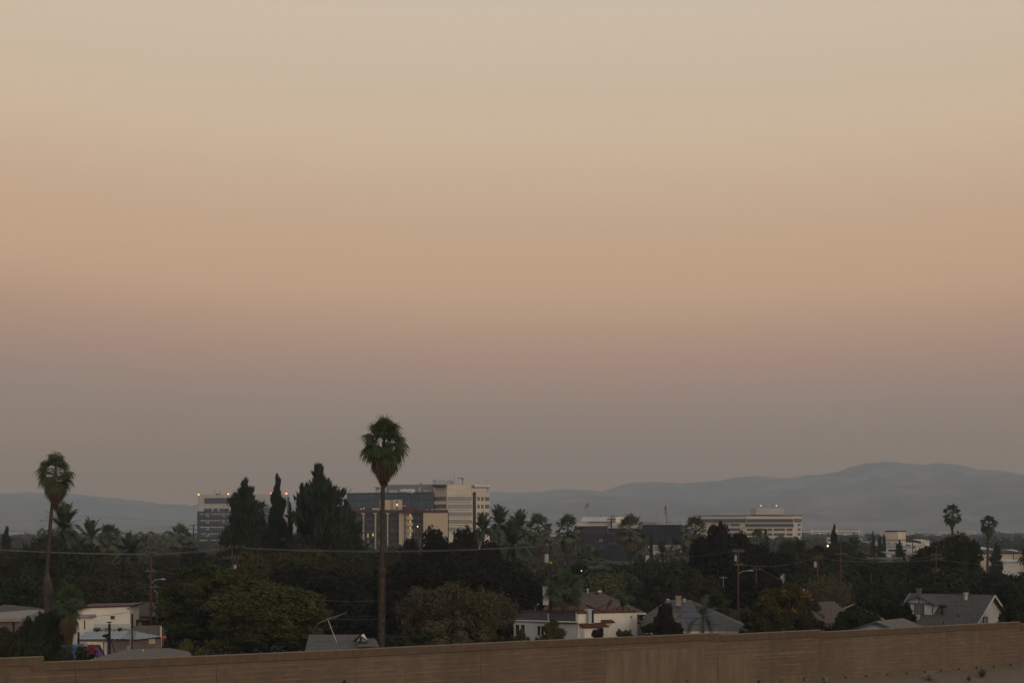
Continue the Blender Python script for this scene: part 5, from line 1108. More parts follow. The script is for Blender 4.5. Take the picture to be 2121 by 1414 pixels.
mb = MB(); fR.box(mb, 1212.5, 1223, 1259.3, 1288.5, .55, .1); part('chimney', mb, M['grey_shaded_white'], h)
mb = MB(); fR.box(mb, 1218.3, 1222.4, 1260.3, 1287.5, .58, -.5); part('chimney_slot', mb, M['dark'], h)
# porch with tiled lean-to
mb = MB(); fR.box(mb, 1199, 1222, 1297.5, None, .9, 0); part('porch', mb, M['stucco_l'], h)
def tile_awning(x0, x1, y0, y1, dep):
    mb = MB(); m_ = max(3, int((x1-x0)/2.6))
    for i in range(m_):
        a = fR.at(x0+(x1-x0)*(i+.5)/m_); zt, zb = Z(y0, 197), Z(y1, 197); mb.tube([(a.x+fR.n.x*.05, a.y+fR.n.y*.05, zt), (a.x+fR.n.x*dep*.5, a.y+fR.n.y*dep*.5, (zt+zb)/2+.03), (a.x+fR.n.x*dep, a.y+fR.n.y*dep, zb)], .085, 6)
    part('tile_awning', mb, M['terracotta'], h)
tile_awning(1197.5, 1246, 1289.5, 1296, 1.2); tile_awning(1243, 1265.5, 1284, 1288.5, .7)
mb = MB(); fR.box(mb, 1246, 1262.5, 1289.5, 1293.5, .45, 0); part('awning_soffit', mb, M['whitetrim'], h)
win(h, fR, 1249, 1256, 1296.5, 1313, mid=False); mb = MB(); fR.box(mb, 1224.5, 1232, 1303, None, .08, 0); part('doorway', mb, M['dark'], h)
mb = MB(); fR.box(mb, 1217, 1220, 1300, None, 1.02, -.9); part('porch_opening', mb, M['dark'], h)
for x in (1305, 1307): mb = MB(); fR.box(mb, x, x+1.3, 1277, 1281, .08, 0); part('vent', mb, M['dark'], h)
mb = MB(); mb.tube([pt(1135.5, 1270, 198.6), pt(1135.5, 1300, 197.5)], .05, 6); part('vent_pipe', mb, M['metal'], h)
for px, y0, y1, D in ((1145.5, 1271, 1282.5, 199), (1189.5, 1258, 1280, 200), (1119, 1262, 1272, 204)):
    mb = MB(); mb.tube([pt(px, y0, D), pt(px, y1, D)], .035, 5); part('vent_pipe', mb, M['dark'], h)
def dish(px, py, D, r, lab, post=12):
    t = thing('satellite_dish', lab, 'satellite dish', (X(px, D), D, Z(py+post, D))); mb = MB(); vs = []; n = 14
    for j in range(4):
        rr_ = r*j/3; 
        for k in range(n): a = k*2*math.pi/n; vs.append((X(px, D)+rr_*math.cos(a), D-.25+.18*(j/3)**2*-1+.25, Z(py, D)+rr_*math.sin(a)*.9+.1*(j/3)**2))
    fs = [(j*n+k, j*n+(k+1) % n, (j+1)*n+(k+1) % n, (j+1)*n+k) for j in range(3) for k in range(n)]
    mb.add(vs, fs); part('reflector', mb, M['dark'], t); mb = MB(); mb.tube([pt(px, py+1, D+.1), pt(px, py+post, D+.1)], .05, 6); part('mount', mb, M['metal'], t)
    mb = MB(); mb.tube([pt(px, py+3, D), pt(px+5, py-2, D-.5)], .03, 5); mb.ball(pt(px+5.3, py-2.5, D-.5), .1, 6, 5); part('feed_arm', mb, M['metal'], t)
dish(1328, 1280.5, 198, .32, 'dark satellite dish on the low tiled wing right of the pale parapet', 9)
dish(1109, 1253, 214, .5, 'large dark satellite dish behind the flat dark roof', 14)
# low tiled wing right of it
t = thing('tiled_wing', 'low wing with a red tile edge between the pale parapet and grey roof', 'shed', (X(1335, 203), 203, 0))
fq = Face((1318, 202), (1350, 203)); mb = MB(); fq.box(mb, 1318.8, 1350, 1289, None, 0, 3.5); part('wall', mb, M['whitetrim'], t)
mb = MB()
for i in range(12): a = fq.at(1319+i*2.6); mb.tube([(a.x, a.y-.3, Z(1288, 202)), (a.x, a.y+2.5, Z(1281.5, 204))], .09, 6)
part('roof', mb, M['terracotta'], t)
def hip(px0, px1, rpx0, rpx1, yr, Dr, ze, Df, Db, wall, roof, name, label, hw=None, th=.16, bpx=(None, None)):
    t = thing(name, label, 'house', (X((px0+px1)/2, (Df+Db)/2), (Df+Db)/2, 0)); zr = Z(yr, Dr)
    FL, FR_ = Vector((X(px0, Df), Df, ze)), Vector((X(px1, Df), Df, ze)); BL = Vector((X(px0, Df)+1.2 if bpx[0] is None else X(bpx[0], Db), Db, ze)); BR = Vector((X(px1, Df)-1.2 if bpx[1] is None else X(bpx[1], Db), Db, ze))
    R0, R1 = Vector((X(rpx0, Dr), Dr, zr)), Vector((X(rpx1, Dr), Dr, zr))
    mb = MB(); vs = [FL, FR_, BR, BL, R0, R1]; vs2 = [v-Vector((0, 0, th)) for v in vs]
    mb.add([tuple(v) for v in vs+vs2], [(0, 1, 5, 4), (1, 2, 5), (2, 3, 4, 5), (3, 0, 4), (6, 10, 11, 7), (7, 11, 8), (8, 11, 10, 9), (9, 10, 6), (0, 6, 7, 1), (1, 7, 8, 2), (2, 8, 9, 3), (3, 9, 6, 0)]); part('roof', mb, M[roof], t)
    mb = MB(); c = (FL+FR_+BL+BR)/4; poly = [tuple(((v-c)*.92+c).xy) for v in (FL, FR_, BR, BL)]; mb.prism(poly, 0, ze-.05); part('wall', mb, M[wall], t)
    mb = MB()
    for p_, q_ in ((FL, FR_), (FR_, BR)): 
        dd = (q_-p_).normalized(); o_ = Vector((dd.y, -dd.x, 0))*.03; mb.slab([tuple(p_+o_+Vector((0, 0, -.01))), tuple(q_+o_+Vector((0, 0, -.01))), tuple(q_-o_*.1+Vector((0, 0, -.01))), tuple(p_-o_*.1+Vector((0, 0, -.01)))], .22)
    part('fascia', mb, M['whitetrim'], t); return t, R0, R1
t, R0, R1 = hip(1338, 1563, 1383, 1430, 1241.5, 198, Z(1306.5, 190), 190, 211, 'cream', 'shingle_gr', 'hip_roof_house', 'house with a big grey hip roof, solar panels and a stubby chimney', bpx=(1318, 1530))
def onroof(px, py, D, dz=.0): return (X(px, D), D, Z(py, D)+dz)
def chimney(t, px0, px1, y0, y1, D, m='whitetrim', dep=.6, capm=None, over=.08):
    mb = MB(); mb.box(X(px0, D), X(px1, D), D, D+dep, Z(y1, D), Z(y0, D)); c = part('chimney', mb, M[m], t)
    mb = MB(); mb.box(X(px0, D)-over, X(px1, D)+over, D-over, D+dep+over, Z(y0, D), Z(y0-1.8, D)); part('chimney_cap', mb, M[capm or m], c)
chimney(t, 1400.5, 1410.5, 1235.5, 1254, 195.5, 'tanroof')
for px in (1383.5, 1417): mb = MB(); mb.tube([pt(px, 1247, 197), pt(px, 1242.5, 197)], .17, 8); mb.ball(pt(px, 1241.6, 197), .21, 8, 6, .7); part('roof_vent', mb, M['metal'], t)
# solar panels laid on the front slope
def slope_pt(px, v, A=None):   # v 0 ridge .. 1 eave on the front plane
    zr, ze = Z(1241.5, 198), Z(1306.5, 190); D = 198-8*v; z = zr+(ze-zr)*v; return Vector((X(px, D), D, z+.07))
for x0, x1, v0, v1 in ((1398, 1446, .22, .40), (1409, 1466, .42, .60), (1420, 1484, .62, .80)):
    mb = MB(); mb.slab([tuple(slope_pt(x0+8*(v1-.2), v1)), tuple(slope_pt(x1+8, v1)), tuple(slope_pt(x1, v0)), tuple(slope_pt(x0, v0))], .05); part('solar_panel', mb, M['solar'], t)
t, _, _ = hip(1120, 1338, 1150, 1246, 1226, 225, Z(1268, 222), 222, 236, 'mauve', 'shingle_br', 'brown_roof_house', 'house with a brown hip roof behind the white stucco house')
chimney(t, 1124.5, 1136, 1214.5, 1252, 223, 'whitetrim', capm='tanroof'); chimney(t, 1232, 1239, 1227.5, 1231, 222.9, 'dark', .5, 'terracotta')
mb = MB(); mb.tube([pt(1217, 1220.5, 224.5), pt(1217, 1228, 224.5)], .07, 6); mb.ball(pt(1217, 1220.5, 224.5), .13, 6, 5); part('vent_pipe', mb, M['whitetrim'], t)
mb = MB(); mb.ball(pt(1242, 1224.5, 225), .28, 8, 5, .6); part('roof_vent', mb, M['whitetrim'], t)
mb = MB(); mb.slab([pt(1213, 1249.5, 217), pt(1242, 1262, 216.5), pt(1240, 1265, 219), pt(1213, 1252, 220)], .1); part('porch_roof', mb, M['shingle_gr'], t)
# ---- gable houses in their own frame: ridge along local x
def gable(name, label, px, D, rot, L, W, hw, hr, wall, roof, trim, over=.45, gx=(), cat='house'):
    t = thing(name, label, cat, (X(px, D), D, 0), None, rot=R(rot)); W2 = W/2; sl = (hr-hw)/W2; zo = hw-sl*over
    mb = MB()
    vs = []
    for x in (-L/2, L/2): vs += [(x, -W2, 0), (x, W2, 0), (x, W2, hw-.1), (x, 0, hr-.1), (x, -W2, hw-.1)]
    mb.add(vs, [(0, 4, 3, 2, 1), (5, 6, 7, 8, 9), (0, 5, 9, 4), (1, 2, 7, 6), (4, 9, 8, 3), (3, 8, 7, 2), (0, 1, 6, 5)]); part('wall', mb, M[wall], t)
    X0, X1 = -L/2-over, L/2+over
    mb = MB(); mb.slab([(X0, -W2-over, zo), (X1, -W2-over, zo), (X1, 0, hr), (X0, 0, hr)], .14); mb.slab([(X0, 0, hr), (X1, 0, hr), (X1, W2+over, zo), (X0, W2+over, zo)], .14); part('roof', mb, M[roof], t)
    for xx in (X0-.04, X1+.002):
        mb = MB()
        for sg in (-1, 1):
            a = [(xx, 0, hr+.02), (xx+.04, 0, hr+.02), (xx+.04, sg*(W2+over), zo+.02), (xx, sg*(W2+over), zo+.02)]; mb.add(a+[(p[0], p[1], p[2]-.2) for p in a], [(0, 1, 2, 3), (7, 6, 5, 4), (0, 3, 7, 4), (1, 5, 6, 2), (2, 6, 7, 3), (0, 4, 5, 1)])
        part('bargeboard', mb, M[trim], t)
    return t
def lbox(t, nm, m, x0, x1, y0, y1, z0, z1, parent=None): return part(nm, MB().box(x0, x1, y0, y1, z0, z1), M[m], parent or t)
H4 = gable('dormer_house', 'white sided house with slate coloured roof, blue trim and a small dormer', 1972, 186.8, -35, 7.7, 11.0, 3.0, 6.15, 'siding', 'shingle_bl', 'whitetrim', .5)
# gable window on the right end (+x face)
def gwin(t, x, yc, w_, z0, z1, trim='bluetrim', pane='pane', sg=1):
    mb = MB(); o0, o1 = (x, x+sg*.07)
    for a in ((yc-w_/2-.11, yc-w_/2, z0-.11, z1+.11), (yc+w_/2, yc+w_/2+.11, z0-.11, z1+.11), (yc-w_/2, yc+w_/2, z1, z1+.11), (yc-w_/2, yc+w_/2, z0-.13, z0)): mb.box(min(o0, o1), max(o0, o1), a[0], a[1], a[2], a[3])
    w2 = part('window', mb, M[trim], t); part('pane', MB().box(min(x, x+sg*.03), max(x, x+sg*.03), yc-w_/2, yc+w_/2, z0, z1), M[pane], w2); return w2
gw = gwin(H4, 3.85, -1.3, .9, 2.35, 4.0); part('curtain', MB().box(3.885, 3.895, -1.62, -1.05, 2.4, 3.95), M['tanroof'], gw)
# dormer on the front slope (-y side)
slp = (6.15-3.0)/5.5
def rz_(y): return 6.15+slp*y      # roof height at local y<0
dx, dy0 = -2.0, -3.35; dw, dzb = 1.45, rz_(-3.35)
mb = MB(); zt = dzb+1.05; mb.add([(dx-dw, dy0, dzb-.3), (dx+dw, dy0, dzb-.3), (dx+dw, dy0, zt), (dx, dy0, zt+.72), (dx-dw, dy0, zt), (dx-dw, -.9, dzb), (dx+dw, -.9, dzb), (dx+dw, -.9, zt), (dx, -.9, zt+.72), (dx-dw, -.9, zt)], [(0, 1, 2, 3, 4), (5, 9, 8, 7, 6), (0, 4, 9, 5), (1, 6, 7, 2), (4, 3, 8, 9), (3, 2, 7, 8), (0, 5, 6, 1)]); dm = part('dormer', mb, M['siding'], H4)
mb = MB(); ov = .35; s2 = .72/dw
for sg in (-1, 1): mb.slab([(dx, dy0-ov, zt+.80), (dx, -.2, zt+.80), (dx+sg*(dw+ov), -.9, zt+.08-s2*ov), (dx+sg*(dw+ov), dy0-ov, zt+.08-s2*ov)], .08)
part('dormer_roof', mb, M['shingle_bl'], dm)
mb = MB()
for sg in (-1, 1):
    a = [(dx, dy0-ov-.02, zt+.82), (dx+sg*(dw+ov), dy0-ov-.02, zt+.10-s2*ov)]; mb.add([a[0], a[1], (a[1][0], a[1][1], a[1][2]-.14), (a[0][0], a[0][1], a[0][2]-.14), (a[0][0], a[0][1]+.05, a[0][2]), (a[1][0], a[1][1]+.05, a[1][2])], [(0, 1, 2, 3), (0, 4, 5, 1)])
mb.box(dx-dw, dx+dw, dy0-.05, dy0, zt-.06, zt+.06)
for x in (-dw, -.48, .42, dw-.1): mb.box(dx+x, dx+x+.1, dy0-.05, dy0, dzb-.1, zt-.06)
mb.box(dx-.04, dx+.04, dy0-.05, dy0, zt+.06, zt+.66); part('dormer_trim', mb, M['bluetrim'], dm)
mb = MB(); mb.box(dx-.36, dx+.4, dy0-.03, dy0, dzb, zt-.1); wn = part('window', mb, M['pane'], dm); mb = MB()
for k in range(4): mb.box(dx-.3+k*.19, dx-.27+k*.19, dy0-.04, dy0-.031, dzb+.05, zt-.14)
part('window_bars', mb, M['whitetrim'], wn)
lbox(H4, 'skylight', 'metal', -1.2+dx+1.1, dx+.35, -4.2, -3.9, rz_(-4.1)-.05, rz_(-4.0)+.4)
mb = MB(); mb.tube([(1.7, -.75, rz_(-.75)-.1), (1.7, -.75, rz_(-.75)+.55)], .2, 10); mb.tube([(1.7, -.75, rz_(-.75)+.5), (1.7, -.75, rz_(-.75)+.62)], .3, 10); part('turbine_vent', mb, M['metal'], H4)
mb = MB(); mb.tube([(.35, -3.3, rz_(-3.3)), (.35, -3.3, rz_(-3.3)+.85)], .12, 8); mb.tube([(.0, -3.3, rz_(-3.3)+.85), (.8, -3.3, rz_(-3.3)+.8)], .12, 8); part('stove_pipe', mb, M['dark'], H4)
for x, y in ((-3.4, -3.6), (-2.9, -4.6), (2.0, -3.6), (1.0, -4.8)): lbox(H4, 'vent_pipe', 'dark', x, x+.09, y, y+.09, rz_(y)-.05, rz_(y)+.28)
mb = MB(); mb.box(-3.65, -3.3, -.1, .25, 5.9, 6.5); mb.box(-3.75, -3.2, -.18, .33, 6.5, 6.62); part('chimney', mb, M['cmu'], H4)
mb = MB(); lz = 2.65; mb.box(3.86, 4.3, -3.4, 2.6, 2.0, 2.1); part('lower_ledge', mb, M['dark'], H4)
H5 = gable('garage', 'small shed with blue trimmed gable and low tan roof against the wall', 1842, 166.5, 58, 6.2, 4.6, 3.75, 4.62, 'siding', 'shingle_tn', 'bluetrim', .3, cat='garage')
gable('gable_house', 'house with a white edged brown gable roof behind the citrus tree', 1803, 226, 55, 8.5, 7.0, 2.3, 3.85, 'darkwall', 'shingle_bl', 'whitetrim')
gable('gable_house', 'house showing a pale grey roof strip just above the brown gable roof', 1790, 238, 8, 5.5, 6, 2.6, 3.6, 'siding', 'shingle_gr', 'whitetrim')
g5 = gable('gable_house', 'house with a long tan brown roof left of the dormer house', 1888, 236, -4, 6.2, 7, 2.4, 3.75, 'mauve', 'shingle_tn', 'shingle_br')
lbox(g5, 'vent_pipe', 'tanroof', -.9, -.7, -.4, -.2, 3.5, 4.15); lbox(g5, 'vent_pipe', 'tanroof', -.3, -.15, -.6, -.45, 3.4, 3.85); lbox(g5, 'roof_vent', 'tanroof', .6, 1.1, .2, .5, 3.6, 4.2)
gable('gable_house', 'dark house with a bright white rake edge among trees at right', 1884, 275, 62, 9, 7.5, 2.6, 5.2, 'darkwall', 'shingle_dk', 'whitetrim')
gable('gable_house', 'house with a dull red roof peeking above the dormer house', 1968, 262, 20, 4.0, 5, 3.2, 4.55, 'darkwall', 'terracotta', 'terracotta')
gable('gable_house', 'low brown roofed house by the bare pole at right', 1755, 262, 3, 9, 7, 2.7, 4.6, 'darkwall', 'shingle_br', 'shingle_br')
gable('gable_house', 'white two storey house glimpsed among trees below the pale sheds', 1850, 330, -12, 3.4, 5, 3.0, 5.0, 'stucco', 'terracotta', 'terracotta')
gable('gable_house', 'white house with a pale lilac roof among trees at right', 1832, 345, -10, 5.2, 6, 5.2, 7.4, 'stucco', 'shingle_gr', 'whitetrim')
gable('gable_house', 'house with brown roof between the blossom tree and the pole with transformer', 1680, 215, 40, 7, 6, 2.4, 4.3, 'mauve', 'shingle_br', 'shingle_br')
# ---- grey roof against the wall, centre left
t = thing('grey_roof_house', 'house with low pale grey roof and little vent gable left of the palm', 'house', (X(715, 165), 165, 0)); zr = Z(1313.3, 167); ze = Z(1352, 160)
mb = MB(); mb.slab([pt(630, 1352, 160), (X(792, 160), 160, ze), (X(745, 167), 167, zr), (X(640, 167), 167, zr)], .15); mb.slab([(X(640, 167), 167, zr), (X(745, 167), 167, zr), (X(775, 174), 174, ze), (X(640, 174), 174, ze)], .15)
mb.add([(X(745, 167), 167, zr), (X(792, 160), 160, ze), (X(775, 174), 174, ze)], [(0, 1, 2)]); part('roof', mb, M['shingle_gr'], t)
mb = MB(); mb.slab([(X(745, 166), 166, Z(1321, 166)), (X(776, 166), 166, Z(1321, 166)), (X(784, 171), 171, Z(1330, 171)), (X(745, 171), 171, Z(1330, 171))], .1); mb.slab([(X(740, 161), 161, Z(1337, 161)), (X(786, 161), 161, Z(1337, 161)), (X(776, 166), 166, Z(1321, 166)), (X(745, 166), 166, Z(1321, 166))], .1); part('rear_roof', mb, M['shingle_gr'], t)
mb = MB(); mb.prism([(X(640, 161.5), 161.5), (X(784, 161.5), 161.5), (X(770, 173), 173), (X(645, 173), 173)], 0, ze-.05); part('wall', mb, M['siding'], t)
mb = MB(); A, Bq, Cq = pt(735, 1326, 162.6), pt(763, 1327.2, 162.6), pt(746, 1316.3, 162.6); mb.add([A, Bq, Cq, (Cq[0], 166.5, Cq[2])], [(0, 1, 2), (0, 2, 3), (1, 3, 2)]); vg = part('vent_gable', mb, M['stucco_l'], t)
mb = MB(); mb.slab([(A[0]-.15, 162.3, A[2]-.05), (A[0]+.12, 162.3, A[2]-.05), (Cq[0]+.05, 162.3, Cq[2]+.02), (Cq[0], 162.3, Cq[2]+.12)], .02)
for P_, Q_ in ((A, Cq), (Bq, Cq)): mb.tube([(P_[0], 162.4, P_[2]), (Q_[0], 162.4, Q_[2]+.04)], .075, 4)
part('vent_trim', mb, M['shingle_br'], vg); mb = MB(); mb.box(X(745, 162.5), X(749.5, 162.5), 162.45, 162.6, Z(1326.5, 162.5), Z(1318.8, 162.5)); part('louvre', mb, M['brownpane'], vg)
# ---- shingle roof right behind the wall, left
t = thing('shingle_roof_house', 'house with a broad mottled tan roof directly behind the wall at left', 'house', (X(280, 137), 137, 0)); zr = Z(1344, 139)
mb = MB(); mb.slab([pt(88, 1392, 131), pt(412, 1385, 131), (X(350, 139), 139, zr+.1), (X(262, 139), 139, zr)], .15); mb.add([(X(350, 139), 139, zr+.1), pt(412, 1385, 131), pt(392, 1348, 150)], [(0, 1, 2)]); mb.add([(X(262, 139), 139, zr), (X(350, 139), 139, zr+.1), pt(392, 1360, 149), pt(150, 1375, 149)], [(0, 1, 2, 3)])
mb.add([(X(262, 139), 139, zr), pt(150, 1375, 149), pt(88, 1392, 131)], [(0, 1, 2)]); part('roof', mb, M['shingle_tn'], t)
mb = MB(); mb.prism([(X(110, 132), 132), (X(395, 132), 132), (X(385, 148), 148), (X(150, 148), 148)], 0, 2.4); part('wall', mb, M['mauve'], t)
mb = MB(); mb.tube([pt(296.5, 1344, 138), pt(296.5, 1352, 138)], .055, 6); part('vent_pipe', mb, M['whitetrim'], t); mb = MB(); mb.tube([pt(315, 1338, 139), pt(315, 1345, 139)], .03, 5); part('vent_pipe', mb, M['dark'], t)
# ---- left white stucco building with its annex
t = thing('stucco_building', 'plain white stucco building with thin brown roof edge and one small window at left', 'building', (X(215, 200), 200, 0)); fw_ = Face((158, 198.5), (269, 200.5))
mb = MB(); mb.prism([tuple(fw_.at(158)), tuple(fw_.at(269)), (fw_.at(269).x-.3, 207), (fw_.at(158).x, 207)], 0, [Z(1257.5, 199), Z(1255.5, 200.5), Z(1255.5, 200.5), Z(1257.5, 199)]); part('wall', mb, M['stucco'], t)
mb = MB(); a, c = fw_.at(154), fw_.at(276); mb.slab([(a.x, a.y-.25, Z(1255.8, 199)), (c.x, c.y-.25, Z(1252.2, 200.5)), (c.x, 207.3, Z(1252.2, 200.5)+.02), (a.x, 207.3, Z(1255.8, 199)+.02)], .14); part('roof', mb, M['brownpane'], t)
win(t, fw_, 229, 237.3, 1275, 1281.2, 'whitetrim', 'brownpane', .5, mid=False)
mb = MB(); a = fw_.at(267.5); mb.ball((a.x, a.y-.25, Z(1259, 200)), .16, 6, 5); part('floodlight', mb, M['metal'], t)
t = thing('stucco_annex', 'small cream annex with a slab roof below the left white stucco building', 'building', (X(180, 194), 194, 0)); fa_ = Face((150, 193), (196, 194))
mb = MB(); fa_.box(mb, 150, 194.5, 1279, None, 0, 4.4); part('wall', mb, M['stucco_l'], t); mb = MB(); fa_.box(mb, 148, 198.5, 1275.5, 1279, .3, 4.4); part('roof', mb, M['tanroof'], t)
mb = MB(); fa_.box(mb, 174, 176.3, 1283.5, 1303, .04, 0); part('window', mb, M['pane'], t)
t = thing('block_wall', 'long grey block wall behind the white corrugated roof', 'wall', (X(265, 189), 189, 0)); fb = Face((195, 188), (335, 189.5))
mb = MB(); fb.box(mb, 195, 271, 1291.5, None, 0, .3); part('painted_section', mb, M['grey_shaded_white'], t); mb = MB(); fb.box(mb, 271, 333, 1295.5, None, -.02, .32); part('bare_section', mb, M['cmu'], t); mb = MB(); fb.box(mb, 331, 335, 1296.5, None, .25, .5); part('end_pillar', mb, M['cream'], t)
t = thing('corrugated_shed', 'mauve shed with a white corrugated lean-to roof behind the wall at left', 'shed', (X(260, 179), 179, 0)); fs_ = Face((182, 176), (335, 178))
ridge = [pt(176, 1307.5, 186), pt(268, 1305.5, 186.5), pt(282, 1306.5, 186.5), pt(334, 1317.3, 182)]; eave = [pt(160, 1323.5, 175.6), pt(250, 1322.3, 176.2), pt(282, 1323.8, 176.5), pt(334, 1317.6, 177.5)]
mb = MB(); nn = 90; vs = []
for i in range(nn+1):
    u = i/nn*3; k = min(int(u), 2); f_ = u-k
    p_ = [ridge[k][j]*(1-f_)+ridge[k+1][j]*f_ for j in range(3)]; q_ = [eave[k][j]*(1-f_)+eave[k+1][j]*f_ for j in range(3)]; dz = .05*math.sin(i*2.1)
    vs += [(p_[0], p_[1], p_[2]+dz), (q_[0], q_[1], q_[2]+dz)]
mb.add(vs, [(2*i, 2*i+1, 2*i+3, 2*i+2) for i in range(nn)]); part('roof', mb, M['corr'], t)
mb = MB(); fs_.box(mb, 214, 334, 1323.5, None, 0, 4); part('wall', mb, M['mauve'], t); mb = MB(); fs_.box(mb, 180, 214, 1326, None, -.1, 4); part('door_panel', mb, M['stucco_l'], t)
mb = MB(); fs_.box(mb, 308, 321, 1322.8, 1333, .05, 0); part('notice_board', mb, M['cream'], t)
mb = MB(); fs_.box(mb, 216, 221, 1328, None, .06, 0); part('pilaster', mb, M['whitetrim'], t)
r0 = random.Random(2)
for k in range(9):
    px = 190+k*9+r0.uniform(-3, 3); mb = MB(); D = 187.3; x = X(px, D); mb.box(x, x+r0.uniform(.3, .7), D, D+.4, Z(1307, D)-.2, Z(1301+r0.uniform(-2, 3), D)); single('rubble_block', mb, M['tanroof' if k % 3 else 'cmu'], 'broken masonry lump lying along the back of the corrugated roof', 'rubble', 'rubble along the corrugated roof')
# dark steel frame with T post and brace
t = thing('timber_frame', 'dark post and beam frame with a diagonal brace in front of the corrugated shed', 'frame', (X(226, 168), 168, 0)); D = 168
mb = MB(); mb.box(X(224, D), X(228.4, D), D, D+.2, 0, Z(1291.5, D)); part('post', mb, M['dark'], t); mb = MB(); mb.box(X(221, D), X(230.5, D), D-.05, D+.25, Z(1289, D), Z(1287, D)); mb.box(X(225.3, D), X(227, D), D+.05, D+.15, Z(1292, D), Z(1288, D)); part('post_cap', mb, M['dark'], t)
mb = MB(); mb.box(X(160, D), X(224, D), D, D+.18, Z(1328, D), Z(1323, D)); part('beam', mb, M['shingle_br'], t); mb = MB(); mb.tube([pt(228, 1319, D), pt(239, 1352, D)], .05, 4); part('brace', mb, M['dark'], t)
mb = MB(); mb.slab([pt(211, 1314.5, D-1), pt(224.5, 1311, D-.2), pt(224.5, 1316, D+.3), pt(214, 1318, D-.4)], .04); mb.tube([pt(219, 1317, D), pt(226, 1325, D)], .12, 4); part('lamp_hood', mb, M['wood_dk'], t)
mb = MB(); mb.box(X(160.5, D), X(163.8, D), D, D+.2, 0, Z(1308, D)); part('post', mb, M['dark'], t)
# brown roofs at far left
t = thing('flat_roof_building', 'mauve walled building with a pale tan roof and arched opening at far left', 'building', (X(20, 172), 172, 0)); ff = Face((-60, 170), (46, 171.5))
mb = MB(); ff.box(mb, -60, 88, 1282, None, 0, 2.9); part('wall', mb, M['mauve'], t); mb = MB(); mb.slab([pt(-62, 1281, 169.6), pt(44, 1279.5, 171), pt(92, 1262, 184), pt(60, 1262.3, 184), pt(-62, 1272, 183)], .3); part('roof', mb, M['tanroof'], t)
mb = MB(); ff.box(mb, 25.7, 30.8, 1291.5, None, .04, 0); a = ff.at(28.2); mb.tube([(a.x, a.y-.05, Z(1291.5, 171)), (a.x, a.y+.02, Z(1291.5, 171))], .11, 12); part('arched_opening', mb, M['dark'], t)
hip(-40, 62, 6, 18, 1251.5, 205, Z(1270, 200), 199, 212, 'mauve', 'shingle_br', 'brown_roof_house', 'brown hip roofed house behind the pale tan roof at far left')
hip(-60, 46, -30, 12, 1217, 262, Z(1238.5, 255), 254, 268, 'darkwall', 'shingle_br', 'brown_roof_house', 'dark walled house with grey eaves higher up at the far left edge')
hip(215, 292, 232, 270, 1220, 262, Z(1241, 256), 255, 268, 'darkwall', 'shingle_bl', 'brown_roof_house', 'dim grey roofed house among trees above the left white stucco building')
t = gable('eaved_house', 'olive walled house with white eaves behind the red brown pole', 338, 214, -12, 4.2, 5.5, 3.1, 4.3, 'olivewall', 'shingle_br', 'whitetrim', cat='house')
t = thing('red_shed', 'small dark red shed with a pale window left of the red brown pole', 'shed', (X(291, 205), 205, 0)); fq = Face((276, 205), (306, 205)); mb = MB(); fq.box(mb, 277, 303, 1284, None, 0, 3); part('wall', mb, M['brownpane'], t); mb = MB(); fq.box(mb, 275, 305, 1282.5, 1284, .3, 3.2); part('roof', mb, M['shingle_br'], t); win(t, fq, 286, 294, 1287.5, 1295, 'brownpane', 'grey_panel', .4, mid=False)
# inflatable
t = thing('bounce_house', 'blue inflatable with a purple tube behind the pink flowering vine', 'inflatable', (X(175, 150), 150, 0)); D = 150
mb = MB(); 
mb.tube([pt(186, 1336, D), pt(194, 1343, D), pt(206, 1357, D), pt(214, 1372, D)], [.22, .26, .28, .28], 12); part('purple_tube', mb, mat('purple_vinyl', (.10, .06, .19), None, 2, .5), t, smooth=True)
mb = MB()
for k in range(5): mb.tube([pt(122+k*11, 1375, D+1), pt(122+k*11, 1340-abs(k-2)*-2, D+1)], .3, 10)
for k in range(2): mb.tube([pt(120, 1343+k*9, D+.9), pt(172, 1340+k*9, D+.9)], .26, 10)
part('blue_wall', mb, mat('blue_vinyl', (.05, .14, .26), None, 2, .5), t, smooth=True)
mb = MB(); mb.slab([pt(186, 1334, D+3), pt(207, 1334.5, D+3), pt(218, 1356, D+2), pt(190, 1358, D+2)], .1); single('tarpaulin', mb, M['shingle_dk'], 'dark sheet hanging behind the purple inflatable tube', 'tarpaulin')
# stop sign and street sign by the shed end
t = thing('stop_sign', 'red octagonal stop sign under a green street name plate at the end of the shed', 'road sign', (X(338, 196), 196, 0)); D = 196
mb = MB(); mb.tube([(X(338, D), D+.06, 0), (X(338, D), D+.06, Z(1300, D))], .03, 6); part('post', mb, M['metal'], t)
mb = MB(); rr_ = .36; cx_, cz_ = X(338, D), Z(1319, D); vs = [(cx_+rr_*math.cos(a), D, cz_+rr_*math.sin(a)) for a in [math.pi/8+k*math.pi/4 for k in range(8)]]; mb.add(vs+[(v[0], D+.02, v[2]) for v in vs], [tuple(range(8)), tuple(range(8, 16))[::-1]]+[(i, (i+1) % 8, 8+(i+1) % 8, 8+i) for i in range(8)]); sg = part('sign_plate', mb, mat('sign_red', (.30, .02, .02), None, 2, .5), t)
fc_ = bpy.data.curves.new('lettering', 'FONT'); fc_.body = 'STOP'; fc_.size = .28; fc_.align_x = 'CENTER'; fc_.align_y = 'CENTER'; fc_.materials.append(M['whitetrim']); ft = bpy.data.objects.new('text', fc_); C.objects.link(ft); bpy.context.view_layer.update(); fo = bpy.data.objects.new('lettering', bpy.data.meshes.new_from_object(ft)); C.objects.link(fo); bpy.data.objects.remove(ft); fo.parent = sg; fo.location = (0, -.01, cz_); fo.rotation_euler = (R(90), 0, 0)
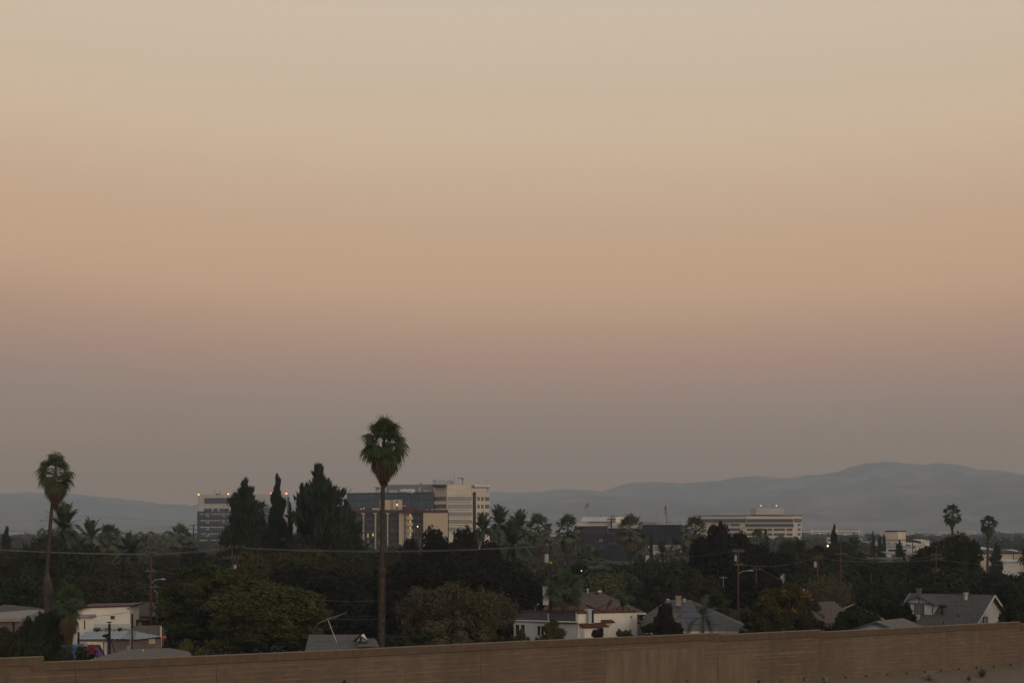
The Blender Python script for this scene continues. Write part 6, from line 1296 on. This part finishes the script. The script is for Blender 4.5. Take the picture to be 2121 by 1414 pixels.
mb = MB(); mb.box(cx_-.4, cx_+.4, D, D+.02, Z(1305, D)-.09, Z(1305, D)+.09); part('street_name_plate', mb, mat('sign_green', (.01, .11, .06), None, 2, .5), t)
# ================================================================ POLES AND WIRES
def pole(px, y0, D, wpx, arms=(), label='', m='wood', trans=None, lamp=None, band=None, lean=0.0, name='utility_pole', group='wooden utility poles', y1=None, extra=None):
    t = thing(name, label, 'utility pole', (X(px, D), D, 0), group); r = wpx/2/F*D; zt_ = Z(y0, D); xt = X(px, D)
    mb = MB(); mb.tube([(xt-lean, D, 0), (xt, D, zt_)], [r*1.18, r*.85], 10); part('shaft', mb, M[m], t, smooth=True)
    for a in arms:
        y, l, rr_, tilt, ins, am = (list(a)+[None]*6)[:6]; z = Z(y, D); mb = MB(); x0, x1 = X(px-l, D), X(px+rr_, D); dz = (tilt or 0)/F*D
        mb.add([(x0, D-r-.1, z-.06), (x1, D-r-.1, z-.06+dz), (x1, D-r-.1, z+.07+dz), (x0, D-r-.1, z+.07), (x0, D-r+.02, z-.06), (x1, D-r+.02, z-.06+dz), (x1, D-r+.02, z+.07+dz), (x0, D-r+.02, z+.07)], [(0, 1, 2, 3), (5, 4, 7, 6), (3, 2, 6, 7), (1, 0, 4, 5), (0, 3, 7, 4), (2, 1, 5, 6)])
        c = part('crossarm', mb, M[am or 'wood_gr'], t)
        for k in range(ins or 0):
            f_ = (k+.5)/ins if ins > 1 else .5
            if abs(f_-.5) < .07: f_ += .1
            xx = x0+(x1-x0)*f_; zz = z+.07+dz*f_; mb = MB(); mb.tube([(xx, D-r-.04, zz), (xx, D-r-.04, zz+.1), (xx, D-r-.04, zz+.16), (xx, D-r-.04, zz+.22)], [.02, .05, .035, .045], 7); part('insulator', mb, M['ceramic'], c)
    if trans:
        tx, ty0, ty1, tw = trans; mb = MB(); cx_ = X(tx, D); rr_ = tw/2/F*D; mb.tube([(cx_, D-.05, Z(ty1, D)), (cx_, D-.05, Z(ty1, D)+.05), (cx_, D-.05, Z(ty0, D)), (cx_, D-.05, Z(ty0, D)+.06)], [rr_*.9, rr_, rr_, rr_*.6], 14); tr = part('transformer', mb, M['metal'], t, smooth=False)
        for s_ in (-.4, .35): mb = MB(); mb.tube([(cx_+s_*rr_, D-.1, Z(ty0, D)), (cx_+s_*rr_, D-.1, Z(ty0, D)+.25)], [.05, .03], 6); part('bushing', mb, M['ceramic'], tr)
    if lamp:
        lx, ly, ax, ay = lamp; mb = MB(); p0, p1 = Vector(pt(ax, ay, D)), Vector(pt(lx, ly, D)); mid = (p0+p1)/2+Vector((-(p1.x-p0.x)*.15, 0, (p1.z-p0.z)*.35)); mb.tube([tuple(p0), tuple(mid), tuple(p1)], .035, 6); la = part('lamp_arm', mb, M['metal'], t)
        sg_ = 1 if lx > ax else -1; mb = MB(); mb.tube([tuple(p1), tuple(p1+Vector((sg_*.3, 0, .02))), tuple(p1+Vector((sg_*.62, 0, -.03)))], [.05, .10, .04], 8); part('lamp_head', mb, M['metal'], la)
    if band: mb = MB(); mb.tube([(xt-lean*.3, D, Z(band, D)-.12), (xt-lean*.3, D, Z(band, D)+.12)], r*1.15, 10); part('marker_band', mb, mat('yellow_band', (.42, .30, .02), None, 2), t)
    return t
pole(313, 1112.5, 200, 4.6, ((1182, 12, 10, 0, 2), (1215.5, 3, 18, 1, 1), (1147.5, 7, 15, 0, 3, 'wood')), 'tall red brown utility pole with two grey crossarms at left', lamp=(331, 1199, 315.5, 1207), lean=.05)
pole(481, 1127, 215, 3.4, ((1135, 27, 31, 2, 4, 'wood'), (1156.5, 21, 24, 0, 6, 'wood')), 'utility pole with two brown insulator crossarms above the olive trees', trans=(487, 1171, 1178, 7))
pole(1140.5, 1120.5, 205, 5.6, ((1130, 4, 26, 3, 1, 'wood'), (1131.5, 26, 4, 0, 5, 'wood')), 'thick dark utility pole with grey transformer and yellow band near the centre', 'wood_dk', trans=(1132, 1148.5, 1164.5, 9.5), band=1164.3)
pole(1204.5, 1100.5, 300, 3.2, ((1155, 16, 13, -1, 0, 'dark'),), 'dark bare pole with one low black crossarm right of the centre', 'wood_dk')
pole(1266.5, 1072, 360, 2.8, ((1075.2, 10.5, 9, 0, 2, 'dark'), (1104, 7, 10.5, 0, 3), (1125.5, 7, 10.5, 0, 3)), 'tall utility pole with three crossarms before the black glass building', 'wood_dk')
pole(1101, 1119, 300, 2.4, ((1119.6, 8, 1, 0, 0, 'wood'), (1140.5, 3, 5, 0, 2)), 'thin reddish pole with half crossarm right of the feather palm cluster')
pole(1529, 1142, 225, 3.6, ((1141.5, 12.5, 12.5, 0, 6), (1169, 9, 13, 0, 2)), 'brown utility pole with transformer and street lamp arm beside the dark oaks', trans=(1526.5-3, 1151, 1161.5, 5.5), lamp=(1549.5, 1181.3, 1531, 1187))
pole(1566.2, 1172, 235, 2.8, ((1179, 11.5, 13.5, 0, 2, 'wood'),), 'shorter pole with a single brown crossarm and V brace, right of the lamp pole')
pole(1693.5, 1154, 225, 3.4, ((1156, 12.5, 11.5, 0, 4, 'wood'),), 'utility pole with a grey transformer hung left under its only crossarm', trans=(1688.5, 1164.5, 1174, 6))
pole(1741.3, 1111, 230, 3.4, ((1149.5, 12, 14, 0, 6, 'dark'), (1206, 5, 4, 0, 0, 'dark')), 'tall bare red brown pole at right with a dark collar low down')
pole(1801.5, 1107.5, 480, 2.0, ((1108.5, 8, 4.5, 0, 2, 'wood_dk'), (1114, 5.5, 3, 0, 2, 'wood_dk'), (1130, 7, 4, 0, 3, 'wood_dk')), 'hazy utility pole with three crossarms left of the pinkish block')
pole(1890.5, 1112.5, 430, 2.2, ((1113.5, 7.5, 8.5, 0, 4, 'wood_dk'), (1119.5, 8, 8.5, 0, 2, 'wood_dk')), 'utility pole with two dark crossarms right of the pinkish block')
pole(1939.5, 1130, 240, 2.2, ((1150.5, 12, 12, 0, 4, 'wood'), (1158.5, 12, 13, 0, 6, 'wood'), (1181, 11.5, 9, 0, 2)), 'slim pole with three crossarms and a lamp arm before the big green tree', lamp=(1955.5, 1189, 1941, 1195))
pole(1821.8, 1156, 300, 2.8, ((1158, 10, 10, -1, 0, 'wood_dk'),), 'black pole with one crossarm below the white walled shed', 'wood_dk')
pole(1804.2, 1185.5, 230, 1.8, (), 'short bare stub pole above the round dark tree')
pole(2044.3, 1114.5, 430, 2.2, ((1115.5, 8.5, 6, 0, 2, 'wood_dk'), (1123.5, 7.5, 3.5, 0, 2, 'wood_dk'), (1153.5, 7, 5, 0, 0, 'wood_dk')), 'utility pole touching the trunk of the rightmost slim palm', 'wood_dk')
pole(401, 1086.5, 480, 2.6, ((1087.5, 7, 8.5, 1, 4, 'wood_dk'), (1095.5, 9, 12, -2, 4, 'wood_dk')), 'dark double crossarm pole beside the left edge of the office block', 'wood_dk')
pole(1668, 1116, 560, 2.2, ((1118.5, 6, 7, 0, 2, 'wood_dk'), (1119.5, 1, 9, 0, 0, 'wood_dk')), 'hazy dark pole on the tree line right of the beige building', 'wood_dk')
pole(1386.5, 1147, 330, 2.2, ((1147.5, 6, 8, 0, 2),), 'short reddish pole in front of the pale annex of the black building')
pole(817, 1092, 620, 2.2, ((1094, 4, 4, 0, 2),), 'reddish pole in front of the balcony apartment block')
t = pole(865, 1091, 420, 3.0, (), 'dark red pole topped by a bright lamp before the cream end wall')
mb = MB().ball(pt(865, 1089.8, 420), .13, 8, 6); part('lamp', mb, M['white_on'], t)
# grey street light pole
t = thing('street_light', 'slim grey street light pole with curved top beside the red brown pole', 'street light', (X(325.5, 205), 205, 0)); D = 205
mb = MB(); mb.tube([pt(325.5, 1298, D)[:2]+(0,), pt(326, 1233, D), pt(325, 1226.5, D), pt(321, 1222.5, D)], [.07, .05, .045, .04], 8); part('post', mb, M['metal'], t); mb = MB(); mb.tube([pt(321.5, 1222.6, D), pt(319.2, 1222.2, D)], [.07, .05], 6); part('lamp_head', mb, M['roofequip'], t)
# black and orange mast on the tan roof
t = thing('antenna_mast', 'black and orange mast rising through the corrugated roof at left', 'mast', (X(274, 171), 171, 0)); D = 171
mb = MB(); mb.tube([pt(274, 1310, D), pt(274, 1270, D)], .095, 10); part('upper_sleeve', mb, M['dark'], t); mb = MB(); mb.tube([(X(274, D), D, 0), pt(274, 1310, D)], .09, 10); part('lower_pole', mb, M['wood'], t)
for k in range(7): mb = MB(); y = 1302+k*2.4; mb.tube([pt(271, y, D-.12), pt(277+(k == 4)*6, y, D-.12)], .02, 4); part('rung', mb, M['ceramic'], t)
t = thing('conduit_mast', 'thin pale conduit with meter box standing beside the black and orange mast', 'mast', (X(269.5, 152), 152, 0)); mb = MB(); mb.tube([(X(269.5, 152), 152, 0), pt(269.5, 1319, 152)], .028, 6); part('conduit', mb, M['metal'], t); mb = MB(); mb.box(X(263.5, 152), X(266.5, 152), 152, 152.15, Z(1347, 152), Z(1337, 152)); part('meter_box', mb, M['metal'], t); 
# TV antennas
def yagi(px, py, D, base, label, w_=12, m='metal'):
    t = thing('tv_antenna', label, 'antenna', (X(px, D), D, Z(base, D))); mb = MB(); mb.tube([pt(px, base, D), pt(px, py-3, D)], .03, 5); part('mast', mb, M[m], t); mb = MB(); mb.tube([pt(px-w_/2, py, D), pt(px+w_/2, py, D)], .02, 4)
    for k in range(6): x = px-w_/2+k*w_/5; mb.tube([(X(x, D), D-.35, Z(py, D)), (X(x, D), D+.35, Z(py, D)+.12)], .015, 4)
    part('elements', mb, M[m], t)
yagi(1498, 1196, 225, 1215, 'thin television antenna before the dark trees left of the lamp pole', 14)
t = thing('cell_mast', 'pale mast carrying a square panel antenna above the yellow blossom tree', 'mast', (X(1622, 200), 200, 0)); mb = MB(); mb.tube([(X(1622.5, 200), 200, 0), pt(1622.5, 1188, 200)], .035, 6); part('mast', mb, M['metal'], t); mb = MB(); mb.box(X(1617, 200), X(1620.5, 200), 199.9, 200, Z(1198.5, 200), Z(1191.5, 200)); part('panel_antenna', mb, M['roofequip'], t)
for dx in (-1.5, 1.8): mb = MB(); mb.tube([pt(1622.5+dx, 1203, 199.8), pt(1622.5+dx, 1187, 199.8)], .022, 5); part('rod', mb, M['metal'], t)
mb = MB(); mb.tube([pt(1664.8, 1232, 208), pt(1664.8, 1221.5, 208)], .05, 6); mb.ball(pt(1664.8, 1221, 208), .1, 6, 5); single('vent_pipe', mb, M['whitetrim'], 'white vent pipe right of the yellow blossom tree', 'pipe')
# leaning boom by the grey roof
t = thing('leaning_boom', 'dead branch like boom held by a leaning pole above the grey roof', 'boom', (X(700, 166), 166, Z(1345, 166))); D = 164
mb = MB(); mb.tube([pt(657, 1291, D), pt(680, 1281.5, D), pt(700, 1275, D), pt(719, 1267.5, D)], [.06, .09, .07, .03], 6); part('boom', mb, M['wood_gr'], t); mb = MB(); mb.tube([pt(678, 1279.5, D), pt(703, 1343, D)], .032, 6); part('prop', mb, M['whitetrim'], t)
# wires
def wire(pts, sag, r, label, group='overhead wires', m='wire'):
    mb = MB(); P_ = []
    for (a, c) in zip(pts, pts[1:]):
        A, B2 = Vector(pt(*a)), Vector(pt(*c)); n_ = 18
        for i in range(n_+(c == pts[-1])):
            u = i/n_; p = A+(B2-A)*u; P_.append((p.x, p.y, p.z-4*sag*u*(1-u)))
    mb.tube(P_, r, 4); single('overhead_wire', mb, M[m], label, 'wire', group)
wire([(-250, 1118, 200), (309, 1146.5, 200)], .35, .020, 'upper wire running from the left edge to the red brown pole'); wire([(-250, 1119.2, 199), (310, 1147.7, 199.8)], .35, .020, 'lower of the close wire pair left of the red brown pole')
wire([(318, 1146.4, 199.7), (456, 1134.5, 214.6)], .1, .020, 'upper wire from the red brown pole to the insulator crossarms'); wire([(322, 1148.2, 199.6), (462, 1136.6, 214.6)], .12, .020, 'lower wire from the red brown pole to the insulator crossarms')
wire([(505, 1134, 214.6), (1117, 1130.5, 205)], .42, .020, 'long upper wire sagging from the insulator crossarms to the transformer pole'); wire([(510, 1135.4, 214.4), (1124, 1131, 204.8)], .48, .018, 'long lower wire sagging from the insulator crossarms to the transformer pole')
wire([(-200, 1082, 420), (90, 1100.5, 440), (396, 1087.5, 480)], .3, .022, 'faint high wire from the far left to the hazy double crossarm pole', m='dark'); wire([(250, 1102.5, 450), (392, 1091, 480)], .1, .02, 'second faint wire just below the high wire at left', m='dark')
wire([(1900, 1113.5, 430), (1992, 1120, 440), (2040, 1116, 430)], .3, .016, 'faint wire behind the big green tree at right', m='dark'); wire([(1808, 1108.5, 480), (1883, 1113.5, 430)], .25, .016, 'faint wire above the pinkish block', m='dark')
wire([(1580, 1179.5, 234), (1681, 1157, 225)], .5, .014, 'thin wire between the V braced pole and its right neighbour', m='dark'); wire([(1144, 1132, 204.6), (1156, 1165, 206)], 0, .016, 'short guy wire slanting from the transformer pole')
wire([(185, 1275, 193), (267, 1266, 199)], .12, .02, 'cable slung across the left white stucco wall', m='dark'); wire([(655, 1327, 159.5), (790, 1322, 160)], .1, .014, 'thin cable above the grey roof by the wall', m='dark')
for k, (a, c, sg, l) in enumerate([((1519, 1141, 224.6), (1300, 1150, 260), .5, 'thin dark wire running left from the lamp pole transformer arms'), ((1540, 1169, 224.6), (1683, 1156, 224.8), .5, 'thin dark wire between the lamp pole and the transformer pole'),
      ((1704, 1156, 224.8), (1930, 1150.5, 239.6), .6, 'long thin wire from the transformer pole to the slim three arm pole'), ((1751, 1149.5, 229.6), (1929, 1158.5, 239.6), .5, 'thin wire between the bare tall pole and the slim pole'),
      ((1949, 1158.5, 239.6), (2200, 1166, 250), .5, 'thin wire leaving the slim pole towards the right edge'), ((1578, 1180, 234.6), (1690, 1228, 224), .2, 'low service wire slanting down to the transformer pole'), ((1216, 1155, 299.6), (1400, 1160, 320), .4, 'thin wire right of the low black crossarm'),
      ((600, 1232, 195), (786, 1243, 195), .3, 'dim low cable crossing dark trees left of the palm trunk'), ((600, 1268, 190), (786, 1281, 190), .3, 'second dim low cable left of the palm trunk'), ((321, 1182.5, 199.6), (480, 1176, 214), .4, 'thin wire from the red brown pole lower crossarm')]):
    wire([a, c], sg, .013, l, m='wire')
# scattered lit lamps
for px, y, D, r, m, l in ((1690, 1121.3, 1400, .45, 'white_on', 'bright pale lamp over the valley right of the beige building'), (1706.5, 1121.3, 1400, .33, 'white_on', 'second pale lamp right of the bright one'), (1714.5, 1130, 900, .42, 'white_on', 'brightest lamp above a small white building'), (1700.5, 1129.6, 1000, .22, 'warm_on', 'small warm lamp left of the brightest one'),
                       (1747, 1121.8, 1400, .3, 'warm_on', 'warm lamp just right of the open branched conifer'), (1795.5, 1121.8, 1300, .3, 'warm_on', 'warm lamp left of the hazy three crossarm pole'), (1785, 1122, 1500, .3, 'warm_on', 'faint warm lamp over the hazy rooftops'), (1698, 1103.5, 2800, .5, 'warm_on', 'tiny lamp on the long pale building under the hill'), (1720.5, 1103.3, 2800, .4, 'warm_on', 'tiny lamp at the right end of the long pale building'),
                       (263, 1177.8, 290, .09, 'amber_on', 'small amber lamp glowing among the trees at left'), (1309, 1167.5, 392, .12, 'white_on', 'white lamp beside the trunk of the black building palm'), (1204.3, 1181.3, 299, .09, 'warm_on', 'small lamp on the low black crossarm'), (747.5, 1129.8, 870, .3, 'white_on', 'white lamp at the foot of the balcony block')):
    t = thing('lamp', l, 'lamp', (X(px, D), D, 0), 'lit lamps'); zz = Z(y, D); mb = MB().ball((X(px, D), D, zz), r, 8, 6); part('bulb', mb, M[m], t); mb = MB(); mb.tube([(X(px, D), D+r+.05, 0), (X(px, D), D+r+.05, max(zz, .5))], .04, 5); part('post', mb, M['mull_dark'], t)
# plants on the gravel bank and the dark tip in front of the wall
def agave(px, off, sc_, label, m, seed, nl=22, ln=.5):
    t_ = wt(px); p = wp(t_, off); rr_ = random.Random(seed); VV = []
    for k in range(nl):
        a = k*2.4; el = R(rr_.uniform(18, 75)); d = Vector((math.cos(a)*math.cos(el), math.sin(a)*math.cos(el), math.sin(el))); s = Vector((-math.sin(a), math.cos(a), 0)); L = ln*sc_*rr_.uniform(.7, 1.1); q1 = d*L*.5; q2 = d*L-Vector((0, 0, .03)); w_ = .035*sc_
        VV.append((-s*w_*.6, s*w_*.6, q1+s*w_, q1-s*w_)); VV.append((q1-s*w_, q1+s*w_, q2+s*.004, q2-s*.004))
    o = bpy.data.objects.new('bank_plant', quads_mesh('bank_plant', VV, m)); C.objects.link(o); f_ = off/7.0; o.location = (p[0], p[1], bz(t_)-1.15*f_+.02); tag(o, label, 'plant')
pale = mat('agave_leaf', (.24, .25, .23), (.14, .15, .13), 3, .8)
agave(1876, 1.6, 1.2, 'silvery spiky agave on the gravel bank below the wall', pale, 1); agave(1681, 1.0, 1.0, 'small grey agave at the foot of the wall, right of centre', pale, 2); agave(1982, 1.7, 1.1, 'flat green weed on the gravel bank at right', M['fan_mid'], 3, 30, .5); agave(1938, 2.2, .7, 'tiny green weed at the bottom edge of the gravel bank', M['fan_mid'], 4)
p = wp(wt(627), 3.2); zt_ = HC-(1407.5-HY)/F*p[1]
mb = MB(); mb.tube([(p[0], p[1], bz(0)-.6), (p[0], p[1], zt_-.28), (p[0], p[1], zt_)], [.05, .05, .04], 8); mb.tube([(p[0], p[1], zt_-.22), (p[0], p[1], zt_-.1), (p[0], p[1], zt_+.02)], [.16, .10, .01], 10); single('post_finial', mb, M['dark'], 'dark pointed post top poking up at the bottom edge before the wall', 'post')
